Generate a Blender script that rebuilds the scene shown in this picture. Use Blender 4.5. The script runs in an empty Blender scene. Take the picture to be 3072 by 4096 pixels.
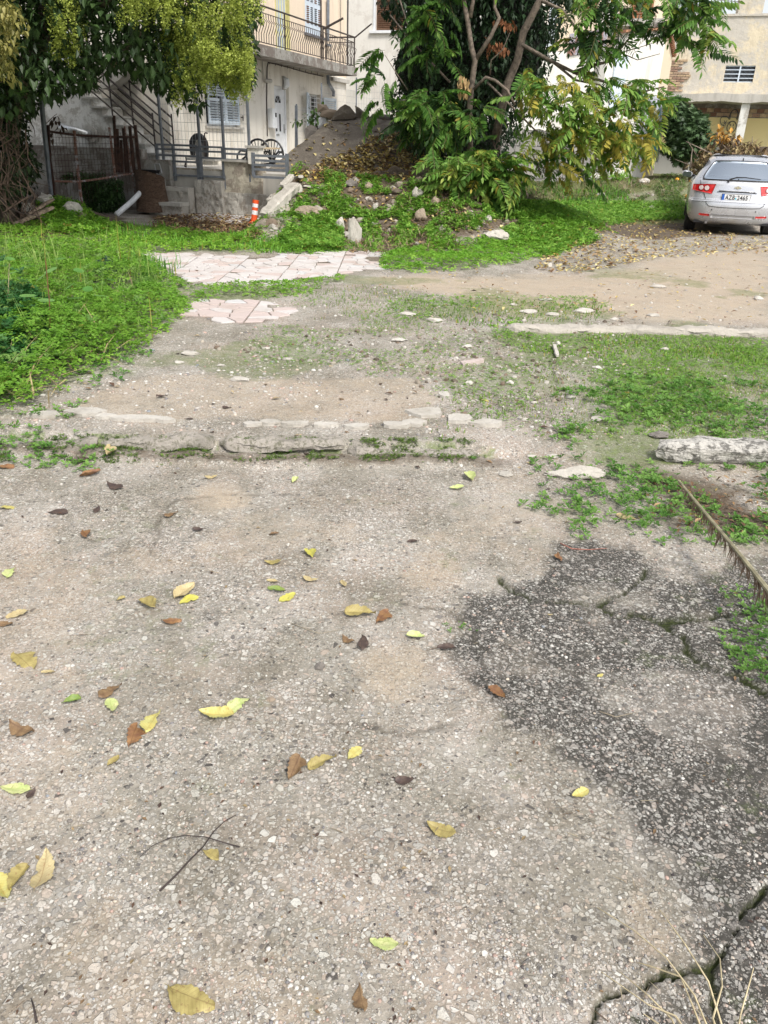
import bpy, math, random
import numpy as np
from math import sin, cos, tan, atan2, radians, pi, sqrt, exp
from mathutils import Vector, Matrix
random.seed(7)
RNG = np.random.default_rng(11)
C = bpy.context.scene.collection
SC = bpy.context.scene

# ------------------------------------------------------------------ camera
CAM_H = 1.55; PITCH = radians(26.0); ROLL = radians(1.8); FPX = 3076.0
cam_d = bpy.data.cameras.new('camera')
cam_d.sensor_fit = 'VERTICAL'; cam_d.sensor_height = 36.0
cam_d.lens = FPX / 4096 * 36.0
cam_d.clip_start = 0.05; cam_d.clip_end = 1500
cam = bpy.data.objects.new('camera', cam_d); C.objects.link(cam)
fw = np.array([0, cos(PITCH), -sin(PITCH)]); up0 = np.array([0, sin(PITCH), cos(PITCH)]); r0 = np.array([1., 0, 0])
rt = cos(ROLL) * r0 + sin(ROLL) * up0; up = cos(ROLL) * up0 - sin(ROLL) * r0
Mw = Matrix(((rt[0], up[0], -fw[0], 0), (rt[1], up[1], -fw[1], 0), (rt[2], up[2], -fw[2], CAM_H), (0, 0, 0, 1)))
cam.matrix_world = Mw
SC.camera = cam

# ------------------------------------------------------------------ sky, sun, exposure: a bright overcast day
SUN_EL = radians(52); SUN_ROT = radians(150)
w = bpy.data.worlds.new('World'); SC.world = w; w.use_nodes = True
nt = w.node_tree; nt.nodes.clear()
sky = nt.nodes.new('ShaderNodeTexSky'); sky.sky_type = 'NISHITA'; sky.sun_disc = False
sky.sun_elevation = SUN_EL; sky.sun_rotation = SUN_ROT; sky.air_density = 1.0; sky.dust_density = 3.0
hs = nt.nodes.new('ShaderNodeHueSaturation'); hs.inputs['Saturation'].default_value = 0.28
bg = nt.nodes.new('ShaderNodeBackground'); bg.inputs['Strength'].default_value = 0.118
wo = nt.nodes.new('ShaderNodeOutputWorld')
nt.links.new(sky.outputs[0], hs.inputs['Color']); nt.links.new(hs.outputs[0], bg.inputs['Color']); nt.links.new(bg.outputs[0], wo.inputs['Surface'])
sun_d = bpy.data.lights.new('sun', 'SUN'); sun_d.energy = 1.5; sun_d.angle = radians(11); sun_d.color = (1.0, 0.95, 0.88)
sun = bpy.data.objects.new('sun', sun_d); C.objects.link(sun)
# light comes from behind-left of the camera; Nishita rotation 0 = +Y, growing clockwise seen from above
sdir = Vector((sin(SUN_ROT) * cos(SUN_EL), cos(SUN_ROT) * cos(SUN_EL), sin(SUN_EL)))
sun.rotation_euler = sdir.to_track_quat('Z', 'Y').to_euler()
SC.view_settings.view_transform = 'Standard'; SC.view_settings.look = 'None'
SC.view_settings.exposure = 1.08; SC.view_settings.gamma = 1.0
SC.view_settings.use_curve_mapping = False
SC.cycles.max_bounces = 6; SC.cycles.diffuse_bounces = 3; SC.cycles.glossy_bounces = 3
SC.cycles.transparent_max_bounces = 8; SC.cycles.transmission_bounces = 4

# ------------------------------------------------------------------ projection helpers (photo pixel -> place in the lot)
CO = np.array([0, 0, CAM_H])
def ray(x, y): return fw + (x - 1536) / FPX * rt - (y - 2048) / FPX * up
def G(x, y, z=0.0):
    d = ray(x, y); return CO + d * ((z - CAM_H) / d[2])
def P(x, y, D):
    d = ray(x, y); return CO + d * (D / d[1])
def sstep(a, b, x):
    t = np.clip((x - a) / (b - a), 0, 1); return t * t * (3 - 2 * t)

# ------------------------------------------------------------------ numpy value noise
def _h(ix, iy, s):
    n = (ix.astype(np.int64) * 374761393 + iy.astype(np.int64) * 668265263 + s * 1442695041) & 0xffffffff
    n = ((n ^ (n >> 13)) * 1274126177) & 0xffffffff
    return ((n ^ (n >> 16)) & 0xffff) / 65535.0
def vnoise(x, y, s=0):
    x = np.asarray(x, float); y = np.asarray(y, float)
    ix = np.floor(x); iy = np.floor(y); fx = x - ix; fy = y - iy
    fx = fx * fx * (3 - 2 * fx); fy = fy * fy * (3 - 2 * fy)
    a = _h(ix, iy, s); b = _h(ix + 1, iy, s); c = _h(ix, iy + 1, s); d = _h(ix + 1, iy + 1, s)
    return (a * (1 - fx) + b * fx) * (1 - fy) + (c * (1 - fx) + d * fx) * fy
def fbm(x, y, s=0, o=4):
    r = 0; a = .5; t = 0
    for k in range(o):
        r = r + a * vnoise(np.asarray(x) * 2 ** k, np.asarray(y) * 2 ** k, s + k * 17); t += a; a *= .5
    return r / t

# ------------------------------------------------------------------ objects
def props(o, label=None, cat=None, group=None, kind=None):
    if label: o['label'] = label
    if cat: o['category'] = cat
    if group: o['group'] = group
    if kind: o['kind'] = kind
    return o
def root_of(o):
    while o.parent: o = o.parent
    return o
def world_loc(o):
    v = Vector(o.location)
    while o.parent: o = o.parent; v += Vector(o.location)
    return v
def thing(name, loc, label, cat, group=None):
    o = bpy.data.objects.new(name, None); C.objects.link(o); o.location = Vector(tuple(loc)); o.empty_display_size = .1
    return props(o, label, cat, group)
def mesh_obj(name, verts, faces, mat, parent=None, loc=None, smooth=False, cols=None, mats=None, mi=None):
    """world-space verts; origin at loc (or the parent's origin)"""
    v = np.asarray(verts, float).reshape(-1, 3)
    if parent is not None: org = np.array(world_loc(parent))
    else: org = np.array(loc if loc is not None else (0, 0, 0), float)
    me = bpy.data.meshes.new(name)
    if isinstance(faces, np.ndarray) and faces.ndim == 2:
        k = faces.shape[1]; n = len(faces)
        me.vertices.add(len(v)); me.vertices.foreach_set('co', (v - org).astype(np.float32).ravel())
        me.loops.add(n * k); me.loops.foreach_set('vertex_index', faces.astype(np.int32).ravel())
        me.polygons.add(n); me.polygons.foreach_set('loop_start', (np.arange(n) * k).astype(np.int32))
        me.polygons.foreach_set('loop_total', np.full(n, k, np.int32))
        me.update(calc_edges=True)
    else:
        me.from_pydata((v - org).tolist(), [], [tuple(f) for f in faces]); me.update()
    for m in (mats or [mat]): me.materials.append(m)
    if mi is not None: me.polygons.foreach_set('material_index', np.asarray(mi, np.int32))
    me.polygons.foreach_set('use_smooth', np.full(len(me.polygons), smooth))
    if cols is not None:
        a = me.color_attributes.new('Col', 'FLOAT_COLOR', 'POINT')
        c = np.ones((len(v), 4), np.float32); c[:, :3] = cols; a.data.foreach_set('color', c.ravel())
    o = bpy.data.objects.new(name, me); C.objects.link(o)
    if parent is not None: o.parent = parent
    elif loc is not None: o.location = Vector(tuple(float(q) for q in loc))
    return o
def share(name, me, parent, loc, rot=(0, 0, 0), sc=(1, 1, 1)):
    o = bpy.data.objects.new(name, me); C.objects.link(o)
    l = Vector(tuple(float(q) for q in loc))
    if parent is not None: o.parent = parent; l -= world_loc(parent)
    o.location = l; o.rotation_euler = rot; o.scale = sc if hasattr(sc, '__len__') else (sc,) * 3
    return o

class MB:
    """collects shapes in a frame (origin o, x-axis azimuth) and builds ONE mesh"""
    def __init__(s, o=(0, 0, 0), ax=(1, 0, 0), ay=None, az=(0, 0, 1)):
        s.v = []; s.f = []; s.o = np.array(o, float); s.ax = np.array(ax, float); s.az = np.array(az, float)
        s.ay = np.cross(s.az, s.ax) if ay is None else np.array(ay, float)
    def T(s, p): return s.o + s.ax * p[0] + s.ay * p[1] + s.az * p[2]
    def add(s, vs, fs):
        b = len(s.v); s.v += [s.T(p) for p in vs]; s.f += [tuple(b + i for i in f) for f in fs]
    def box(s, x0, x1, y0, y1, z0, z1):
        s.add([(x0, y0, z0), (x1, y0, z0), (x1, y1, z0), (x0, y1, z0), (x0, y0, z1), (x1, y0, z1), (x1, y1, z1), (x0, y1, z1)],
              [(0, 3, 2, 1), (4, 5, 6, 7), (0, 1, 5, 4), (1, 2, 6, 5), (2, 3, 7, 6), (3, 0, 4, 7)]); return s
    def bbox(s, x0, x1, y0, y1, z0, z1, b=.004):
        """box with bevelled long edges (octagon in the XZ section)"""
        pr = [(x0 + b, z0), (x1 - b, z0), (x1, z0 + b), (x1, z1 - b), (x1 - b, z1), (x0 + b, z1), (x0, z1 - b), (x0, z0 + b)]
        s.add([(x, y0, z) for x, z in pr] + [(x, y1, z) for x, z in pr],
              [tuple(range(8)), tuple(range(15, 7, -1))] + [((i + 1) % 8, i, i + 8, (i + 1) % 8 + 8) for i in range(8)]); return s
    def prism(s, poly, a0, a1, axis='y'):
        n = len(poly)
        if axis == 'y': f = lambda p, a: (p[0], a, p[1])
        elif axis == 'z': f = lambda p, a: (p[0], p[1], a)
        else: f = lambda p, a: (a, p[0], p[1])
        s.add([f(p, a0) for p in poly] + [f(p, a1) for p in poly],
              [tuple(range(n)), tuple(range(2 * n - 1, n - 1, -1))] + [((i + 1) % n, i, i + n, (i + 1) % n + n) for i in range(n)]); return s
    def tube(s, pts, r, n=6, cap=True):
        pts = [np.array(s.T(p)) for p in pts]; b = len(s.v); m = len(pts)
        rr = r if hasattr(r, '__len__') else [r] * m
        prev = None
        for i, p in enumerate(pts):
            t = pts[min(i + 1, m - 1)] - pts[max(i - 1, 0)]; t = t / (np.linalg.norm(t) + 1e-9)
            if prev is None:
                a = np.array([0, 0, 1.]) if abs(t[2]) < .9 else np.array([1., 0, 0])
                u = np.cross(t, a)
            else: u = prev - t * (prev @ t)
            u = u / (np.linalg.norm(u) + 1e-9); prev = u; w_ = np.cross(t, u)
            for k in range(n):
                an = 2 * pi * k / n + pi / n
                s.v.append(p + rr[i] * (cos(an) * u + sin(an) * w_))
        for i in range(m - 1):
            for k in range(n):
                k2 = (k + 1) % n
                s.f.append((b + i * n + k, b + i * n + k2, b + (i + 1) * n + k2, b + (i + 1) * n + k))
        if cap:
            s.f.append(tuple(b + k for k in range(n))[::-1]); s.f.append(tuple(b + (m - 1) * n + k for k in range(n)))
        return s
    def build(s, name, mat, parent=None, loc=None, smooth=False, **k):
        if parent is None and loc is None:
            a = np.array(s.v); loc = ((a[:, 0].min() + a[:, 0].max()) / 2, (a[:, 1].min() + a[:, 1].max()) / 2, a[:, 2].min())
        return mesh_obj(name, s.v, s.f, mat, parent, loc, smooth, **k)

# ------------------------------------------------------------------ materials
def N(nt, t, **kw):
    n = nt.nodes.new(t)
    for k, v in kw.items():
        if k.startswith('_'): setattr(n, k[1:], v)
        else: n.inputs[k.replace('__', ' ')].default_value = v
    return n
def base_mat(name):
    m = bpy.data.materials.new(name); m.use_nodes = True; nt = m.node_tree; nt.nodes.clear()
    o = nt.nodes.new('ShaderNodeOutputMaterial'); b = nt.nodes.new('ShaderNodeBsdfPrincipled')
    nt.links.new(b.outputs[0], o.inputs[0]); return m, nt, b
def rgba(c): return (c[0], c[1], c[2], 1)
def ramp(nt, fac, stops):
    r = nt.nodes.new('ShaderNodeValToRGB'); nt.links.new(fac, r.inputs[0])
    e = r.color_ramp.elements
    while len(e) < len(stops): e.new(.5)
    for i, (p, c) in enumerate(stops): e[i].position = p; e[i].color = rgba(c) if hasattr(c, '__len__') else (c, c, c, 1)
    return r.outputs[0]
def mixc(nt, fac, a, b, mode='MIX'):
    m = nt.nodes.new('ShaderNodeMix'); m.data_type = 'RGBA'; m.blend_type = mode
    for s, v in ((m.inputs[0], fac), (m.inputs[6], a), (m.inputs[7], b)):
        if hasattr(v, 'is_linked') or hasattr(v, 'links'): nt.links.new(v, s)
        elif hasattr(v, '__len__'): s.default_value = rgba(v)
        else: s.default_value = v
    return m.outputs[2]
def mth(nt, op, a, b=0.0, c=None, clamp=False):
    m = nt.nodes.new('ShaderNodeMath'); m.operation = op; m.use_clamp = clamp
    for i, v in enumerate((a, b) + ((c,) if c is not None else ())):
        if hasattr(v, 'links'): nt.links.new(v, m.inputs[i])
        else: m.inputs[i].default_value = v
    return m.outputs[0]
def noise(nt, scale, detail=4, rough=.55, vec=None, dist=0):
    n = N(nt, 'ShaderNodeTexNoise', Scale=scale, Detail=detail, Roughness=rough, Distortion=dist)
    if vec is not None: nt.links.new(vec, n.inputs['Vector'])
    return n.outputs['Fac']
def world_pos(nt):
    return nt.nodes.new('ShaderNodeNewGeometry').outputs['Position']
def bump(nt, b, h, strength=.3, dist=.01):
    n = N(nt, 'ShaderNodeBump', Strength=strength, Distance=dist); nt.links.new(h, n.inputs['Height']); nt.links.new(n.outputs[0], b.inputs['Normal'])
def scaled(nt, vec, sx, sy, sz):
    m = nt.nodes.new('ShaderNodeMapping'); m.inputs['Scale'].default_value = (sx, sy, sz); nt.links.new(vec, m.inputs['Vector']); return m.outputs[0]

def mat_plain(name, col, rough=.6, metal=0., var=.12, scale=8., bmp=.15, bscale=60):
    m, nt, b = base_mat(name); pos = world_pos(nt)
    f = noise(nt, scale, 5, .6, pos)
    d = [max(0, c * (1 - var * 2)) for c in col]; l = [min(1, c * (1 + var)) for c in col]
    nt.links.new(ramp(nt, f, [(.25, d), (.75, l)]), b.inputs['Base Color'])
    b.inputs['Roughness'].default_value = rough; b.inputs['Metallic'].default_value = metal
    if bmp: bump(nt, b, noise(nt, bscale, 3, .6, pos), bmp, .004)
    return m
def mat_wall(name, col, stain=(.25, .2, .16), amount=.5, scale=.9, streak=True, bmp=.4, patch=None, pamt=.5, coarse=.4):
    """weathered painted render: soft patches, streaks, grain"""
    m, nt, b = base_mat(name); pos = world_pos(nt)
    big = noise(nt, scale, 6, .62, pos)
    st = noise(nt, 2.2, 5, .6, scaled(nt, pos, 2.5, 2.5, .28)) if streak else noise(nt, 3.1, 5, .6, pos)
    fine = noise(nt, 26, 4, .65, pos)
    c = mixc(nt, ramp(nt, fine, [(.3, 0.), (.75, .22)]), col, [x * .78 for x in col])
    f = mth(nt, 'MULTIPLY', ramp(nt, st, [(.48, 0.), (.72, 1.)]), ramp(nt, big, [(.35, .15), (.7, 1.)]))
    c = mixc(nt, mth(nt, 'MULTIPLY', f, amount), c, stain)
    if patch is not None:
        p = ramp(nt, noise(nt, scale * 1.7, 9, .78, pos, .3), [(.60 - pamt * .2, 0.), (.67 - pamt * .2, .85)])
        c = mixc(nt, p, c, patch)
    nt.links.new(c, b.inputs['Base Color']); b.inputs['Roughness'].default_value = .9
    h = mth(nt, 'ADD', noise(nt, 55, 5, .7, pos), mth(nt, 'MULTIPLY', noise(nt, 5, 4, .6, pos), coarse * 4))
    bump(nt, b, h, bmp, .012)
    return m
def mat_col(name, rough=.6, trans=.0, var=.12, spec=.35, bmp=0, sheen=0):
    """colour comes from the leaf's / pebble's own vertex colour"""
    m, nt, b = base_mat(name)
    a = nt.nodes.new('ShaderNodeVertexColor'); a.layer_name = 'Col'
    pos = world_pos(nt)
    c = mixc(nt, ramp(nt, noise(nt, 22, 3, .6, pos), [(.3, 0.), (.7, 1.)]), a.outputs[0], mixc(nt, 1., a.outputs[0], (1 - var * 2,) * 3, 'MULTIPLY'))
    nt.links.new(c, b.inputs['Base Color']); b.inputs['Roughness'].default_value = rough
    b.inputs['Specular IOR Level'].default_value = spec
    if trans:
        tr = nt.nodes.new('ShaderNodeBsdfTranslucent'); mx = nt.nodes.new('ShaderNodeMixShader'); mx.inputs[0].default_value = trans
        nt.links.new(c, tr.inputs[0]); nt.links.new(b.outputs[0], mx.inputs[1]); nt.links.new(tr.outputs[0], mx.inputs[2])
        nt.links.new(mx.outputs[0], nt.nodes['Material Output'].inputs[0])
    if bmp: bump(nt, b, noise(nt, 300, 2, .6, pos), bmp, .001)
    return m
# ================================================================== GROUND
Q = 4096 / 2212.0
def Gf(x, y, z=0.0): return G(x * Q, y * Q, z)
def poly_w(pts, z=0.0): return np.array([Gf(x, y, z)[:2] for x, y in pts])
def sdist(px, py, poly):
    """signed distance to a polygon, + inside"""
    px = np.asarray(px, float); py = np.asarray(py, float)
    d = np.full(px.shape, 1e9); ins = np.zeros(px.shape, bool); n = len(poly)
    for i in range(n):
        ax, ay = poly[i]; bx, by = poly[(i + 1) % n]; ex, ey = bx - ax, by - ay
        t = np.clip(((px - ax) * ex + (py - ay) * ey) / (ex * ex + ey * ey + 1e-12), 0, 1)
        d = np.minimum(d, (px - ax - t * ex) ** 2 + (py - ay - t * ey) ** 2)
        c = ((ay > py) != (by > py)) & (px < (bx - ax) * (py - ay) / ((by - ay) if by != ay else 1e-12) + ax)
        ins ^= c
    d = np.sqrt(d); return np.where(ins, d, -d)
def ldist(px, py, line):
    d = np.full(np.shape(px), 1e9)
    for i in range(len(line) - 1):
        ax, ay = line[i]; bx, by = line[i + 1]; ex, ey = bx - ax, by - ay
        t = np.clip(((px - ax) * ex + (py - ay) * ey) / (ex * ex + ey * ey + 1e-12), 0, 1)
        d = np.minimum(d, (px - ax - t * ex) ** 2 + (py - ay - t * ey) ** 2)
    return np.sqrt(d)

CR = [[(1085, 1245), (1105, 1285), (1150, 1296), (1215, 1300), (1290, 1306), (1345, 1322), (1430, 1342), (1475, 1375), (1498, 1412), (1532, 1440)],
      [(1290, 1306), (1345, 1285), (1385, 1255), (1400, 1215)], [(1430, 1342), (1500, 1330), (1560, 1338), (1659, 1300)],
      [(1530, 1440), (1600, 1460), (1659, 1500)],
      [(1659, 1925), (1600, 1985), (1570, 2040), (1535, 2090), (1545, 2150), (1540, 2212)], [(1535, 2090), (1440, 2110), (1395, 2128), (1330, 2140), (1290, 2170), (1285, 2230)]]
CRACKS = [poly_w(c) for c in CR]
FINE = [poly_w(c) for c in ([(330, 1195), (350, 1110), (380, 1080), (520, 1068), (640, 1070)], [(860, 1300), (960, 1320), (1010, 1345), (1040, 1400)],
        [(760, 940), (900, 965), (1050, 985)], [(1210, 760), (1190, 800), (1200, 850)], [(700, 1560), (860, 1590), (980, 1560)])]
def step_line(x): return 3.86 + .035 * np.sin(x * 2.1) + .02 * x
def gz(x, y):
    x = np.asarray(x, float); y = np.asarray(y, float)
    z = .075 * sstep(step_line(x) - .02, step_line(x) + .035, y) * (1 - sstep(.35, .9, x))
    z = z + .06 * sstep(3.6, 4.6, y) * sstep(.35, .9, x)
    z = z + .62 * sstep(18.2, 29, y) * sstep(-.5, 4, x) - .075 * sstep(10, 15, y) * sstep(3, 6, x)
    n1 = fbm(x * 1.7 + 31, y * 1.7, 5, 4)
    M = sstep(11.9, 15.4, y + .35 * np.sin(x * 1.9)) * sstep(-2.5, -1.7, x) * (1 - sstep(.9, 4.8, x)) * (1 - .6 * sstep(18.5, 21, y))
    z = z + M * (.80 + .55 * (n1 - .35))
    # small weedy heap by the rusty fence, berm at the far left
    z = z + .38 * np.exp(-(((x + 5.75) / .75) ** 2 + ((y - 13.9) / .6) ** 2)) + .03 * sstep(step_line(x) - .17, step_line(x) - .13, y) * (1 - sstep(step_line(x) - .03, step_line(x), y)) * (1 - sstep(.4, .6, x)) * (.4 + 1.2 * fbm(x * 12, y * 12, 61, 3))
    z = z + .10 * np.exp(-(((x + 3.9) / 1.0) ** 2 + ((y - 6.2) / 2.2) ** 2))
    z = z + .012 * (fbm(x * 3, y * 3, 9, 3) - .5) * sstep(.5, 3, y) + .05 * (fbm(x * .6, y * .6, 2, 3) - .5) * sstep(5, 9, y)
    return z
_gx = np.arange(-26, 26.01, .08); _gy = np.arange(0, 52, .08); _GG = gz(*np.meshgrid(_gx, _gy, indexing='ij'))
def ground_lookup(x, y):
    fx = np.clip((x + 26) / .08, 0, len(_gx) - 1.01); fy = np.clip(y / .08, 0, len(_gy) - 1.01); i = fx.astype(int); j = fy.astype(int); a = fx - i; b_ = fy - j
    return (_GG[i, j] * (1 - a) + _GG[i + 1, j] * a) * (1 - b_) + (_GG[i, j + 1] * (1 - a) + _GG[i + 1, j + 1] * a) * b_
_tt = .7 * 1.011 ** np.arange(425)
def GTv(sx, sy, dz=0.0):
    """where the lines of sight of photo pixels (sx, sy) meet the ground"""
    sx = np.atleast_1d(np.asarray(sx, float)); sy = np.atleast_1d(np.asarray(sy, float)); out = []
    for c in range(0, len(sx), 4000):
        d = fw[None] + ((sx[c:c + 4000] - 1536) / FPX)[:, None] * rt - ((sy[c:c + 4000] - 2048) / FPX)[:, None] * up
        p = CO[None, None] + _tt[None, :, None] * d[:, None, :]; h = p[..., 2] - ground_lookup(p[..., 0], p[..., 1]) - dz
        k = np.argmax(h < 0, 1); k = np.where((h < 0).any(1), np.maximum(k, 1), len(_tt) - 1); r_ = np.arange(len(k)); h0 = h[r_, k - 1]; h1 = h[r_, k]
        a = np.clip(h0 / (h0 - h1 + 1e-12), 0, 1); q = p[r_, k - 1] + (p[r_, k] - p[r_, k - 1]) * a[:, None]; q[:, 2] = gz(q[:, 0], q[:, 1]) + dz; out.append(q)
    return np.concatenate(out)
def GT(sx, sy, dz=0.0): return GTv(sx, sy, dz)[0]
def GTf(x, y, dz=0.0): return GT(x * Q, y * Q, dz)
def GTfv(xy, dz=0.0): xy = np.asarray(xy, float); return GTv(xy[:, 0] * Q, xy[:, 1] * Q, dz)

# ---- regions of the lot, outlined on the ground
R_SAND = poly_w([(860, 604), (1060, 598), (1250, 600), (1420, 560), (1700, 520), (1700, 725), (1420, 716), (1100, 698), (960, 660), (820, 640), (760, 615)])
R_SAND2 = poly_w([(90, 925), (180, 870), (330, 830), (600, 826), (900, 838), (965, 880), (900, 935), (600, 942), (330, 945)])
R_DARK = poly_w([(1120, 1215), (1300, 1190), (1750, 1170), (1900, 2300), (1300, 2300), (1290, 2150), (1440, 2090), (1450, 1970), (1400, 1870), (1270, 1750), (1190, 1650), (1110, 1560), (1040, 1450), (1000, 1340), (1090, 1300)])
R_DARK2 = poly_w([(280, 1330), (620, 1290), (900, 1370), (1030, 1500), (700, 1560), (420, 1600), (60, 1560), (120, 1440)])
R_SOIL = [poly_w(p) for p in ([(-50, 470), (160, 455), (330, 500), (260, 520), (-50, 530)], [(300, 440), (560, 440), (560, 540), (330, 500)],
          [(1380, 1030), (1700, 1010), (1700, 1175), (1450, 1165), (1390, 1130)], [(560, 360), (1100, 380), (1320, 420), (1250, 520), (820, 560), (560, 500)],
          [(1000, 380), (1480, 380), (1480, 440), (1010, 450)], [(1150, 470), (1500, 470), (1600, 505), (1400, 520), (1150, 540), (1100, 530)])]
R_GREEN = [poly_w(p) for p in ([(-200, 500), (330, 495), (660, 545), (420, 560), (330, 570), (430, 650), (700, 632), (740, 655), (400, 705), (330, 790), (90, 905), (-200, 960)],
           [(1020, 735), (1180, 700), (1700, 735), (1700, 1000), (1400, 1010), (1150, 1010), (1240, 880), (1260, 820), (1100, 800)],
           [(840, 660), (1000, 650), (1260, 665), (1340, 710), (1080, 700), (900, 705)],
           [(1100, 430), (1700, 380), (1700, 470), (1300, 490), (1150, 480)])]

R_PAVE = [poly_w(p) for p in ([(305, 560), (560, 566), (830, 550), (828, 590), (735, 604), (640, 632), (470, 632), (350, 596)], [(378, 706), (430, 672), (560, 660), (640, 700), (545, 724)])]
def build_ground():
    ys = [-2.0, -1.2, -.6, -.2, .1]; y = .3
    while y < 46: ys.append(y); y += max(.0065, .0062 * (y + .5))
    ys += [48, 52, 60, 75, 100, 150, 250, 420]
    ys = np.array(ys)
    ts = np.concatenate([[-14, -8, -5, -3.2, -2.2, -1.6, -1.2, -1.0, -.85], np.linspace(-.72, .72, 400), [.85, 1.0, 1.2, 1.6, 2.2, 3.2, 5, 8, 14]])
    Y, T = np.meshgrid(ys, ts, indexing='ij'); X = T * (np.maximum(Y, .1) + 1.1)
    Z = gz(X, Y)
    near = (Y < 7) & (np.abs(T) < .8)
    # cracks, edges, rubble-like unevenness
    wob = .06 * (fbm(X * 8, Y * 8, 3, 5) - .5) + .022 * (fbm(X * 42, Y * 42, 13, 3) - .5); crk = np.zeros_like(X)
    for c in CRACKS:
        d = ldist(X + wob, Y + wob * 1.7, c); wd = .0015 + .030 * np.clip(fbm(X * 9, Y * 9, 77, 4) - .28, 0, 1) * np.clip(Y / 2, .4, 1)
        crk = np.maximum(crk, 1 - sstep(wd * .5, wd * 1.6, d))
    crf = np.zeros_like(X)
    for c in FINE:
        crf = np.maximum(crf, 1 - sstep(.003, .014, ldist(X + wob, Y + wob, c)))
    Z -= .018 * crk + .004 * crf
    Z += np.where(near, .006 * (fbm(X * 18, Y * 18, 8, 3) - .5), 0)
    e1 = .22 * (fbm(X * 2.2, Y * 2.2, 21, 5) - .5); e2 = .10 * (fbm(X * 9, Y * 9, 22, 3) - .5)
    ns = lambda s, sc: fbm(X * sc, Y * sc, s, 5)
    def reg(p, soft, k=1.0): return sstep(-soft, soft, sdist(X, Y, p) + (e1 * 2 + e2) * k)
    sand = np.maximum(reg(R_SAND, .5, 1.6), .75 * reg(R_SAND2, .12, .7))
    blobs = [(470, 1075, .30, .9), (930, 1235, .28, .8), (860, 1440, .22, .8), (1100, 1035, .28, .6), (100, 1390, .26, .6), (210, 1330, .22, .55), (620, 1540, .2, .4), (500, 650, .4, .5),
             (1150, 1200, .25, .6), (330, 2150, .12, .4), (880, 1900, .16, .45), (1000, 2080, .14, .4), (840, 2000, .16, .5), (1400, 1990, .08, .7), (1060, 1040, .3, .5), (1130, 870, .35, .5)]
    for bx, by, r, s in blobs:
        g = Gf(bx, by); d = np.sqrt((X - g[0]) ** 2 + ((Y - g[1]) * .8) ** 2)
        sand = np.maximum(sand, s * (1 - sstep(r * .25, r, d + e1 * .9 + e2 * .5)))
    sand = np.maximum(sand, .62 * sstep(.52, .66, ns(91, 1.7)) * (Y < 3.7) * (sdist(X, Y, R_DARK) < .05))
    dark = np.maximum((.78 + .35 * sstep(.34, .56, ns(47, 3.2))) * sstep(-.06, .07, sdist(X, Y, R_DARK) / np.clip(Y, .6, 3) + (e1 * 2 + e2 * 1.6) * .62), .78 * reg(R_DARK2, .25, 1) * sstep(.30, .6, ns(41, 2.5)))
    dark = np.maximum(dark, .5 * sstep(.48, .66, ns(43, 1.3)) * (Y < 3.7))
    soil = np.zeros_like(X)
    for p in R_SOIL: soil = np.maximum(soil, reg(p, .2, 1.5))
    for p in R_PAVE: soil = np.maximum(soil, .8 * reg(p, .1, .6))
    soil = np.maximum(soil, sstep(.12, .5, Z - .2) * (X > -3.2) * (Y < 20))
    soil = np.maximum(soil, .8 * (1 - sstep(.03, .12, np.abs(Y - step_line(X) + .09))) * (1 - sstep(.5, .9, X)))
    # moss and soil under the weeds
    moss = np.zeros_like(X)
    for p in R_GREEN: moss = np.maximum(moss, .85 * reg(p, .4, 1.8))
    mid = sstep(4.3, 5.2, Y) * (1 - sstep(10, 12, Y))
    moss = np.maximum(moss, mid * .75 * sstep(.5, .68, ns(51, 1.1)))
    moss = np.maximum(moss, (Y < 3.8) * .48 * sstep(.53, .70, ns(53, 3.3)))
    moss = np.maximum(moss, dark * .42 * sstep(.53, .66, ns(54, 5)) * (X > .3))
    moss = np.maximum(moss, .9 * (1 - sstep(.01, .09, np.abs(Y - step_line(X) - .0))) * sstep(.45, .6, ns(55, 7)))
    far = sstep(16, 22, Y)
    moss = np.maximum(moss, far * (.25 + .6 * sstep(.42, .58, ns(56, .8))))
    n0, n1 = Y.shape
    V = np.stack([X, Y, Z], -1).reshape(-1, 3)
    idx = np.arange(n0 * n1).reshape(n0, n1)
    F = np.stack([idx[:-1, :-1], idx[:-1, 1:], idx[1:, 1:], idx[1:, :-1]], -1).reshape(-1, 4)
    m, nt, b = base_mat('lot_ground')
    a1 = nt.nodes.new('ShaderNodeVertexColor'); a1.layer_name = 'mask_a'
    a2 = nt.nodes.new('ShaderNodeVertexColor'); a2.layer_name = 'mask_b'
    s1 = nt.nodes.new('ShaderNodeSeparateColor'); s2 = nt.nodes.new('ShaderNodeSeparateColor')
    nt.links.new(a1.outputs[0], s1.inputs[0]); nt.links.new(a2.outputs[0], s2.inputs[0])
    fs, fm, fd = s1.outputs; fo, fc, ff = s2.outputs
    pos = world_pos(nt)
    wv = mixc(nt, .010, pos, N(nt, 'ShaderNodeTexNoise', Scale=55.).outputs['Color'], 'ADD')
    def vor(scale, vec, feat='F1'):
        v = N(nt, 'ShaderNodeTexVoronoi', Scale=scale, Randomness=1.0); v.feature = feat; nt.links.new(vec, v.inputs['Vector']); return v
    STC = [(0., (.09, .08, .075)), (.07, (.20, .185, .17)), (.18, (.33, .31, .28)), (.34, (.47, .44, .40)), (.50, (.60, .57, .52)), (.64, (.47, .385, .325)), (.76, (.54, .49, .43)), (.88, (.38, .36, .33)), (1., (.70, .68, .63))]
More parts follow.
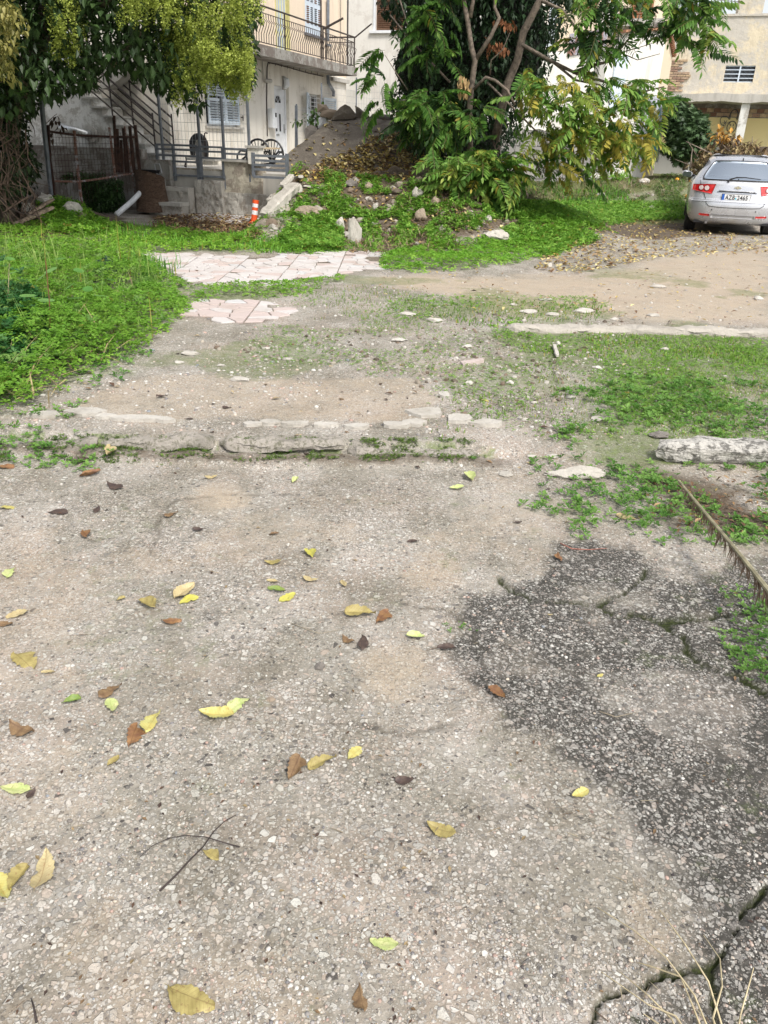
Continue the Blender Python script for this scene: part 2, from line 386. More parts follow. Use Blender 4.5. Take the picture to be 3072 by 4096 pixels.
    def stones(scale, vec, lo, hi, dens):
        """angular chips packed side by side: cell colour inside, a dark joint at the cell edge; dens picks how many cells carry a chip"""
        v = vor(scale, vec); e = vor(scale, vec, 'DISTANCE_TO_EDGE'); sep = nt.nodes.new('ShaderNodeSeparateColor'); nt.links.new(v.outputs['Color'], sep.inputs[0])
        k = mth(nt, 'MULTIPLY', mth(nt, 'SUBTRACT', e.outputs['Distance'], mth(nt, 'MULTIPLY_ADD', sep.outputs[1], hi - lo, lo)), 22., clamp=True)
        k = mth(nt, 'MULTIPLY', k, mth(nt, 'LESS_THAN', sep.outputs[2], dens))
        return k, ramp(nt, sep.outputs[0], STC)
    dn = ramp(nt, noise(nt, 2.3, 6, .68, pos), [(.36, .12), (.62, .80)]); dn2 = ramp(nt, noise(nt, 3.7, 6, .68, pos, .5), [(.38, .10), (.60, .62)])
    mA, cA = stones(88, wv, .05, .22, dn); mB, cB = stones(170, wv, .03, .20, .55); mC, cC = stones(42, wv, .12, .40, dn2)
    mo_n = noise(nt, 55, 6, .75, pos)
    matrix = ramp(nt, mo_n, [(.30, (.10, .088, .068)), (.50, (.255, .228, .19)), (.72, (.40, .362, .31))])
    matrix = mixc(nt, ramp(nt, noise(nt, 1.7, 7, .7, pos), [(.44, 0.), (.56, .75)]), matrix, ramp(nt, mo_n, [(.3, (.28, .255, .22)), (.7, (.44, .41, .36))]))
    matrix = mixc(nt, ramp(nt, noise(nt, 1.1, 6, .7, scaled(nt, pos, 1, 1.3, 1)), [(.48, 0.), (.62, .5)]), matrix, (.40, .315, .255))
    c = mixc(nt, mth(nt, 'MULTIPLY', mB, .85), matrix, cB); c = mixc(nt, mA, c, cA); c = mixc(nt, mC, c, cC)
    grime = ramp(nt, noise(nt, 1.9, 8, .72, scaled(nt, pos, 1.3, 1, 1), .3), [(.40, 0.), (.58, 1.)])
    c = mixc(nt, mth(nt, 'MULTIPLY', grime, .5), c, mixc(nt, 1., c, (.46, .46, .38), 'MULTIPLY'))
    def thr(mask, sc, k=3.2, w_=.62, vec=None):
        """breaks the soft border of a region into grains"""
        return mth(nt, 'MULTIPLY', mth(nt, 'SUBTRACT', mth(nt, 'MULTIPLY_ADD', noise(nt, sc, 7, .78, vec or pos), w_, mask), w_ * .5 + .5 - .02), k, clamp=True)
    pres = lambda f: mth(nt, 'MULTIPLY', f, 8., clamp=True)
    dk = ramp(nt, noise(nt, 48, 6, .75, pos), [(.3, (.026, .024, .020)), (.55, (.062, .058, .050)), (.8, (.14, .13, .115))])
    wc = mixc(nt, .035, pos, N(nt, 'ShaderNodeTexNoise', Scale=32., Detail=5.).outputs['Color'], 'ADD'); vl = vor(78, wc, 'DISTANCE_TO_EDGE'); vlc = vor(78, wc); sp = nt.nodes.new('ShaderNodeSeparateColor'); nt.links.new(vlc.outputs['Color'], sp.inputs[0])
    lm = mth(nt, 'MULTIPLY', mth(nt, 'MULTIPLY', mth(nt, 'SUBTRACT', vl.outputs['Distance'], .10), 25., clamp=True), mth(nt, 'LESS_THAN', sp.outputs[2], ramp(nt, noise(nt, 2.1, 5, .7, pos), [(.40, .05), (.60, .34)])))
    wb = mixc(nt, .06, pos, N(nt, 'ShaderNodeTexNoise', Scale=26., Detail=4.).outputs['Color'], 'ADD'); vl2 = vor(15, wb); sp2 = nt.nodes.new('ShaderNodeSeparateColor'); nt.links.new(vl2.outputs['Color'], sp2.inputs[0])
    big = mth(nt, 'MULTIPLY', mth(nt, 'SUBTRACT', mth(nt, 'MULTIPLY_ADD', sp2.outputs[2], 1.5, -1.02), vl2.outputs['Distance']), 9., clamp=True)
    lich = mth(nt, 'MAXIMUM', mth(nt, 'MULTIPLY', lm, ramp(nt, noise(nt, 34, 5, .8, pos), [(.40, .1), (.62, 1.)])), mth(nt, 'MULTIPLY', big, ramp(nt, noise(nt, 75, 5, .75, pos), [(.40, 0.), (.48, 1.)])))
    dk = mixc(nt, mth(nt, 'MULTIPLY', mA, .45), dk, cA); dk = mixc(nt, mth(nt, 'MULTIPLY', mC, .5), dk, cC); dk = mixc(nt, mth(nt, 'MULTIPLY', mB, .3), dk, cB)
    dk = mixc(nt, lich, dk, ramp(nt, noise(nt, 90, 2, .5, pos), [(.3, (.34, .33, .29)), (.7, (.68, .66, .61))]))
    c = mixc(nt, mth(nt, 'MULTIPLY', mth(nt, 'MULTIPLY', thr(fd, 7, 1.9, 1.25), 1.), pres(fd)), c, dk)
    sd = ramp(nt, noise(nt, 150, 5, .8, pos), [(.28, (.26, .20, .14)), (.5, (.44, .36, .265)), (.75, (.58, .49, .38))])
    sd = mixc(nt, ramp(nt, noise(nt, 1.1, 5, .65, pos), [(.4, 0.), (.65, .5)]), sd, (.44, .34, .25))
    sd = mixc(nt, mth(nt, 'MULTIPLY', mB, .5), sd, cB)
    c = mixc(nt, mth(nt, 'MULTIPLY', thr(fs, 9, 1.6, 1.2), pres(fs)), c, sd)
    so = ramp(nt, noise(nt, 45, 6, .78, pos), [(.28, (.04, .028, .018)), (.5, (.105, .078, .052)), (.75, (.22, .175, .13))])
    c = mixc(nt, mth(nt, 'MULTIPLY', thr(fo, 7, 1.9, 1.2), pres(fo)), c, so)
    mo = ramp(nt, noise(nt, 80, 6, .75, pos), [(.3, (.045, .065, .015)), (.55, (.12, .18, .03)), (.8, (.22, .30, .055))])
    c = mixc(nt, mth(nt, 'MULTIPLY', mth(nt, 'MULTIPLY', thr(fm, 13, 1.8, 1.25), .8), pres(fm)), c, mo)
    cm = ramp(nt, noise(nt, 120, 3, .7, pos), [(.35, (.010, .013, .005)), (.65, (.04, .052, .010))])
    c = mixc(nt, fc, c, cm); c = mixc(nt, mth(nt, 'MULTIPLY', ff, .5), c, (.07, .06, .045))
    nt.links.new(c, b.inputs['Base Color']); b.inputs['Roughness'].default_value = .88; b.inputs['Specular IOR Level'].default_value = .3
    hh = mth(nt, 'ADD', mth(nt, 'MULTIPLY', mA, .5), mth(nt, 'MULTIPLY', mB, .25)); hh = mth(nt, 'ADD', hh, mth(nt, 'MULTIPLY', mC, .8))
    hh = mth(nt, 'ADD', hh, mo_n); bump(nt, b, hh, .8, .006)
    o = mesh_obj('ground', V, F, m, None, (0, 0, 0), smooth=True)
    for nm, ch in (('mask_a', (sand, moss, dark)), ('mask_b', (soil, crk, crf))):
        a = o.data.color_attributes.new(nm, 'FLOAT_COLOR', 'POINT')
        cc = np.ones((len(V), 4), np.float32); cc[:, :3] = np.stack([q.ravel() for q in ch], -1); a.data.foreach_set('color', cc.ravel())
    props(o, kind='structure')
    o = mesh_obj('far_ground', [(-400, -120, -.12), (400, -120, -.12), (400, 500, -.12), (-400, 500, -.12)], [(0, 1, 2, 3)], mat_plain('far_earth', (.22, .20, .15)), None, (0, 0, -.12)); props(o, kind='structure')
build_ground()

# ------------------------------------------------------------------ scatter of small natural pieces (one mesh)
def scatter(name, tmpl, pos, scale, yaw, tilt, col, mat, label, cat=None, parent=None, kind='stuff', tiltdir=None, stretch=None, group=None, shade=None):
    V, F = tmpl; V = np.asarray(V, float); F = np.asarray(F, int); n = len(pos); k = len(V)
    sc = np.broadcast_to(np.asarray(scale, float).reshape(-1, 1) if np.ndim(scale) < 2 else scale, (n, 3)) if np.ndim(scale) else np.full((n, 3), scale)
    P_ = V[None] * sc[:, None, :]
    ct, st = np.cos(tilt), np.sin(tilt); ct = np.broadcast_to(ct, (n,)); st = np.broadcast_to(st, (n,))
    x = P_[..., 0]; y = P_[..., 1] * ct[:, None] - P_[..., 2] * st[:, None]; z = P_[..., 1] * st[:, None] + P_[..., 2] * ct[:, None]
    cy, sy = np.cos(yaw)[:, None], np.sin(yaw)[:, None]
    W = np.stack([x * cy - y * sy, x * sy + y * cy, z], -1) + np.asarray(pos)[:, None, :]
    FF = (F[None] + (np.arange(n) * k)[:, None, None]).reshape(-1, F.shape[1])
    cc = np.repeat(np.asarray(col, float).reshape(n, 1, 3), k, 1)
    if shade is not None: cc = cc * np.asarray(shade).reshape(1, k, 1)
    loc = None if parent is not None else (float(pos[:, 0].mean()), float(pos[:, 1].mean()), float(pos[:, 2].min()))
    o = mesh_obj(name, W.reshape(-1, 3), FF, mat, parent, loc, False, cols=cc.reshape(-1, 3))
    return props(o, label, cat, group, kind)

CLOVER_V = [(0, 0, 0)]; CLOVER_F = []
for k in range(3):
    a = 2 * pi * k / 3; b_ = len(CLOVER_V)
    pt = lambda r, t, z: (r * cos(a + t), r * sin(a + t), z)
    CLOVER_V += [pt(.62, -.55, .10), pt(1.0, -.28, .02), pt(.82, 0, -.02), pt(1.0, .28, .02), pt(.62, .55, .10)]
    CLOVER_F += [(0, b_, b_ + 1), (0, b_ + 1, b_ + 2), (0, b_ + 2, b_ + 3), (0, b_ + 3, b_ + 4)]
CLOVER = (CLOVER_V, CLOVER_F)
BLADE = ([(-.5, 0, 0), (.5, 0, 0), (.38, .10, .55), (-.38, .10, .55), (0, .35, 1.0)], [(0, 1, 2), (0, 2, 3), (3, 2, 4)])
def leaf_t(w=.5, fold=.12, droop=.1):
    return ([(0, 0, 0), (-w * .5, .38, fold), (0, .42, 0), (w * .5, .38, fold), (-w * .32, .75, fold * .7 - droop), (0, .78, -droop * .8), (w * .32, .75, fold * .7 - droop), (0, 1.0, -droop * 1.6)],
            [(0, 2, 1), (0, 3, 2), (1, 2, 5), (1, 5, 4), (2, 3, 6), (2, 6, 5), (4, 5, 7), (5, 6, 7)])
LEAF = leaf_t(); LEAF4 = ([(0, 0, 0), (-.26, .45, .08), (.26, .45, .08), (0, 1.0, -.12)], [(0, 3, 1), (0, 2, 3)])
def rosette():
    V = []; F = []
    for k in range(6):
        a = 2 * pi * k / 6 + .3 * sin(k * 5); r = .75 + .25 * cos(k * 3); b_ = len(V)
        for q in ((.1, -.06, .0), (.55, -.26, .34), (.62, 0, .28), (.55, .26, .34), (1., 0, .30)):
            V.append((r * (q[0] * cos(a) - q[1] * sin(a)), r * (q[0] * sin(a) + q[1] * cos(a)), q[2]))
        F += [(b_, b_ + 2, b_ + 1), (b_, b_ + 3, b_ + 2), (b_ + 1, b_ + 2, b_ + 4), (b_ + 2, b_ + 3, b_ + 4)]
    return V, F
ROSETTE = rosette()
def rock_t(seed, n=1, rough=.28, flat=.6):
    """icosphere-like stone, cut by planes"""
    rs = np.random.default_rng(seed); phi = (1 + 5 ** .5) / 2
    V = [(-1, phi, 0), (1, phi, 0), (-1, -phi, 0), (1, -phi, 0), (0, -1, phi), (0, 1, phi), (0, -1, -phi), (0, 1, -phi), (phi, 0, -1), (phi, 0, 1), (-phi, 0, -1), (-phi, 0, 1)]
    F = [(0, 11, 5), (0, 5, 1), (0, 1, 7), (0, 7, 10), (0, 10, 11), (1, 5, 9), (5, 11, 4), (11, 10, 2), (10, 7, 6), (7, 1, 8), (3, 9, 4), (3, 4, 2), (3, 2, 6), (3, 6, 8), (3, 8, 9), (4, 9, 5), (2, 4, 11), (6, 2, 10), (8, 6, 7), (9, 8, 1)]
    V = [np.array(v) / np.linalg.norm(v) for v in V]
    for _ in range(n):
        cache = {}; F2 = []
        def mid(a, b):
            k = (min(a, b), max(a, b))
            if k not in cache:
                m_ = V[a] + V[b]; V.append(m_ / np.linalg.norm(m_)); cache[k] = len(V) - 1
            return cache[k]
        for a, b, c in F:
            ab, bc, ca = mid(a, b), mid(b, c), mid(c, a); F2 += [(a, ab, ca), (b, bc, ab), (c, ca, bc), (ab, bc, ca)]
        F = F2
    V = np.array(V)
    for _ in range(7):
        d = rs.normal(size=3); d /= np.linalg.norm(d); h = rs.uniform(.55, .85)
        t = V @ d - h; V = V - np.outer(np.maximum(t, 0), d) * .92
    V *= 1 + rough * (rs.random((len(V), 1)) - .5)
    V[:, 2] *= flat
    return V, np.array(F)

def pts_in(poly, dens, gap_scale=1.2, gap=.45, seed=0, dref=6.0, power=1.0, soft=.15):
    """points in a polygon; fewer per square metre far away; noise leaves gaps"""
    r = np.random.default_rng(seed + 100); x0, y0 = poly.min(0); x1, y1 = poly.max(0)
    n = int((x1 - x0) * (y1 - y0) * dens * max(1, (dref / max(y0, 1.0)) ** power))
    n = min(n, 400000)
    x = r.uniform(x0, x1, n); y = r.uniform(y0, y1, n)
    base = dens * max(1, (dref / max(y0, 1.0)) ** power)
    keep = r.random(n) < dens * (dref / np.maximum(y, 1)) ** power / base
    keep &= r.random(n) < sstep(-soft, soft, sdist(x, y, poly) + .5 * (fbm(x * 2, y * 2, seed, 4) - .5))
    if gap > 0: keep &= r.random(n) < sstep(gap - .07, gap + .07, fbm(x * gap_scale, y * gap_scale, seed + 7, 4))
    return x[keep], y[keep]

M_LEAF = mat_col('green_leaf', .55, .38); M_GRASS = mat_col('grass_leaf', .6, .25); M_DRY = mat_col('dry_leaf', .8, .12); M_STONE = mat_col('pebble_stone', .85, 0, .15, bmp=.3)
def greens(n, seed, base, hi, yel=.0, bright=None):
    r = np.random.default_rng(seed); t = r.random((n, 1)) if bright is None else np.clip(np.asarray(bright).reshape(-1, 1) * .7 + r.random((n, 1)) * .4, 0, 1)
    c = np.array(base) * (1 - t) + np.array(hi) * t
    m_ = r.random(n) < yel; c[m_] = np.array((.32, .27, .05)) * r.uniform(.6, 1.2, (m_.sum(), 1))
    return c
def clover(name, poly, dens, size, hgt, base, hi, label, seed, gap=.42, gs=1.2, tmpl=CLOVER, power=1.0, yel=.01, z=0.0, cat='clover', tilt=.42):
    x, y = pts_in(poly, dens, gs, gap, seed, 6.0, power); n = len(x)
    if n == 0: return
    r = np.random.default_rng(seed); hmap = fbm(x * 1.6, y * 1.6, seed + 3, 4); hf = hmap * .7 + .3 * fbm(x * 6, y * 6, seed + 5, 3)
    top = hgt * np.clip(.15 + 1.5 * (hf - .3), .08, 1.2) * sstep(-.05, .35, sdist(x, y, poly) + .1)
    zz = gz(x, y) + z + top * (1 - .75 * r.random(n) ** 2.0) + .006
    br = np.clip((zz - gz(x, y)) / (hgt + .02), 0, 1)
    col = greens(n, seed, base, hi, yel)
    s = size * r.uniform(.6, 1.25, n)
    return scatter(name, tmpl, np.stack([x, y, zz], -1), s, r.uniform(0, 6.28, n), r.normal(0, tilt, n), col, M_LEAF, label, cat)
def grass(name, poly, dens, hgt, base, hi, label, seed, gap=.4, gs=1.0, wid=.05, power=1.0, mat=None, lean=.35, cat='grass'):
    x, y = pts_in(poly, dens, gs, gap, seed, 6.0, power); n = len(x); r = np.random.default_rng(seed)
    hh = hgt * r.uniform(.45, 1.2, n) * (.5 + fbm(x * 1.5, y * 1.5, seed, 3)); sc = np.stack([np.full(n, wid) * (1 + 0 * hh), hh, hh], -1)
    return scatter(name, BLADE, np.stack([x, y, gz(x, y) - .005], -1), sc, r.uniform(0, 6.28, n), r.normal(0, lean, n) - .1, greens(n, seed, base, hi, .05), mat or M_GRASS, label, cat)
# ================================================================== BUILDINGS
AZ = radians(18); HD = np.array([sin(AZ), cos(AZ), 0]); HN = np.array([cos(AZ), -sin(AZ), 0]); HA = np.array([-3.13, 23.0, 0])
def H(s, o, z): return HA + HD * s + HN * o + np.array([0, 0, z])
def HM(): return MB(HA, HD, HN)                      # frame: x along the facade, y out of the facade, z up
def FS(x, y, off=0.0):                               # photo pixel -> (s, z) on the facade plane
    r_ = ray(x, y); t = ((HA + HN * off - CO) @ HN) / (r_ @ HN); p = CO + t * r_; return (p - HA) @ HD, p[2]
def SP(x, y, s):                                     # photo pixel -> (off, z) on a plane across the facade direction
    r_ = ray(x, y); t = ((HA + HD * s - CO) @ HD) / (r_ @ HD); p = CO + t * r_; return (p - HA) @ HN, p[2]

M_CREAM = mat_wall('cream_render', (.80, .76, .68), (.42, .36, .28), .75, 1.1, patch=(.60, .55, .46), pamt=.3)
M_PEACH = mat_wall('peach_render', (.76, .64, .50), (.42, .32, .24), .4, .9)
M_WHITEW = mat_wall('white_render', (.72, .70, .65), (.34, .30, .25), .65, .8, patch=(.60, .57, .52), pamt=.35)
M_STAINW = mat_wall('stained_white_render', (.70, .70, .67), (.24, .23, .19), .7, 1.4, patch=(.36, .34, .30), pamt=.6)
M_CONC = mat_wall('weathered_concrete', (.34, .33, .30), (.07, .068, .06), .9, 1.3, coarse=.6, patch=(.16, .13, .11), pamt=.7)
M_CONCL = mat_wall('pale_concrete', (.47, .45, .41), (.14, .13, .11), .7, 1.6, coarse=.5)
M_OCHRE = mat_wall('ochre_old_render', (.66, .58, .43), (.36, .32, .26), .95, .6, patch=(.50, .475, .43), pamt=.8, coarse=1.0, bmp=.6)
M_YELLOW = mat_wall('yellow_paint', (.72, .60, .30), (.55, .48, .33), .5, .6, coarse=.1)
M_GREYB = mat_wall('grey_base_render', (.42, .41, .38), (.25, .24, .21), .5, .7)
M_WPAINT = mat_plain('white_paint', (.74, .76, .78), .5, var=.06, bmp=.03)
M_BLUEW = mat_plain('pale_blue_paint', (.58, .66, .74), .5, var=.06, bmp=.03)
M_IRON = mat_plain('dark_iron', (.07, .055, .05), .6, .3, var=.3, scale=14)
M_GREYM = mat_plain('grey_painted_steel', (.20, .22, .25), .5, .3, var=.18, scale=9)
M_RUST = mat_plain('rust', (.075, .038, .028), .85, .1, var=.45, scale=11, bmp=.4)
M_RUSTP = mat_wall('rusty_painted_steel', (.42, .42, .44), (.16, .06, .03), .9, 4.5, patch=(.20, .08, .04), pamt=.9, coarse=.05)
M_WIRE = mat_plain('galvanised_wire', (.42, .43, .44), .5, .5, var=.1)
M_DARK = mat_plain('dark_interior', (.02, .02, .022), .5, var=.1, bmp=0)
M_BROWNW = mat_plain('brown_wood', (.18, .10, .06), .7, var=.25, scale=20)
M_ORW = mat_plain('orange_varnished_wood', (.36, .16, .07), .6, var=.3, scale=20)
M_TERRA = mat_plain('terracotta', (.38, .19, .11), .85, var=.3, scale=9, bmp=.4)
M_BRICKA = [mat_plain('brick_red', (.34, .22, .16), .9, var=.25, scale=12, bmp=.5), mat_plain('brick_orange', (.42, .30, .21), .9, var=.25, scale=12, bmp=.5),
            mat_plain('brick_pale', (.50, .37, .24), .9, var=.25, scale=12, bmp=.5), mat_plain('brick_brown', (.22, .12, .085), .9, var=.25, scale=12, bmp=.5)]
M_BLOCK = [mat_wall('block_grey', (.25, .24, .225), (.2, .18, .15), .5, 2.5), mat_wall('block_pale', (.31, .295, .27), (.2, .18, .15), .5, 2.5)]
M_GLASS = mat_plain('dark_glass', (.03, .035, .04), .08, var=.1, bmp=0)
M_PLASTIC_B = mat_plain('black_plastic', (.018, .018, .02), .4, var=.1, bmp=0)

def brick_mesh(w, h, d, seed, m):
    r = np.random.default_rng(seed); b = .08 * h; mb = MB()
    pr = [(-w / 2 + b, -h / 2), (w / 2 - b, -h / 2), (w / 2, -h / 2 + b), (w / 2, h / 2 - b), (w / 2 - b, h / 2), (-w / 2 + b, h / 2), (-w / 2, h / 2 - b), (-w / 2, -h / 2 + b)]
    mb.add([(x, 0, z) for x, z in pr] + [(x * .99 + r.normal(0, .02 * h), d, z * .97 + r.normal(0, .02 * h)) for x, z in pr], [tuple(range(15, 7, -1))] + [((i + 1) % 8, i, i + 8, (i + 1) % 8 + 8) for i in range(8)])
    me = bpy.data.meshes.new('brick'); me.from_pydata([tuple(v) for v in mb.v], [], mb.f); me.materials.append(m); me.update(); return me
def bricks(parent, org, ax, ay, u0, u1, z0, z1, bw, bh, joint, d, mats, name='brick', inside=None, limit=300, seed=3, jit=.006):
    """individual bricks laid on a wall face; org/ax/ay: wall frame, ay points out of the wall"""
    r = np.random.default_rng(seed); mes = [brick_mesh(bw - joint, bh - joint, d, k, m) for k, m in enumerate(mats)]
    n = 0; row = 0; z = z0 + bh / 2; az_ = atan2(ax[1], ax[0])
    flip = np.cross(np.array([0, 0, 1.]), ax) @ ay < 0
    while z + bh / 2 <= z1 + .01:
        u = u0 + (bw / 2 if row % 2 == 0 else 0)
        while u <= u1 + .01:
            a = max(u - bw / 2, u0); b_ = min(u + bw / 2, u1)
            if b_ - a > .3 * bw and (inside is None or inside((a + b_) / 2, z)) and n < limit and r.random() > .015:
                sc = (b_ - a - joint) / (bw - joint)
                p = np.array(org) + np.array(ax) * ((a + b_) / 2) + np.array(ay) * (r.uniform(-1, 1) * jit) + np.array([0, 0, z])
                share(name, mes[r.integers(len(mes))], parent, p, (r.normal(0, .01), r.normal(0, .008), az_), (sc, -1 if flip else 1, r.uniform(.95, 1.02))); n += 1
            u += bw
        z += bh; row += 1
    return n

# ---------------------------------------------------------------- the house on the left
house = thing('house', H(4.9, 0, 0), 'two-storey house with cream ground floor, peach upper floor and a railed balcony', 'house')
ZS0, ZS1 = 3.17, 3.36
def wall_with_holes(s0, s1, z0, z1, holes, depth, mat, name, parent, frame=None):
    """front skin of a wall: rectangles around the openings, plus the reveals"""
    xs = sorted({s0, s1} | {h[0] for h in holes} | {h[1] for h in holes}); zs = sorted({z0, z1} | {h[2] for h in holes} | {h[3] for h in holes})
    mb = frame() if frame else HM()
    for i in range(len(xs) - 1):
        for j in range(len(zs) - 1):
            cx, cz = (xs[i] + xs[i + 1]) / 2, (zs[j] + zs[j + 1]) / 2
            if any(h[0] < cx < h[1] and h[2] < cz < h[3] for h in holes): continue
            mb.add([(xs[i], 0, zs[j]), (xs[i + 1], 0, zs[j]), (xs[i + 1], 0, zs[j + 1]), (xs[i], 0, zs[j + 1])], [(0, 1, 2, 3)])
    for a, b_, c, d in holes:
        mb.add([(a, 0, c), (b_, 0, c), (b_, 0, d), (a, 0, d), (a, -depth, c), (b_, -depth, c), (b_, -depth, d), (a, -depth, d)], [(0, 1, 5, 4), (1, 2, 6, 5), (2, 3, 7, 6), (3, 0, 4, 7)])
    mb.add([(s0, 0, z0), (s0, -8, z0), (s0, -8, z1), (s0, 0, z1)], [(0, 1, 2, 3)]); mb.add([(s1, 0, z0), (s1, -8, z0), (s1, -8, z1), (s1, 0, z1)], [(0, 1, 2, 3)])
    return mb.build(name, mat, parent)
SL = -5.25                                        # left end of the facade
W1 = (-3.75, -2.15, 1.66, 2.72); W2 = (1.98, 2.92, 1.58, 2.60); DR = (-.24, .66, .92, 2.68)
wall_with_holes(SL, 4.9, -.2, ZS0, [W1, W2, DR], .22, M_CREAM, 'ground_floor_wall', house)
UD = (-.05, .78, ZS1 + .02, 5.6); UW = (1.80, 2.95, 4.06, 5.4)
wall_with_holes(SL, 4.9, ZS0, 7.4, [UD, UW], .2, M_PEACH, 'upper_floor_wall', house)
mb = HM(); mb.box(SL - .2, 5.1, -8.2, .25, 7.4, 7.6); mb.build('roof', M_CONCL, house)
# small ledge where the slab meets the corner
mb = HM(); mb.box(3.6, 4.95, .003, .10, 3.02, 3.12); mb.build('corner_ledge', M_CONCL, house)
# front door with fan light and two slots
mb = HM(); a, b_, c, d = DR
mb.box(a + .0, a + .07, -.18, -.09, c, d); mb.box(b_ - .07, b_, -.18, -.09, c, d); mb.box(a + .07, b_ - .07, -.18, -.09, d - .07, d)
door = mb.build('door', M_WPAINT, house)
mb = HM(); mb.box(a + .07, b_ - .07, -.17, -.12, c, d - .07)
for z0, z1 in ((c + .1, c + .55),): mb.box(a + .17, b_ - .17, -.119, -.108, z0, z1)
mb.build('door_leaf', M_WPAINT, door)
cx = (a + b_) / 2 - .02
arc = [(cx + .17 * cos(t), 2.28 + .17 * sin(t)) for t in np.linspace(0, pi, 11)]
mb = HM(); mb.prism(arc, -.121, -.112); mb.build('door_glass', M_GLASS, door)
mb = HM(); mb.prism([(cx - .15, 1.60), (cx - .07, 1.60), (cx - .07, 2.02), (cx - .15, 2.02)], -.121, -.112); mb.build('door_glass', M_GLASS, door); mb = HM(); mb.prism([(cx + .07, 1.60), (cx + .15, 1.60), (cx + .15, 2.02), (cx + .07, 2.02)], -.121, -.112)
mb.build('door_glass', M_GLASS, door)
mb = HM(); mb.tube([(cx + .195 * cos(t), -.112, 2.28 + .195 * sin(t)) for t in np.linspace(0, pi, 11)], .014, 5); mb.tube([(cx - .2, -.112, 2.275), (cx + .2, -.112, 2.275)], .014, 5)
for k in range(1, 4): mb.tube([(cx, -.110, 2.28), (cx + .17 * cos(k * pi / 4), -.110, 2.28 + .17 * sin(k * pi / 4))], .006, 4)
mb.build('fan_light_trim', M_WPAINT, door)
mb = HM(); mb.tube([(b_ - .12, -.09, 1.66), (b_ - .12, -.06, 1.66), (b_ - .20, -.06, 1.66)], .011, 6); mb.box(b_ - .14, b_ - .10, -.121, -.10, 1.56, 1.78); mb.build('handle', M_WIRE, door)
mb = HM(); mb.box(a + .3, a + .46, -.119, -.105, 1.50, 1.54); mb.build('letter_flap', M_WIRE, door)

def shutter(parent, p0, p1, z0, z1, lab=None, mat=M_BLUEW, nsl=None, th=.035):
    """a louvred leaf between two plan points given as (s, off)"""
    p0 = np.array(p0, float); p1 = np.array(p1, float); L = np.linalg.norm(p1 - p0); ax2 = (p1 - p0) / L
    A3 = HD * ax2[0] + HN * ax2[1]; N3 = np.cross(A3, [0, 0, 1.])
    mb = MB(H(p0[0], p0[1], 0), A3, N3); e = .055
    mb.box(0, e, 0, th, z0, z1); mb.box(L - e, L, 0, th, z0, z1); mb.box(e, L - e, 0, th, z0, z0 + e * 1.4); mb.box(e, L - e, 0, th, z1 - e, z1)
    mid = (z0 + z1) / 2; mb.box(e, L - e, .001, th - .001, mid - .03, mid + .03)
    o = mb.build('shutter', mat, parent)
    if lab: o['label'] = lab
    n = nsl or int((z1 - z0) / .062)
    me = None; mbs = MB((0, 0, 0), A3, N3); mbs.add([(e, .002, 0), (L - e, .002, 0), (L - e, th - .004, .032), (e, th - .004, .032), (e, .002, .008), (L - e, .002, .008), (L - e, th - .004, .040), (e, th - .004, .040)],
            [(0, 3, 2, 1), (4, 5, 6, 7), (0, 1, 5, 4), (2, 3, 7, 6), (0, 4, 7, 3), (1, 2, 6, 5)])
    me = bpy.data.meshes.new('slat'); me.from_pydata([tuple(v) for v in mbs.v], [], mbs.f); me.materials.append(mat)
    zz = np.linspace(z0 + e * 1.4 + .01, z1 - e - .045, n)
    for z in zz:
        if abs(z + .02 - mid) < .045: continue
        share('slat', me, o, H(p0[0], p0[1], z))
    return o
# ground floor window 1 (shutters nearly closed)
def window(hole, name='window', bars=False, depth=.2, glass=M_GLASS, mat=M_WPAINT):
    a, b_, c, d = hole; mb = HM(); e = .05
    mb.box(a, a + e, -depth, -depth + .05, c, d); mb.box(b_ - e, b_, -depth, -depth + .05, c, d); mb.box(a + e, b_ - e, -depth, -depth + .05, c, c + e); mb.box(a + e, b_ - e, -depth, -depth + .05, d - e, d)
    mb.box((a + b_) / 2 - .03, (a + b_) / 2 + .03, -depth + .002, -depth + .052, c + e, d - e)
    o = mb.build(name, mat, house)
    mb = HM(); mb.box(a + e, b_ - e, -depth + .012, -depth + .018, c + e, d - e); mb.build('pane', glass, o)
    mb = HM(); mb.box(a - .08, b_ + .08, -.05, .06, c - .05, c - .003); mb.build('sill', M_CONCL, o)
    return o
w1 = window(W1); w2 = window(W2)
shutter(house, (-3.72, .03), (-2.98, .05), 1.70, 2.70); shutter(house, (-2.97, .05), (-2.28, .03), 1.70, 2.70)
mb = HM()
for z in (1.86, 2.52): mb.box(-2.20, -2.08, .04, .06, z, z + .025); mb.tube([(-2.1, .05, z - .06), (-2.1, .05, z + .06)], .014, 5)
mb.build('hinge', M_IRON, house)
shutter(house, (1.95, .04), (1.42, .22), 1.52, 2.60); shutter(house, (2.95, .04), (3.62, .16), 1.60, 2.54)
for k in range(9):
    z = 1.66 + k * .105; mb = HM(); mb.tube([(1.99, -.04, z), (2.91, -.04, z)], .008, 5); mb.build('window_bar', M_WPAINT, w2)
mb = HM(); mb.tube([(2.45, -.03, 1.6), (2.45, -.03, 2.58)], .008, 5); mb.build('window_bar', M_WPAINT, w2)
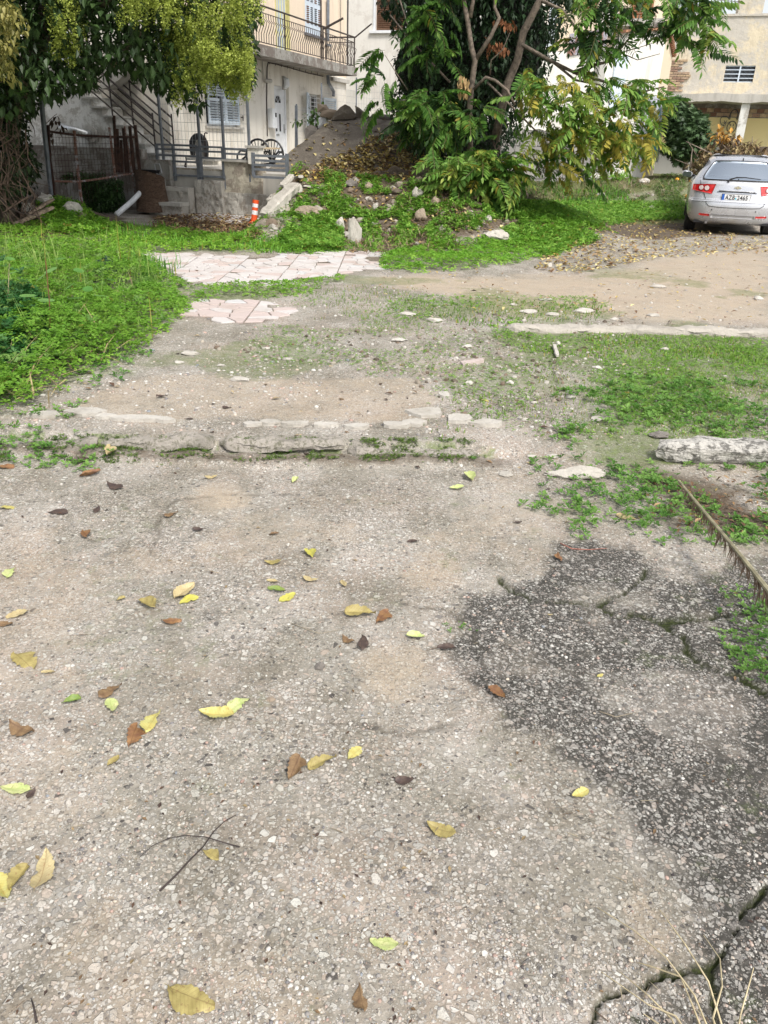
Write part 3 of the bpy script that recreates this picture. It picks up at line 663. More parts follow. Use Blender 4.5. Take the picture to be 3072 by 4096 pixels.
# wall lamp over the door, junction, cables, meter box
s_, z_ = FS(1133, 330)
mb = HM(); mb.box(s_ - .09, s_ + .09, 0, .03, z_ - .17, z_ + .15); lp = mb.build('wall_lamp', M_CONCL, house)
mb = HM(); mb.tube([(s_, .03, z_ + .1), (s_, .09, z_ + .06), (s_, .1, z_ - .06), (s_, .03, z_ - .12)], [.05, .08, .08, .05], 8); mb.build('lamp_glass', M_WPAINT, lp)
s_, z_ = FS(1080, 468)
mb = HM(); mb.bbox(s_ - .13, s_ + .13, .003, .14, z_ - .26, z_ + .20, .02); mx = mb.build('meter_box', M_WPAINT, house)
mb = HM(); mb.box(s_ + .02, s_ + .10, .142, .146, z_, z_ + .10); mb.build('meter_window', M_GLASS, mx)
def path_on_facade(pts, off=.02): return [(FS(x, y)[0], off, FS(x, y)[1]) for x, y in pts]
mb = HM(); mb.tube(path_on_facade([(1067, 545), (1064, 400), (1066, 268), (1070, 250), (1100, 256), (1160, 272), (1230, 292), (1290, 305)]), .014, 5)
for k in range(9):
    x = 1075 + k * 24; mb.tube([(FS(x, 252 + (x - 1070) * .24)[0], .02, FS(x, 252 + (x - 1070) * .24)[1] - .02), (FS(x, 252)[0], .03, FS(x, 252 + (x - 1070) * .24)[1] + .06)], .009, 4)
mb.build('cable', M_IRON, house)
mb = HM(); mb.tube(path_on_facade([(1045, 235), (1049, 318), (1058, 325)], .03), .016, 5); mb.tube(path_on_facade([(1050, 322), (1075, 324)], .06), [.04, .05], 6); mb.build('bracket_lamp', M_CONCL, house)
mb = HM(); mb.tube(path_on_facade([(1299, 300), (1301, 330), (1322, 365), (1321, 385)], .10), .05, 7); mb.build('drainpipe', M_GREYM, house)
mb = HM(); mb.tube(path_on_facade([(1303, 0), (1303, 120), (1303, 165)], .07), .045, 7); mb.box(3.2, 3.42, .0, .12, 3.88, 3.93); mb.build('drainpipe', M_GREYM, house)
mb = HM(); mb.tube([(4.3, .05, 3.4), (4.3, .05, 6.0)], .012, 4); mb.build('cable', M_IRON, house)
# upper door curtain: blue, grey and yellow stripes as real folds of cloth
cols = [(.45, .50, .55), (.62, .58, .25), (.35, .50, .58), (.50, .50, .52), (.66, .62, .28), (.38, .44, .50)]
mb0 = HM(); mb0.box(UD[0], UD[1], -.19, -.16, UD[2], UD[3]); bd = mb0.build('balcony_door', M_DARK, house)
n = 14; wd = (UD[1] - UD[0] - .08) / n
for k in range(n):
    mb = HM(); s0 = UD[0] + .04 + k * wd
    mb.tube([(s0 + wd / 2, -.09 + .012 * (k % 2), UD[2] + .12), (s0 + wd / 2, -.09, UD[3])], wd * .56, 6)
    mb.build('curtain_fold', mat_plain('curtain_cloth_%d' % (k % 6), cols[k % 6], .9, var=.1) if k < 6 else bpy.data.materials['curtain_cloth_%d' % (k % 6)], bd)
mb = HM(); mb.box(UD[0] - .0, UD[0] + .035, -.06, 0.02, UD[2], UD[3]); mb.box(UD[1] - .035, UD[1], -.06, 0.02, UD[2], UD[3]); mb.build('door_frame', mat_plain('yellow_frame', (.60, .55, .25), .6), bd)
# upper window shutters: white closed leaf with four louvre columns
uw = wall_o = None
mb = HM(); mb.box(UW[0], UW[1], -.05, .0, UW[2], UW[3]); uw = mb.build('window', M_BLUEW, house)
for k in range(4):
    s0 = UW[0] + .10 + k * .27
    for j in range(3):
        z0 = 4.30 + j * .52
        for q in range(9):
            mb = HM(); zq = z0 + q * .047; mb.add([(s0, .001, zq), (s0 + .15, .001, zq), (s0 + .15, .022, zq + .022), (s0, .022, zq + .022)], [(0, 1, 2, 3)])
            mb.box(s0, s0 + .15, .001, .006, zq + .004, zq + .02); mb.build('louvre', M_GREYM if (k + j) % 3 else M_ORW, uw)
mb = HM(); mb.box(UW[0] - .08, UW[1] + .1, -.02, .07, UW[2] - .06, UW[2] - .002); mb.build('sill', M_GREYM, uw)

# balcony: slab, edge, bellied railing
OB = .80
mb = HM(); mb.box(SL, 3.55, .002, OB, ZS0, ZS1 - .02); mb.box(SL, 3.57, OB + .002, OB + .05, ZS0 - .03, ZS1); mb.box(3.552, 3.60, .002, OB + .05, ZS0 - .03, ZS1); slab = mb.build('balcony_slab', M_CONC, house)
mb = HM(); SE = 3.5; ZR = 4.12
mb.tube([(SL, OB, ZR), (SE, OB, ZR), (SE, 0, ZR)], .02, 6); mb.tube([(SL, OB, ZR - .13), (SE, OB, ZR - .13), (SE, 0, ZR - .13)], .010, 5); mb.tube([(SL, OB, ZS1 + .05), (SE, OB, ZS1 + .05), (SE, 0, ZS1 + .05)], .012, 5)
rail = mb.build('balcony_railing', M_IRON, house)
def baluster_me():
    mb = MB((0, 0, 0), HD, HN); h = ZR - .13 - ZS1 - .05
    mb.tube([(0, 0, 0), (0, .0, h * .30), (0, .055, h * .52), (0, .085, h * .68), (0, .01, h * .80), (0, 0, h)], .009, 5, False)
    me = bpy.data.meshes.new('baluster'); me.from_pydata([tuple(v) for v in mb.v], [], mb.f); me.materials.append(M_IRON); return me
bm = baluster_me()
for k in range(62): share('baluster', bm, rail, H(SE - .07 - k * .125, OB, ZS1 + .05))
for k in range(6): share('baluster', bm, rail, H(SE, .08 + k * .125, ZS1 + .05), (0, 0, -pi / 2))
for s in (SE, 1.35, 1.15, -1.2, -3.5):
    mb = HM(); mb.tube([(s, OB, ZS1 - .02), (s, OB, ZR)], .02, 5); mb.build('railing_post', M_IRON, rail)
for s, hh in ((1.12, 6.2), (3.05, 6.2)):
    mb = HM(); mb.tube([(s, OB - .04, ZS1), (s, OB - .04, hh)], .022, 6); mb.build('awning_pole', M_IRON, rail)
p1, p2 = P(1165, 92, 24.0), P(1204, 70, 24.0)
a1 = H(1.15, OB + .02, ZR - .05); mb = MB(); mb.tube([a1, a1 + HN * .55 + np.array([0, 0, .23])], .03, 5); mb.build('awning_arm', M_IRON, rail)
a1 = H(SE, OB + .02, ZR); mb = MB(); mb.tube([a1, a1 + HN * .50 + np.array([0, 0, .33])], .022, 5); mb.build('awning_arm', M_IRON, rail)

# ---------------------------------------------------------------- side wing with the outside stair
wing = thing('house_wing', H(SL, -3, 0), 'cream rear wing behind the outside stair, with a grey-white corner strip', 'house wing')
mb = HM(); mb.box(SL - .005, SL + .3, -9, -.01, -.2, 7.0); mb.build('wall', M_CREAM, wing)
o1, z1 = SP(286, 400, SL - .06)
mb = HM(); mb.box(SL - .07, SL - .008, o1 - .16, o1 + .10, -.2, 4.5); mb.build('corner_strip', M_BLUEW, wing)
SN, SFq = -6.05, -5.35
def so(x, y, s): return SP(x, y, s)
nf = so(622, 628, SN); nt_ = so(330, 333, SN); ff_ = so(688, 617, SFq)
stair = thing('outside_stair', H(SN, nf[0], 0), 'white plastered outside stair with grey treads and a dark iron railing', 'stair')
rise = .165; run = (nf[0] - nt_[0]) / max(1, (nt_[1] - (nf[1] + .85)) / rise) if False else .235
zb = .92; nst = 13
prof = [(nf[0] + .05, zb)]
for k in range(nst): prof += [(nf[0] - k * run, zb + (k + 1) * rise), (nf[0] - (k + 1) * run, zb + (k + 1) * rise)]
body = [(nf[0] + .05, -.1)] + [(nf[0] - .0, zb)] + prof[1:] + [(nf[0] - nst * run - 1.2, zb + nst * rise), (nf[0] - nst * run - 1.2, -.1)]
mb = MB(HA, HD, HN); mb.prism(body, SN + .02, SFq, 'x'); mb.build('side_wall', M_STAINW, stair)
for k in range(nst):
    y0 = nf[0] - (k + 1) * run - .01; mb = HM(); mb.box(SN - .03, SFq + .03, y0, y0 + run + .04, zb + (k + 1) * rise, zb + (k + 1) * rise + .035); mb.build('tread', M_GREYB, stair)
for (s, nm) in ((SN, 0), (SFq - .02, 1)):
    mb = HM(); y0 = nf[0] + .02 - .0; L = nst * run; zt = zb + .10
    for h in (.22, .40, .58, .76): mb.tube([(s, y0, zt + h), (s, y0 - L, zt + h + nst * rise)], .016 if h < .7 else .022, 5)
    rl = mb.build('railing', M_IRON, stair)
    for k in (0, 4, 8, 12):
        yy = y0 - k * run; zz = zb + (k + .3) * rise
        mb = HM(); mb.tube([(s, yy, zz), (s, yy, zz + .88)], .018, 5); mb.build('railing_post', M_IRON, rl)
# sloping slab of the upper flight
mb = HM(); q0 = so(437, 360, SFq); q1 = so(512, 280, SFq)
mb.prism([(q0[0], q0[1]), (q0[0] + .25, q0[1] + .03), (q1[0] + .35, q1[1]), (q1[0] + .35, q1[1] + .5), (q1[0], q1[1] + .5)], SFq - .35, SFq + .05, 'x'); mb.build('upper_flight', M_CONCL, stair)
# duct out of the stair wall
o0, z0 = SP(345, 527, SN - .02)
duct = thing('flue_duct', H(SN, o0, z0), 'short shiny metal flue duct sticking out of the white stair wall', 'duct')
M_ALU = mat_plain('bright_duct_metal', (.62, .63, .62), .35, .8, var=.12, scale=30)
mb = HM(); mb.tube([(SN + .02, o0 + .1, z0 - .04), (SN - .12, o0 + .04, z0 - .04), (SN - .22, o0 - .10, z0 + .0), (SN - .28, o0 - .42, z0 + .07)], .085, 12); mb.build('pipe', M_ALU, duct, smooth=True)
mb = HM(); mb.tube([(SN - .0, o0 + .1, z0 - .04), (SN - .03, o0 + .1, z0 - .04)], .16, 14); mb.build('wall_collar', M_CONCL, duct)

# concrete yard wall and lower wall
SW = -6.75
oa, za = SP(150, 574, SW); ob, zb_ = SP(562, 590, SW); oc, zc = SP(652, 640, SW)
mb = HM(); mb.box(SW - .0, SW + .2, oa - 3, ob, -.3, (za + zb_) / 2 - .03); cw = mb.build('yard_wall', M_CONC, None); props(cw, 'dark weathered concrete yard wall behind the rusty fence', 'wall')
mb = HM(); mb.box(SW + .003, SW + .2, ob + .004, oc + .12, -.3, zc); cw = mb.build('yard_wall', M_CONC, None); props(cw, 'lower mossy concrete wall between the rusty posts and the grey gate rails', 'wall')

# ---------------------------------------------------------------- terrace in front of the house
ST = -6.6; TZ = .92
TO = SP(1105, 700, ST)[0]                # outer end
mb = HM(); mb.box(ST + .02, 6, .003, TO + .3, -.2, TZ - .06); tr = mb.build('terrace', M_CONCL, None); props(tr, kind='structure')
ow0 = SP(655, 720, ST)[0]; ow1 = SP(790, 730, ST)[0]; ow2 = SP(900, 730, ST)[0]; ow3 = SP(1050, 720, ST)[0]
rw = thing('retaining_wall', H(ST, ow2, 0), 'rough low retaining wall under the terrace, peeling cream render above brown rubble', 'wall')
rr = np.random.default_rng(5)
def rough_face(o0, o1, z0, z1, s, amp, mat, nm, parent, seed=0, nu=40, nv=16, thick=.2):
    U, Vv = np.meshgrid(np.linspace(o0, o1, nu), np.linspace(z0, z1, nv), indexing='ij')
    D_ = s - amp * 2 * (fbm(U * 4 + seed, Vv * 4, seed, 5) - .5) - amp * .8 * (fbm(U * 15, Vv * 15, seed + 2, 2) - .5)
    Vt = [H(D_[i, j], U[i, j], Vv[i, j]) for i in range(nu) for j in range(nv)]; idx = np.arange(nu * nv).reshape(nu, nv)
    F = [(idx[i, j], idx[i + 1, j], idx[i + 1, j + 1], idx[i, j + 1]) for i in range(nu - 1) for j in range(nv - 1)]
    b0 = len(Vt)
    for i in range(nu): Vt.append(H(s + thick, U[i, -1], z1))
    F += [(idx[i, nv - 1], idx[i + 1, nv - 1], b0 + i + 1, b0 + i) for i in range(nu - 1)]
    b1 = len(Vt)
    for j in range(nv): Vt += [H(s + thick, o0, Vv[0, j])]
    F += [(idx[0, j], idx[0, j + 1], b1 + j + 1, b1 + j) for j in range(nv - 1)]
    b1 = len(Vt)
    for j in range(nv): Vt += [H(s + thick, o1, Vv[-1, j])]
    F += [(idx[nu - 1, j], idx[nu - 1, j + 1], b1 + j + 1, b1 + j) for j in range(nv - 1)]
    return mesh_obj(nm, Vt, F, mat, parent, smooth=False)
M_RUB = mat_wall('rubble_masonry', (.30, .27, .23), (.06, .055, .04), 1.0, 2.2, streak=False, patch=(.42, .40, .36), pamt=.8, coarse=1.2, bmp=.9)
M_RUBP = mat_wall('peeling_render', (.50, .46, .37), (.14, .12, .09), .9, 2.0, patch=(.26, .22, .18), pamt=.7, coarse=.8, bmp=.7)
rough_face(ow0, ow1, -.2, TZ - .36, ST - .35, .06, M_RUB, 'rubble_face', rw, 3)
rough_face(ow1 + .004, ow2, -.2, TZ - .22, ST - .12, .05, M_RUB, 'rubble_face', rw, 9)
rough_face(ow2 + .004, TO - .05, -.2, TZ - .42, ST - .06, .05, M_RUB, 'rubble_face', rw, 15)
rough_face(ow2 + .004, ow3, TZ - .42, TZ + .12, ST - .03, .015, M_RUBP, 'rendered_face', rw, 21)
rough_face(ow0, ow2, TZ - .30, TZ - .03, ST + .05, .03, M_RUBP, 'rendered_face', rw, 27)
mb = HM(); mb.box(ST - .08, ST + .2, ow2 - .02, ow3 + .05, TZ + .122, TZ + .16); mb.build('coping', M_CONCL, rw)
# steps at the foot of the wall
st2 = thing('low_steps', H(ST - .6, ow0, 0), 'pair of stained stone steps below the grey rails, beside the brown stump', 'steps')
for k, (zz, ds) in enumerate(((.30, .62), (.55, .34))):
    rough_face(ow0 + .02, ow1 - .03, -.1, zz - .06, ST - ds, .02, M_RUB, 'riser', st2, 40 + k, 30, 8, .3)
    mb = HM(); mb.box(ST - ds - .03, ST - ds + .33, ow0 + .0, ow1 - .02, zz - .058, zz); mb.build('step_tread', M_CONCL, st2)
mb = HM(); mb.bbox(ow0 - .05, ow0 + .18, 0, 0, 0, 0) if False else mb.box(ST - .5, ST - .25, ow0 - .02, ow0 + .2, .56, .70); mb.build('corner_stone', M_CONCL, st2)

# grey rails and tall fence of welded mesh
fence = thing('terrace_fence', H(ST, ow1, TZ), 'tall welded wire mesh fence on thin grey posts along the terrace', 'fence')
mesh_posts = [(636, 370, 655, 690), (802, 370, 793, 728), (891, 386, 894, 707), (995, 364, 993, 673)]
po = []
for xt, yt, xb, yb in mesh_posts:
    o_, zt = SP(xt, yt, ST); o2, zb2 = SP(xb, yb, ST); po.append((o_ * .5 + o2 * .5, zb2, zt))
    mb = HM(); mb.box(ST - .025, ST + .025, po[-1][0] - .019, po[-1][0] + .019, min(zb2, TZ) - .3, zt); mb.build('post', M_GREYM, fence)
def wire_panel(parent, P0, P1, z0, z1, dv, dh, r=.004, mat=M_WIRE, name='mesh_panel'):
    P0 = np.array(P0, float); P1 = np.array(P1, float); L = np.linalg.norm(P1 - P0); a = (P1 - P0) / L
    mb = MB(P0, a, np.cross([0, 0, 1.], a))
    for k in range(int(L / dv) + 1): mb.tube([(k * dv, 0, z0), (k * dv, 0, z1)], r, 3, False)
    for k in range(int((z1 - z0) / dh) + 1): mb.tube([(0, .004, z0 + k * dh), (L, .004, z0 + k * dh)], r, 3, False)
    return mb.build(name, mat, parent)
for i in range(3): wire_panel(fence, H(ST, po[i][0], 0), H(ST, po[i + 1][0], 0), TZ + .02, min(po[i][2], po[i + 1][2]) - .08, .075, .15, .0028)
# second run of mesh further back, towards the white building
fence2 = thing('terrace_fence', H(1.0, 1.9, TZ), 'thin wire mesh fence rising behind the tilted slab', 'fence')
q = [SP(1186, 425, -1.0), SP(1286, 340, 1.0), SP(1426, 318, 3.5), SP(1500, 330, 4.5)]
ps = [H(-1.0, q[0][0], 0), H(1.0, q[1][0], 0), H(3.5, q[2][0], 0), H(4.5, q[3][0] + .8, 0)]
for k, p in enumerate(ps):
    mb = MB(p); mb.box(-.02, .02, -.02, .02, .5, q[min(k, 3)][1] + .05); mb.build('post', M_GREYM, fence2)
for k in range(3): wire_panel(fence2, ps[k], ps[k + 1], 1.3, min(q[k][1], q[k + 1][1]), .085, .16, .003)

def rails(name, pts, zs, zposts, label, s=ST - .02, r=.022):
    t = thing(name, H(s, pts[0], zs[0]), label, 'railing')
    for z in zs:
        mb = HM(); mb.box(s - r, s + r, pts[0], pts[-1], z - r * .8, z + r * .8); mb.build('rail', M_GREYM, t)
    for p in pts:
        mb = HM(); mb.box(s - r - .003, s + r + .003, p - r, p + r, zposts[0], zposts[1]); mb.build('rail_post', M_GREYM, t)
    return t
oA = SP(630, 600, ST)[0]; oB = SP(790, 600, ST)[0]; oC = SP(893, 600, ST)[0]; oD = SP(990, 600, ST)[0]
zr = [SP(700, y, ST)[1] for y in (580, 598, 622, 645, 700)]
rails('grey_railing', [oA, SP(695, 600, ST)[0], oB], zr, (zr[-1] - .1, zr[0]), 'grey tube railing left of the middle mesh post, above the stone steps')
zr = [SP(840, y, ST)[1] for y in (588, 606, 632, 706)]
rails('grey_railing', [oB + .04, oC], zr, (zr[-1] - .02, zr[0]), 'grey gate panel between the second and third mesh posts')
zr = [SP(940, y, ST)[1] for y in (596, 616, 640)]
rails('grey_railing', [oC + .03, oD], zr, (zr[-1] - .02, zr[0]), 'grey rails on the cream wall beside the white pillar')
# white stub pillar + gate by the slab
oe = SP(1000, 600, ST - .05)[0]; of = SP(1044, 600, ST - .05)[0]; zt = SP(1020, 592, ST - .05)[1]
pil = thing('gate_pillar', H(ST - .1, oe, TZ), 'stubby cream pillar beside the black garden chairs', 'pillar')
mb = HM(); mb.box(ST - .15, ST + .05, oe, of, TZ + .1, zt); mb.build('shaft', M_CREAM, pil); mb = HM(); mb.box(ST - .18, ST + .08, oe - .03, of + .03, zt, zt + .04); mb.build('cap', M_CONCL, pil)
og = SP(1015, 650, ST - .35)[0]; oh = SP(1150, 650, ST - .35)[0]
zz = [SP(1050, y, ST - .35)[1] for y in (623, 642, 660, 678, 708)]
rails('grey_gate', [og, oh], zz, (zz[-1], zz[0] + .05), 'grey tube gate half hidden behind the tilted concrete slab', ST - .37, .025)
# ---------------------------------------------------------------- white building in the middle distance
S9 = 10.0
def back_plane(x0, x1, y0, y1, s, d=.3):
    o0, zt = SP(x0, y0, s); o1, _ = SP(x1, y0, s); _, zb = SP(x0, y1, s); return o0, o1, zb, zt
mid = thing('white_building', H(S9, 2, 0), 'plain white building with a brown shuttered window behind the house corner', 'building')
oL, oR, zb, _ = back_plane(1330, 1720, 0, 560, S9); wz = SP(1500, 8, S9)[1]; wz0 = SP(1500, 122, S9)[1]; wo0 = SP(1503, 60, S9)[0]; wo1 = wo0 + 1.15
def S9frame(): return MB(H(S9, 0, 0), HN, -HD)
wall_with_holes(oL - 2.2, oR + 3, -.2, 8.5, [(wo0, wo1, wz0, wz0 + 1.55)], .18, M_WHITEW, 'wall', mid, S9frame)
mb = S9frame(); mb.box(wo0, wo1, -.14, -.10, wz0, wz0 + 1.55); wn = mb.build('window', M_BROWNW, mid)
for k in range(26):
    mb = S9frame(); z = wz0 + .04 + k * .057; mb.add([(wo0 + .05, -.10, z), (wo1 - .03, -.10, z), (wo1 - .03, -.065, z + .03), (wo0 + .05, -.065, z + .03), (wo0 + .05, -.10, z + .045), (wo1 - .03, -.10, z + .045)], [(0, 1, 2, 3), (3, 2, 5, 4)]); mb.build('slat', M_BROWNW, wn)
mb = S9frame(); mb.box(wo0 - .08, wo0 + .0, -.02, .03, wz0, wz0 + 1.6); mb.box(wo1, wo1 + .08, -.02, .03, wz0, wz0 + 1.6); mb.build('frame', M_WPAINT, wn)
mb = S9frame(); mb.box(wo0 - .2, wo1 + .2, 0, .09, wz0 - .09, wz0 - .003); mb.build('sill', M_WPAINT, wn)

# ---------------------------------------------------------------- long white shed with a block base and a gable
W1p = P(1690, 700, 22.0); W2p = P(2586, 640, 28.0); W1p[2] = W2p[2] = 0
wd_ = (W2p - W1p); WL = np.linalg.norm(wd_); wd_ /= WL; wn_ = np.array([wd_[1], -wd_[0], 0])
def WM(): return MB(W1p, wd_, wn_)
def WS(x, y, off=0.0):
    r_ = ray(x, y); t = ((W1p + wn_ * off - CO) @ wn_) / (r_ @ wn_); p = CO + t * r_; return (p - W1p) @ wd_, p[2]
shed = thing('white_shed', W1p + wd_ * WL, 'long white shed with a grey block base, metal roof edge and cream gable end', 'shed')
zB = WS(2200, 492)[1]
tops = [(.35, WS(1700, 150)[1])] + [WS(x, y) for x, y in ((2250, 205), (2395, 182), (2400, 200), (2480, 205), (2500, 132), (2586, 108))]
poly = [(.35, -.2), (WL, -.2), (WL, tops[-1][1])] + [(s, z) for s, z in tops[::-1][1:]]
mb = WM(); mb.prism(poly, 0, -.25); mb.build('wall', M_WHITEW, shed)
# gable face turns away along the lot axis
g0 = W1p + wd_ * WL; g1p = P(2690, 228, 29.6); g1 = np.array([g1p[0], g1p[1], 0]); gd = g1 - g0; GL = np.linalg.norm(gd); gd /= GL; gn = np.array([gd[1], -gd[0], 0])
zt0 = tops[-1][1]; zt1 = P(2690, 228, 29.6)[2]
mb = MB(g0, gd, gn); mb.prism([(0.003, -.2), (GL, -.2), (GL, zt1), (.35, zt0 - .15), (0.003, zt0 + .04)], .002, -.25); mb.build('gable_wall', M_PEACH if False else mat_wall('pale_gable_render', (.66, .57, .43), (.5, .42, .32), .4, .8), shed)
nt2 = 13
tm = MB((0, 0, 0), gd, gn); tm.tube([(-.02, -.10, 0), (.22, -.10, -.02)], [.09, .07], 8); tme = bpy.data.meshes.new('roof_tile'); tme.from_pydata([tuple(v) for v in tm.v], [], tm.f); tme.materials.append(M_TERRA)
for k in range(nt2):
    f = k / nt2; u = f * GL; z = zt0 + .05 + (zt1 - zt0) * f
    share('roof_tile', tme, shed, g0 + gd * u + np.array([0, 0, z]), (0, 0, 0))
    share('roof_tile', tme, shed, g0 + gd * u + gn * .14 + np.array([0, 0, z - .01]), (0, 0, 0))
# top edges
mb = WM(); s0, z0 = WS(2492, 132); mb.box(s0, WL + .05, -.2, .12, 0, 0) if False else mb.prism([(s0, tops[5][1]), (WL + .05, tops[6][1] + .02), (WL + .05, tops[6][1] + .09), (s0, tops[5][1] + .07)], .10, -.3); mb.build('roof_edge', M_TERRA, shed)
mb = WM()
s0, z0 = WS(2268, 205); s1, z1 = WS(2420, 180); n = 34
for k in range(n):
    a = s0 + (s1 - s0) * k / n; b_ = s0 + (s1 - s0) * (k + 1) / n; za_ = z0 + (z1 - z0) * k / n; mb.prism([(a, za_ - .12), ((a + b_) / 2, za_ - .12), ((a + b_) / 2, za_ + .42), (a, za_ + .40)], .03, .06 ); mb.prism([((a + b_) / 2 + .001, za_ - .12), (b_, za_ - .12), (b_, za_ + .42), ((a + b_) / 2 + .001, za_ + .42)], .0, .03)
ms = mb.build('metal_sheet', mat_wall('rust_edged_sheet', (.46, .45, .50), (.30, .12, .06), .9, 1.6, patch=(.34, .15, .08), pamt=.5, coarse=.05), shed); ms['label'] = 'rusty corrugated sheet on the shed top'
mb = WM(); s0, z0 = WS(2395, 260); mb.box(s0 - .14, s0 + .14, .003, .16, WS(2395, 420)[1], WS(2395, 195)[1]); mb.build('downpipe', M_GREYB, shed)
s0, z0 = WS(2470, 300); mb = WM(); mb.box(s0 - .25, s0 + .35, .003, .06, z0 - .9, z0 + .5); mb.build('patched_panel', M_BLUEW, shed)
# block base, blocks laid one by one
n = bricks(shed, W1p, wd_, wn_, WS(1790, 600)[0], WS(2440, 600)[0], .35, zB, .62, .215, .018, .07, M_BLOCK, 'concrete_block', seed=4, jit=.01)
# corrugated sheet leaning on the gable end, with blue paint marks
c0 = P(2563, 635, 27.3); c1 = P(2640, 635, 27.6); ct = P(2590, 380, 27.7); zc0 = c0[2]; zc1 = ct[2]
cd_ = c1 - c0; cd_[2] = 0; CL = np.linalg.norm(cd_); cd_ /= CL; cn = np.array([cd_[1], -cd_[0], 0]); tiltv = np.array([cn[0] * -.06, cn[1] * -.06, 1])
sh = thing('corrugated_sheet', c0, 'tall corrugated metal sheet with blue graffiti leaning at the shed corner', 'metal sheet')
def corr(n, w, z0, z1, amp=.02):
    m_ = MB(np.array([c0[0], c0[1], 0]), cd_, cn, az=tiltv); V = []; F = []
    for i in range(n * 4 + 1):
        u = i / (n * 4) * w; y = amp * sin(i * pi / 2)
        V += [(u, y, z0), (u, y, z1)]
    for i in range(n * 4): F.append((2 * i, 2 * i + 2, 2 * i + 3, 2 * i + 1))
    m_.add(V, F); return m_
corr(11, CL, zc0 - .1, zc1).build('sheet', mat_wall('zinc_sheet', (.50, .52, .58), (.60, .58, .58), .6, 1.6, coarse=.05), sh)
M_BLUEG = mat_plain('blue_spray_paint', (.10, .38, .62), .6, var=.1, bmp=0)
w0 = CL * .72; zz = zc0 + (zc1 - zc0) * .5
for q_ in ([(w0, zz + .55), (w0 + .02, zz + .35), (w0 + .18, zz + .36), (w0 + .17, zz + .58)], [(w0 - .3, zz + .5), (w0 - .25, zz + .35), (w0 - .12, zz + .42)], [(w0 + .2, zz + .6), (w0 + .22, zz + .2)],
           [(w0 - .02, zz - .25), (w0, zz - .75), (w0 + .03, zz - .95)], [(w0 + .05, zz - .2), (w0 + .08, zz - .8)], [(w0 - .1, zz - .9), (w0 + .15, zz - .55)]):
    mb = MB(np.array([c0[0], c0[1], 0]), cd_, cn, az=tiltv); mb.tube([(a, .022, b_) for a, b_ in q_], .016 if len(q_) != 3 else .03, 4); mb.build('graffiti_stroke', M_BLUEG, sh)

# ---------------------------------------------------------------- old ochre building on the right
SR = 11.2
def RM(off=0.0): return MB(H(SR - off, 0, 0), HN, -HD)
def RS(x, y, off=0.0): return SP(x, y, SR - off)
och = thing('old_building', H(SR, 11, 0), 'tall blotched ochre building with a small barred window above a concrete ledge', 'building')
oL = RS(2640, 300)[0]; zLed = RS(2900, 378)[1]; wA = RS(2905, 262); wB = RS(3010, 330)
zTop = RS(2900, 60)[1]; oStep = RS(2950, 60)[0]; zTop2 = zTop + 2.5
wall_with_holes(oL, 24, zLed + .002, zTop, [(wA[0], wB[0], wB[1], wA[1])], .25, M_OCHRE, 'wall', och, RM)
mb = RM(); mb.box(oStep, oStep + .75, -2, -.002, zTop + .003, zTop2); mb.build('chimney_breast', M_OCHRE, och)
mb = RM(); mb.box(oL, 24, -8, .04, zTop - .04, zTop + .03); mb.build('parapet', M_OCHRE, och)
mb = RM(); a, b_, c, d = wA[0], wB[0], wB[1], wA[1]
mb.box(a, b_, -.24, -.2, c, d); wnd = mb.build('window', M_DARK, och)
mb = RM(); cxm = (a + b_) / 2; mb.box(cxm - .025, cxm + .025, -.05, -.01, c, d)
for k in (1, 2, 3): mb.box(a, cxm - .026, -.05, -.012, c + (d - c) * k / 4 - .012, c + (d - c) * k / 4 + .012); mb.box(cxm + .026, b_, -.05, -.012, c + (d - c) * k / 4 - .012, c + (d - c) * k / 4 + .012)
for z0_, z1_ in ((c, c + .03), (d - .03, d)): mb.box(a, b_, -.06, -.052, z0_, z1_)
mb.build('window_frame', M_BLUEW, wnd)
mb = RM()
for k in range(22): mb.tube([(a + .04 + k * (b_ - a - .08) / 21, -.10, c), (a + .04 + k * (b_ - a - .08) / 21, -.10, d)], .01, 4, False)
mb.build('bars', M_GREYM, wnd)
# brick patch where the render has come off
p0 = RS(2684, 236); p1 = RS(2752, 370)
bricks(och, H(SR - .004, 0, 0), HN, -HD, p0[0] - .25, p1[0], p1[1] + .02, p0[1], .27, .075, .014, .05, M_BRICKA[:3], 'brick', seed=12, inside=lambda u, z: u < p1[0] - .05 - .25 * vnoise(z * 3, 0 * z, 4) - (.28 if z < p1[1] + .5 else 0) * vnoise(z * 9, 1, 3))
# ledge with a ragged edge
def ragged(u0, u1, z0, z1, o0, o1, mat, name, parent, seed, step=.19, fr=RM):
    mb = fr(); us = np.arange(u0, u1 + .001, step); r = np.random.default_rng(seed)
    pr = [(o1 + .16 * (fbm(u * 1.1, 0, 3, 4) - .5), z0 + .16 * (fbm(u * 1.3, 5, 4, 4) - .5), z1 + .08 * (fbm(u * .9, 9, 5, 4) - .5)) for u in us]
    V = []; F = []
    for u, (o, a, b_) in zip(us, pr): V += [(u, o0, a), (u, o, a + .02), (u, o, b_), (u, o0, b_ + .02)]
    for i in range(len(us) - 1):
        for k in range(4): F.append((4 * i + k, 4 * i + (k + 1) % 4, 4 * i + 4 + (k + 1) % 4, 4 * i + 4 + k))
    F += [(0, 1, 2, 3), tuple(4 * (len(us) - 1) + k for k in (3, 2, 1, 0))]
    mb.add(V, F); return mb.build(name, mat, parent)
ragged(RS(2672, 380, .5)[0], 22, zLed - .24, zLed, -.9, .45, M_CONCL, 'ledge', och, 6)
REC = -.75                                            # the lower wall is set back under the ledge
def RR(x, y): return SP(x, y, SR - REC)
def LM(): return MB(H(SR - REC, 0, 0), HN, -HD)
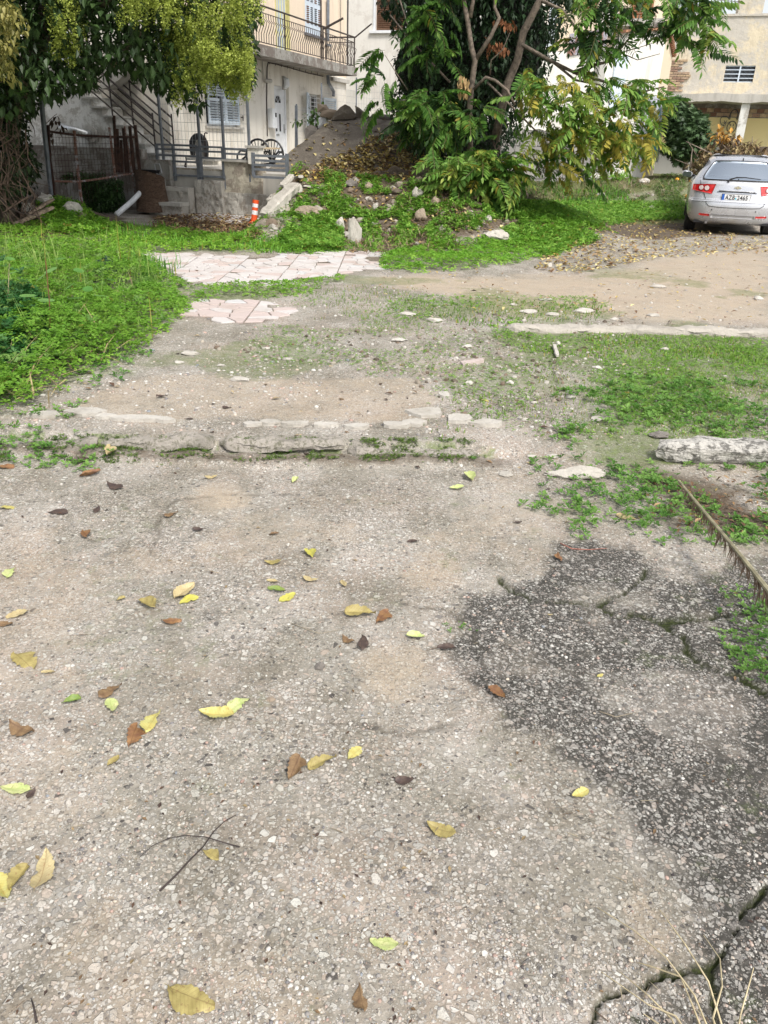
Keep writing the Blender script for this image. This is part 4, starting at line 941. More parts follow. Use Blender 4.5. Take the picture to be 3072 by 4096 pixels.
zb1 = RR(2900, 470)[1]; zb2 = RR(2900, 588)[1]; o0 = RR(2650, 450)[0]
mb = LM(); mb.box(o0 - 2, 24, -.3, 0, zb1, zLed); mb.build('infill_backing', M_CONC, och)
bricks(och, H(SR - REC, 0, 0), HN, -HD, RR(2785, 440)[0], RR(3160, 440)[0], zb1 + .02, zLed - .28, .235, .135, .016, .045, M_BRICKA, 'brick', seed=22, limit=235)
mb = LM(); mb.box(o0 - 2, 24, -.3, .05, zb2, zb1 - .002); mb.build('painted_wall', M_YELLOW, och)
mb = LM(); mb.box(o0 - 2, 24, -.3, .08, -.3, zb2 - .002); mb.build('base_wall', M_GREYB, och)
pz0 = RS(2960, 570, .2)
mb = RM(-.0); c0_ = RS(2986, 400, .15)[0]; mb.box(c0_ - .13, c0_ + .14, .05, .33, .3, zLed - .22); mb.build('column', M_STAINW, och)
# flower drawing on the yellow wall
fl = RR(2926, 508); R1 = .125; M_INK = mat_plain('black_spray_paint', (.05, .06, .08), .7, bmp=0)
mb = LM(); fx, fz = fl
def ring(cx_, cz_, rx, rz, a0=0, a1=2 * pi, n=18, r=.016): mb.tube([(cx_ + rx * cos(t), .058, cz_ + rz * sin(t)) for t in np.linspace(a0, a1, n)], r, 4)
ring(fx, fz, .15, .18)
for k in range(6):
    t = k * pi / 3 + pi / 2; ux, uz = cos(t), sin(t); ex, ez = fx + .30 * ux, fz + .36 * uz
    pts = []
    for q_ in np.linspace(-2.2, 2.2, 15):
        lx = .17 * cos(q_); lz = .13 * sin(q_); pts.append((ex + lx * ux - lz * uz, .058, ez + (lx * uz + lz * ux) * 1.1))
    mb.tube(pts, .016, 4)
mb.tube([(fx - .05, .058, fz + .03), (fx - .045, .058, fz + .09)], .012, 4); mb.tube([(fx + .05, .058, fz + .03), (fx + .045, .058, fz + .09)], .012, 4)
mb.tube([(fx - .07, .058, fz - .02), (fx - .03, .058, fz - .08), (fx + .04, .058, fz - .08), (fx + .08, .058, fz - .01)], .012, 4)
sx, sz = RR(2900, 492)
for t in (0, 1.05, 2.1): mb.tube([(sx - .09 * cos(t), .058, sz - .09 * sin(t)), (sx + .09 * cos(t), .058, sz + .09 * sin(t))], .011, 4)
mb.tube([(sx + .1, .058, sz + .02), (sx + .17, .058, sz + .06), (sx + .15, .058, sz - .06)], .010, 4)
mb.build('flower_graffiti', M_INK, och)

# ---------------------------------------------------------------- upper building far behind with wooden shutters and a balcony
SB = 18.0
def BM(): return MB(H(SB, 0, 0), HN, -HD)
def BS(x, y): return SP(x, y, SB)
bb = thing('far_building', H(SB, 8, 0), 'peach house far behind the shed with orange wooden shutters and a balcony slab', 'building')
zbal = BS(2500, 110)[1]
mb = BM(); mb.box(BS(2230, 50)[0], BS(2700, 50)[0], -4, 0, 0, 12); mb.build('wall', M_PEACH, bb)
mb = BM(); mb.box(BS(2405, 80)[0], BS(2470, 80)[0], .003, .06, zbal - .3, 12); mb.build('white_bay', M_WHITEW, bb)
for x0, x1, y1 in ((2333, 2388, 58), (2530, 2615, 74)):
    a, b_ = BS(x0, 20)[0], BS(x1, 20)[0]; z0 = BS((x0 + x1) / 2, y1)[1]
    mb = BM(); mb.box(a, a + .07, .01, .09, z0, z0 + 2.2); mb.box(b_ - .07, b_, .01, .09, z0, z0 + 2.2); mb.box(a + .07, b_ - .07, .01, .09, z0, z0 + .1); so_ = mb.build('shutter', M_ORW, bb)
    for k in range(24):
        mb = BM(); z = z0 + .12 + k * .085; mb.add([(a + .07, .02, z), (b_ - .07, .02, z), (b_ - .07, .08, z + .05), (a + .07, .08, z + .05)], [(0, 1, 2, 3)]); mb.box(a + .07, b_ - .07, .06, .08, z + .05, z + .06); mb.build('slat', M_ORW, so_)
mb = BM(); mb.box(BS(2470, 90)[0], BS(2660, 90)[0], .003, 1.2, BS(2560, 90)[1] - .25, BS(2560, 90)[1]); mb.build('balcony_slab', M_CONCL, bb)
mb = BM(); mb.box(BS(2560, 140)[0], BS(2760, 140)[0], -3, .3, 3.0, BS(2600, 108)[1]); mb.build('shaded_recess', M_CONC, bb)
# blue lattice mast
mast = thing('lattice_mast', H(SB - 3, 10.5, 3), 'pale blue steel lattice mast between the shed gable and the ochre building', 'mast')
M_BLUES = mat_plain('blue_steel', (.16, .30, .46), .5, .2, var=.12)
m0 = [SP(2668, 190, 14.5), SP(2712, 190, 14.5), SP(2692, -20, 14.5), SP(2735, -20, 14.5)]
mb = MB(H(14.5, 0, 0), HN, -HD)
a0, zb_m = m0[0]; a1 = m0[1][0]; zt_m = m0[2][1]; lean = 0.0
for u in (a0, a1):
    for y in (0, -.4): mb.box(u - .03, u + .03, y - .03, y + .03, 3.2, zt_m + 1)
mb.build('leg', M_BLUES, mast)
for k in range(6):
    z0 = zb_m - .3 + k * .6; mb = MB(H(14.5, 0, 0), HN, -HD)
    mb.tube([(a0, .035, z0), (a1, .035, z0 + .55)], .018, 4); mb.tube([(a1, .04, z0), (a0, .04, z0 + .55)], .018, 4); mb.tube([(a0, .03, z0), (a1, .03, z0)], .018, 4); mb.build('brace', M_BLUES, mast)
dk = thing('dark_shelter', H(12.6, 10, 3), 'dark recess roof between the gable and the brick patch', 'shelter')
mb = MB(H(12.8, 0, 0), HN, -HD); u0, z0 = SP(2610, 110, 12.8); u1, z1 = SP(2745, 235, 12.8)
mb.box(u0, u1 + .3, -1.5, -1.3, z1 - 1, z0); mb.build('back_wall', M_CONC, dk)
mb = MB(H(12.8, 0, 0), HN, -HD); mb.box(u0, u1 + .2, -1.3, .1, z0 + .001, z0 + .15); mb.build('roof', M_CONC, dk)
# ================================================================== YARD, MOUND, PAVING
def zc_of(p): return float((np.asarray(p) - CO) @ fw)
def px2m(npx, p): return npx * zc_of(p) / FPX          # source pixels -> metres at p
M_ROCKP = mat_wall('pale_rubble', (.45, .42, .37), (.20, .18, .14), .7, 6, streak=False, coarse=.5, bmp=.8)
M_ROCKW = mat_wall('whitish_stone', (.50, .47, .42), (.22, .19, .14), .8, 14, streak=False, coarse=.6, bmp=.9)
M_ROCKT = mat_wall('tan_rock', (.30, .24, .18), (.16, .12, .08), .7, 5, streak=False, coarse=.6, bmp=.8)
M_ROCKD = mat_wall('dark_rock', (.20, .18, .16), (.07, .06, .05), .8, 5, streak=False, coarse=.6, bmp=.8)
M_LICHEN = mat_wall('lichened_concrete', (.47, .45, .41), (.05, .045, .04), .9, 12, streak=False, patch=(.085, .08, .07), pamt=.5, coarse=.8, bmp=1.0)
M_KERB = mat_wall('mossy_kerb_concrete', (.33, .30, .26), (.06, .055, .035), 1.0, 18, streak=False, patch=(.12, .115, .075), pamt=.5, coarse=.8, bmp=1.0)
M_WOOD = mat_plain('old_timber', (.38, .29, .21), .85, var=.35, scale=16, bmp=.4)
def rock_verts(seed, sx, sy, sz, n=3, rough=.10):
    V, F = rock_t(seed, n, rough * .6, 1.0)
    r = np.random.default_rng(seed)
    nn = fbm(V[:, 0] * 2.3 + seed, V[:, 1] * 2.3 + V[:, 2] * 1.9, seed, 4) - .5
    if sx > .5: S_ = V * [sx / 2, sy / 2, sz / 1.5]; nn = 1.1 * (fbm(S_[:, 0] * 9 + S_[:, 2] * 4, S_[:, 1] * 9 + S_[:, 2] * 7, seed, 5) - .5); V = V * (1 + nn[:, None] * np.array([.35, 1.0, 1.0]))
    else: V = V * (1 + nn[:, None] * .5)
    V[:, 2] = np.where(V[:, 2] < 0, V[:, 2] * .5, V[:, 2])
    V = V / np.abs(V).max(0)
    return V * [sx / 2, sy / 2, sz / 1.5], F
def rock(name, x, y, wpx, hpx, mat, label, cat='stone', seed=0, yaw=0., depth=None, n=2, group=None, z=None, tilt=0., parent=None, boxy=1.0):
    """x, y: middle of its foot in the reduced photo; wpx/hpx: seen width and height there"""
    p = GTf(x, y); sx = px2m(wpx * Q, p); vis = px2m(hpx * Q, p)
    el = atan2(CAM_H - p[2], np.hypot(p[0], p[1])); d = depth or sx * .7
    h = max((vis - d * sin(el) * .8) / cos(el), sx * .18)
    V, F = rock_verts(seed, sx, d, h, n)
    if boxy != 1.0: hv = np.array([sx / 2, d / 2, h / 1.5]); V = np.sign(V) * np.abs(V / hv) ** boxy * hv
    R = np.array(Matrix.Rotation(yaw, 3, 'Z') @ Matrix.Rotation(tilt, 3, 'Y'))
    V = V @ R.T
    c = p + np.array([0, d * .35, h * .18]); c[2] = gz(c[0], c[1]) + h * .22 if z is None else z
    o = mesh_obj(name, V + c, F, mat, parent, c - [0, 0, h * .2], smooth=False)
    return props(o, label, cat, group)
def shard(name, pts, thick, mat, label, cat='slab', seed=0, z0=None, loc=None, jag=.0):
    """flat broken piece with the given plan outline (world xy), lying on the ground"""
    c = np.mean(pts, 0); zb = gz(c[0], c[1]) if z0 is None else z0
    n = len(pts); V = [(p[0], p[1], zb - .02) for p in pts] + [(p[0] * .97 + c[0] * .03, p[1] * .97 + c[1] * .03, zb + thick) for p in pts]
    F = [tuple(range(n))[::-1], tuple(range(n, 2 * n))] + [(i, (i + 1) % n, (i + 1) % n + n, i + n) for i in range(n)]
    return V, F

# ---- crazy paving
PV = [poly_w(p) for p in ([(305, 560), (420, 563), (560, 566), (680, 556), (830, 550), (838, 566), (780, 572), (828, 590), (735, 604), (640, 612), (640, 632), (560, 634), (470, 632), (390, 626), (350, 596)],
                          [(378, 706), (430, 672), (520, 660), (560, 668), (610, 682), (640, 700), (560, 715), (545, 724), (480, 712)],
                          [(350, 462), (400, 440), (580, 440), (560, 480), (500, 492), (420, 480)])]
jd = G(1080, 1046) - G(981, 1146); JA = atan2(jd[1], jd[0])
def clip(poly, a, b, c):
    out = []; n = len(poly)
    for i in range(n):
        p, q_ = poly[i], poly[(i + 1) % n]; dp = a * p[0] + b * p[1] - c; dq = a * q_[0] + b * q_[1] - c
        if dp <= 0: out.append(p)
        if dp * dq < 0: t = dp / (dp - dq); out.append((p[0] + (q_[0] - p[0]) * t, p[1] + (q_[1] - p[1]) * t))
    return out
M_PAVE = [mat_wall('paving_white', (.52, .485, .465), (.33, .28, .23), .9, 5, streak=False, coarse=.2), mat_wall('paving_pink', (.48, .40, .37), (.32, .26, .21), .9, 5, streak=False, coarse=.2),
          mat_wall('paving_grey', (.50, .49, .48), (.26, .23, .20), .6, 3, streak=False, coarse=.2)]
def paving(poly, tile, step, label, seed, weights, thr=.0):
    t = thing('crazy_paving', (poly[:, 0].mean(), poly[:, 1].mean(), 0), label, 'paving'); del t['category']; t['kind'] = 'structure'
    r = np.random.default_rng(seed); ca, sa = cos(JA), sin(JA); rest = []; n = 0
    toL = lambda p: (p[0] * ca + p[1] * sa, -p[0] * sa + p[1] * ca); toW = lambda p: (p[0] * ca - p[1] * sa, p[0] * sa + p[1] * ca)
    L = np.array([toL(p) for p in poly]); cells = []
    for i in range(int(np.floor(L[:, 0].min() / tile)), int(np.ceil(L[:, 0].max() / tile))):
        for j in range(int(np.floor(L[:, 1].min() / tile)), int(np.ceil(L[:, 1].max() / tile))):
            x0, y0 = i * tile, j * tile; k = int(round(tile / step)); g = tile / k
            pts = [(x0 + (a + .5 + r.uniform(-.48, .48)) * g, y0 + (b_ + .5 + r.uniform(-.42, .42)) * g) for a in range(k) for b_ in range(k)]
            for q_ in pts:
                cell = [(x0 + .006, y0 + .006), (x0 + tile - .006, y0 + .006), (x0 + tile - .006, y0 + tile - .006), (x0 + .006, y0 + tile - .006)]
                for s in pts:
                    if s is q_: continue
                    dx, dy = s[0] - q_[0], s[1] - q_[1]; dd = sqrt(dx * dx + dy * dy)
                    if dd < g * 2.6: cell = clip(cell, dx / dd, dy / dd, (dx * (s[0] + q_[0]) / 2 + dy * (s[1] + q_[1]) / 2) / dd - .0045)
                    if len(cell) < 3: break
                if len(cell) < 3: continue
                wq = toW(q_)
                if sdist(np.array([wq[0]]), np.array([wq[1]]), poly)[0] + .5 * (fbm(wq[0] * 2.5, wq[1] * 2.5, 5, 3) - .5) < thr or r.random() < .02: continue
                cells.append([toW(c) for c in cell])
    cells.sort(key=lambda c: c[0][1])
    for cl in cells:
        c = np.mean(cl, 0); zt = gz(c[0], c[1]) + .011 + r.uniform(-.004, .004); m_ = M_PAVE[r.choice(3, p=weights)]
        nn = len(cl); V = [(p[0], p[1], zt - .05) for p in cl] + [(p[0], p[1], zt - .005) for p in cl] + [(p[0] * .955 + c[0] * .045, p[1] * .955 + c[1] * .045, zt) for p in cl]
        F = [tuple(range(2 * nn, 3 * nn))] + [(k_ * nn + i, k_ * nn + (i + 1) % nn, (k_ + 1) * nn + (i + 1) % nn, (k_ + 1) * nn + i) for k_ in (0, 1) for i in range(nn)]
        if n < 290: mesh_obj('paving_stone', V, F, m_, t); n += 1
        else: rest.append((V, F))
    if rest:
        VV = []; FF = []
        for V, F in rest: b_ = len(VV); VV += V; FF += [tuple(b_ + i for i in f) for f in F]
        o = mesh_obj('paving_remainder', VV, FF, M_PAVE[0], t); o['kind'] = 'stuff'
paving(PV[0], .62, .155, 'white and pink crazy paving in the middle of the lot', 1, (.62, .3, .08))
paving(PV[1], .62, .155, 'small pinkish patch of crazy paving with dirt over its edge', 2, (.25, .7, .05))
paving(PV[2], .62, .31, 'pale paving in the yard before the house', 3, (.6, .1, .3))

# ---- kerbs: rough concrete strips
def strip_mesh(pts, wid, hgt, seed, step=.02, amp=.012, prof=9):
    pts = np.array(pts, float); seg = np.r_[0, np.cumsum(np.linalg.norm(np.diff(pts, axis=0), axis=1))]; L = seg[-1]; us = np.arange(0, L + step, step)
    cx_ = np.interp(us, seg, pts[:, 0]); cy_ = np.interp(us, seg, pts[:, 1]); dx = np.gradient(cx_); dy = np.gradient(cy_); l = np.hypot(dx, dy); nx, ny = -dy / l, dx / l
    V = []; th = np.linspace(0, pi, prof)
    for i, u in enumerate(us):
        e = min(1, min(u, L - u) / (wid * .5) + .25)
        wv = wid * (.5 + .22 * (fbm(u * 4, 0, seed, 3) - .5)) * e
        for k, t in enumerate(th):
            c = np.sign(cos(t)) * abs(cos(t)) ** .55; s = abs(sin(t)) ** .45
            nz = amp * 2 * (fbm(u * 9, k * .9, seed + 1, 4) - .5)
            x = cx_[i] + nx[i] * (c * wv + nz); y = cy_[i] + ny[i] * (c * wv + nz)
            V.append((x, y, float(gz(x, y)) * 0 + float(gz(cx_[i], cy_[i])) - .03 + s * (hgt * (.75 + .5 * fbm(u * 3, 1, seed + 5, 3)) + .03) * (.4 + .6 * e) + nz))
    n0, n1 = len(us), prof; idx = np.arange(n0 * n1).reshape(n0, n1)
    F = [(idx[i, j], idx[i + 1, j], idx[i + 1, j + 1], idx[i, j + 1]) for i in range(n0 - 1) for j in range(n1 - 1)] + [tuple(idx[0])[::-1], tuple(idx[-1])]
    return V, F
M_KERB2 = mat_wall('long_kerb_concrete', (.42, .385, .335), (.16, .14, .11), .8, 7, streak=False, coarse=.7, bmp=1.0)
V, F = strip_mesh([Gf(1092, 730), Gf(1300, 731), Gf(1500, 735), Gf(1800, 741)], .145, .05, 3, .02, .026, 11)
kb = mesh_obj('kerb', V, F, M_KERB2, None, Gf(1092, 730)); props(kb, 'long straight pale concrete kerb lying across the grass on the right', 'kerb')
for k, (a, b_, s) in enumerate((((-160, 975), (-20, 972), 11), ((-16, 965), (215, 968), 12), ((222, 970), (470, 976), 13), ((476, 978), (745, 982), 14), ((752, 984), (1040, 990), 15))):
    V, F = strip_mesh([Gf(*a), Gf((a[0] + b_[0]) / 2, (a[1] + b_[1]) / 2 + 1.5), Gf(*b_)], .13, .018, s, .012, .024, 13)
    lab = ['weathered kerb piece at the far left end of the low step', 'weathered kerb piece beside the weeds at the left end of the low step', 'second weathered kerb piece from the left weeds along the low step',
           'third weathered kerb piece of the low step, under the long white flagstones', 'last weathered kerb piece of the low step, ending at the weedy gap'][k]
    props(mesh_obj('kerb_stone', V, F, M_KERB, None, Gf(*a)), lab, 'kerb', 'kerb stones along the low step')
# flat white flagstones along the step edge
fl_ = [(105, 926, 62, 13, 'leftmost flat white flagstone at the edge of the weeds'), (190, 920, 72, 15, 'flat white flagstone second from the weeds, broader than its neighbours'), (233, 930, 40, 9, 'narrow white flagstone wedged between two longer ones near the weeds'),
       (300, 934, 110, 12, 'longest flat white flagstone of the low step'), (362, 938, 38, 9, 'small white flagstone right after the longest one'),
       (545, 947, 44, 8, 'small low flagstone where the white row starts again'), (585, 944, 40, 9, 'bluish white flagstone in the middle of the row'), (640, 946, 56, 9, 'thin white flagstone in the middle of the row, slightly mossy'),
       (700, 948, 50, 8, 'thin white flagstone just past the middle of the row'), (770, 952, 48, 9, 'thin sunken flagstone before the curved end of the row'),
       (850, 948, 60, 11, 'pale flagstone where the row starts to curve up'), (890, 944, 55, 13, 'long pale flagstone just below the biggest one'), (920, 922, 74, 22, 'biggest flat white flagstone at the curved right end of the row'),
       (957, 882, 24, 13, 'round pale stone standing above the curved end of the flagstones'), (990, 934, 52, 15, 'rough flagstone right of the biggest one'), (1052, 938, 66, 12, 'pale rubble flagstone at the very right end of the row')]
for k, (x, y, w_, h_, lab) in enumerate(fl_):
    r = np.random.default_rng(60 + k); n = 7; pts = []
    for i in range(n):
        t = 2 * pi * i / n + r.uniform(-.3, .3); rr_ = r.uniform(.8, 1.25)
        pts.append(Gf(x + w_ / 2 * cos(t) ** 1 * rr_ * (1.12 if abs(cos(t)) > .7 else 1), y + h_ / 2 * sin(t) * rr_)[:2])
    c = np.mean(pts, 0); V, F = shard('', pts, .016, None, '', z0=float(gz(c[0], c[1])) + .004)
    props(mesh_obj('flagstone', V, F, M_ROCKW, None, (c[0], c[1], V[0][2])), lab, 'flagstone', 'white flagstones along the low step')

# ---- boulders and rubble one can pick out
rock('boulder', 1550, 1004, 280, 72, M_LICHEN, 'big long grey-white boulder with black lichen in the weeds on the right', 'boulder', 5, .05, .20, 4, boxy=.72)
rock('stone', 1425, 948, 46, 24, M_ROCKD, 'rounded grey stone just behind the left end of the big boulder', 'stone', 6, 0, None, 3)
RK = [(765, 528, 36, 64, M_ROCKP, 'upright pale chunk of broken concrete leaning in the middle of the mound front', 3, .4, .14), (731, 503, 26, 34, M_ROCKW, 'smooth white rounded stone beside the upright concrete chunk', 4, 0, .3),
      (661, 476, 60, 30, M_ROCKT, 'tan sandy rock low on the mound, between the post and the white stone', 7, .2, None), (1072, 526, 66, 30, M_ROCKP, 'oblong pale concrete chunk lying in clover right of the mound', 8, .35, .35),
      (1087, 534, 18, 9, M_ROCKW, 'small white stone in front of the oblong concrete chunk', 9, 0, None), (692, 513, 18, 13, M_ROCKW, 'small white stone left of the rounded white one, first of a pair', 10, 0, None),
      (712, 513, 14, 12, M_ROCKW, 'small white stone left of the rounded white one, second of a pair', 11, 0, None), (575, 470, 20, 26, M_ROCKP, 'grey stone right behind the orange post', 12, .3, None),
      (800, 412, 28, 18, M_ROCKT, 'brownish stone half buried near the top of the mound', 13, .1, None), (905, 432, 34, 26, M_ROCKP, 'greyish stone in dry stalks on the mound near the tree', 14, .5, None),
      (905, 400, 26, 18, M_ROCKT, 'blocky tan stone under the tree fronds at the top of the mound', 15, .5, None), (940, 448, 30, 22, M_ROCKT, 'tan lump next to the greyish stone by the tree foot', 16, .9, None),
      (910, 480, 30, 30, M_ROCKT, 'tan pointed stone with leaves low on the mound, toward the tree', 17, .2, None), (760, 405, 30, 18, M_ROCKD, 'dark stone in litter at the upper middle of the mound', 18, .2, None),
      (640, 420, 28, 24, M_ROCKP, 'pale stone just below the slab tip', 19, .1, None), (588, 435, 22, 15, M_ROCKP, 'pale rounded stone left below the slab tip', 20, .6, None),
      (815, 528, 40, 16, M_ROCKT, 'low tan stone in dry weeds at the foot of the mound', 21, .6, None), (1100, 440, 30, 22, M_ROCKP, 'pale stone in the shade at the foot of the tree', 22, .2, None),
      (1115, 447, 26, 10, M_ROCKW, 'flat white stone in the shade beside the tree foot', 23, .2, None), (1410, 452, 20, 8, M_ROCKW, 'white stone in the grass between the tree and the car', 24, .2, None),
      (1300, 425, 22, 10, M_ROCKW, 'white stone on the litter strip between the shed and the grass', 25, .2, None), (1395, 396, 30, 12, M_ROCKW, 'white stone at the foot of the corrugated sheet', 26, .2, None),
      (1315, 392, 12, 12, M_ROCKW, 'small pale stone by the rusty upright near the shed', 27, .2, None), (1186, 577, 14, 11, M_ROCKW, 'white stone alone on the litter before the sandy track', 28, .2, None),
      (940, 697, 34, 14, M_ROCKW, 'white stone on a tuft in the middle of the lot', 29, .1, None), (880, 682, 40, 11, M_ROCKW, 'flat white stone left of the one on the tuft', 30, .1, None), (860, 738, 44, 12, M_ROCKW, 'flat white stone below the tuft in the middle of the lot', 31, .1, None),
      (1145, 677, 44, 10, M_ROCKW, 'flat white stone above the left end of the long kerb', 32, .1, None), (1262, 676, 52, 13, M_ROCKW, 'longest flat white stone in the green strip before the sandy track', 33, .1, None), (1195, 682, 34, 8, M_ROCKP, 'thin pale stone between two white ones above the kerb', 34, .1, None),
      (1328, 692, 22, 9, M_ROCKW, 'white stone right of the longest flat one', 35, .1, None), (1413, 684, 30, 9, M_ROCKP, 'pale flat stone on the sand beyond the kerb', 36, .1, None), (1180, 650, 34, 9, M_ROCKP, 'pinkish stone at the edge of the sandy track', 37, .1, None),
      (925, 827, 18, 14, M_ROCKP, 'grey cube-like stone left below the pink tile shard', 38, .1, None), (1012, 832, 20, 13, M_ROCKW, 'pinkish white stone straight below the pink tile shard', 39, .1, None) ,
      (1103, 832, 20, 13, M_ROCKW, 'pale stone right below the pink tile shard', 40, .1, None), (1155, 873, 18, 9, M_ROCKW, 'small white stone in the mossy ground toward the right weeds', 41, .1, None), (1135, 910, 16, 10, M_ROCKP, 'small brownish pebble cluster stone by the weeds', 42, .1, None),
      (1232, 860, 24, 8, M_ROCKW, 'flat white stone at the edge of the right lawn', 43, .1, None), (1008, 752, 26, 11, M_ROCKW, 'white stone between the tuft and the pink tile shard', 44, .1, None), (985, 778, 12, 10, M_ROCKW, 'little white stone above left of the pink tile shard', 45, .1, None),
      (515, 824, 44, 9, M_ROCKW, 'thin white oval stone on the bare patch left of the middle', 46, .1, None), (412, 768, 46, 13, M_ROCKW, 'flat white stone at the edge of the left clover', 47, .1, None), (385, 785, 24, 9, M_ROCKW, 'small white stone beside the flat one at the clover', 48, .1, None),
      (478, 792, 20, 8, M_ROCKW, 'small white stone on moss near the pink paving', 49, .1, None), (575, 755, 20, 8, M_ROCKW, 'little white stone below the pink paving', 50, .1, None), (620, 778, 28, 7, M_ROCKW, 'thin white stone below and right of the pink paving', 51, .1, None),
      (1205, 745, 14, 10, M_ROCKW, 'small white stone right under the long kerb', 52, .1, None), (1437, 757, 20, 9, M_ROCKP, 'pale stone below the long kerb on the right lawn', 53, .1, None), (1290, 797, 22, 9, M_ROCKW, 'white stone in the middle of the right lawn', 54, .1, None),
      (1300, 910, 44, 14, M_ROCKW, 'flat white stone at the lower edge of the right lawn', 55, .1, None), (1195, 990, 36, 12, M_ROCKW, 'white stone in grass at the end of the low step', 56, .1, None), (1150, 988, 24, 10, M_ROCKW, 'small white stone left of the one at the end of the low step', 57, .1, None),
      (1090, 1030, 40, 14, M_ROCKP, 'pale half-buried stone below the end of the low step', 58, .1, None), (1250, 1035, 150, 22, M_ROCKP, 'long pale half-buried kerb slab below the weedy gap', 59, .1, .12),
      (60, 462, 36, 22, M_ROCKP, 'grey plastic-white lump beside the planks at the far left', 61, .1, None), (95, 450, 42, 30, M_ROCKW, 'rounded white stone on the left of the weedy heap', 62, .1, None), (158, 470, 52, 34, M_ROCKW, 'white stone block on the right shoulder of the weedy heap', 63, .1, None),
      (175, 478, 30, 20, M_ROCKT, 'tan stone below the white block of the weedy heap', 64, .1, None),
      (305, 451, 40, 34, M_ROCKD, 'left of two dark rocks at the foot of the brown stump', 65, .1, None), (335, 447, 34, 26, M_ROCKD, 'right of two dark rocks at the foot of the brown stump', 66, .1, None),
      (1640, 648, 26, 11, M_ROCKW, 'white stone on the sand at the right edge', 67, .1, None), (1425, 622, 40, 8, M_ROCKP, 'flat pale stone in the sandy track', 68, .1, None), (1110, 660, 20, 7, M_ROCKP, 'small pale stone near the sandy track', 69, .1, None),
      (692, 1447, 26, 24, M_ROCKD, 'angular bluish-grey stone chip near the middle of the concrete', 70, .1, None), (744, 1494, 14, 10, M_ROCKD, 'rounded grey pebble below the angular chip', 71, .1, None), (584, 1516, 22, 14, M_ROCKT, 'pinkish round pebble right of the yellow leaf pair', 72, .1, None),
      (750, 1820, 16, 14, M_ROCKD, 'blue-grey pebble right of the crossed twigs', 73, .1, None), (150, 1778, 14, 12, M_ROCKD, 'pale round pebble above the big tan leaf', 74, .1, None)]
for i, (x, y, w_, h_, m_, lab, sd, yw, dp) in enumerate(RK):
    d = None if dp is None else (dp if dp < 1 else None)
    o = rock('stone', x, y, w_, h_, m_, lab, 'stone', sd, yw, d, 3 if w_ > 30 else 2, 'loose stones and rubble')
# tile shard, concrete beams on the left of the mound
pts = [Gf(*p)[:2] for p in ((992, 806), (1040, 798), (1044, 802), (998, 813))]
V, F = shard('', pts, .02, None, ''); props(mesh_obj('tile_shard', V, F, M_PAVE[1], None, (V[0][0], V[0][1], V[0][2])), 'pink rectangular tile shard lying on moss', 'tile')
def beam(p0, p1, w_, h_, mat, name, label, cat, seed=0):
    p0 = np.array(p0); p1 = np.array(p1); L = np.linalg.norm(p1 - p0); a = (p1 - p0) / L; s = np.cross(a, [0, 0, 1.]); s /= np.linalg.norm(s); u = np.cross(s, a)
    n = 14; V = []; r = np.random.default_rng(seed)
    for i in range(n):
        c = p0 + a * L * i / (n - 1); t = 1 - .35 * (i in (0, n - 1))
        for k in range(8):
            an = 2 * pi * k / 8 + pi / 8; V.append(c + s * (w_ / 2 * np.sign(cos(an)) * abs(cos(an)) ** .4 * t + r.normal(0, .05 * w_)) + u * (h_ / 2 * np.sign(sin(an)) * abs(sin(an)) ** .4 * t + r.normal(0, .05 * h_)))
    F = [(i * 8 + k, i * 8 + (k + 1) % 8, (i + 1) * 8 + (k + 1) % 8, (i + 1) * 8 + k) for i in range(n - 1) for k in range(8)] + [tuple(range(8))[::-1], tuple((n - 1) * 8 + k for k in range(8))]
    c = (p0 + p1) / 2; c[2] = min(p0[2], p1[2]) - h_ / 2
    return props(mesh_obj(name, V, F, mat, None, c), label, cat)
beam(GTf(572, 478) + [0, 0, .08], GTf(640, 428) + [0, 0, .20], .26, .14, M_ROCKP, 'broken_beam', 'lower pale broken concrete beam sloping up the left flank of the mound', 'concrete beam', 1)
beam(GTf(578, 436) + [0, 0, .12], GTf(650, 404) + [0, 0, .16], .14, .06, M_ROCKW, 'broken_beam', 'upper thin broken concrete strip sloping right under the slab tip', 'concrete beam', 2)
beam(GTf(610, 425) + [0, 0, .16], GTf(632, 402) + [0, 0, .16], .12, .06, M_ROCKP, 'broken_beam', 'short broken concrete piece between the two strips under the slab', 'concrete beam', 3)
beam(GTf(655, 408) + [0, 0, .03], GTf(690, 412) + [0, 0, .03], .04, .03, M_ROCKW, 'white_batten', 'thin white batten lying on the mound', 'batten', 4)
beam(GTf(32, 492) + [0, 0, .05], GTf(118, 470) + [0, 0, .16], .12, .05, M_WOOD, 'wooden_plank', 'long tan wooden plank lying at the far left by the heap', 'plank', 5)
beam(GTf(60, 478) + [0, 0, .1], GTf(120, 458) + [0, 0, .2], .10, .04, M_WOOD, 'wooden_plank', 'shorter broken plank behind the long tan one', 'plank', 6)
beam(GTf(1196, 750) + [0, 0, .02], GTf(1203, 774) + [0, 0, .02], .03, .025, M_ROCKW, 'white_stick', 'short bent white stick lying below the long kerb', 'stick', 7)

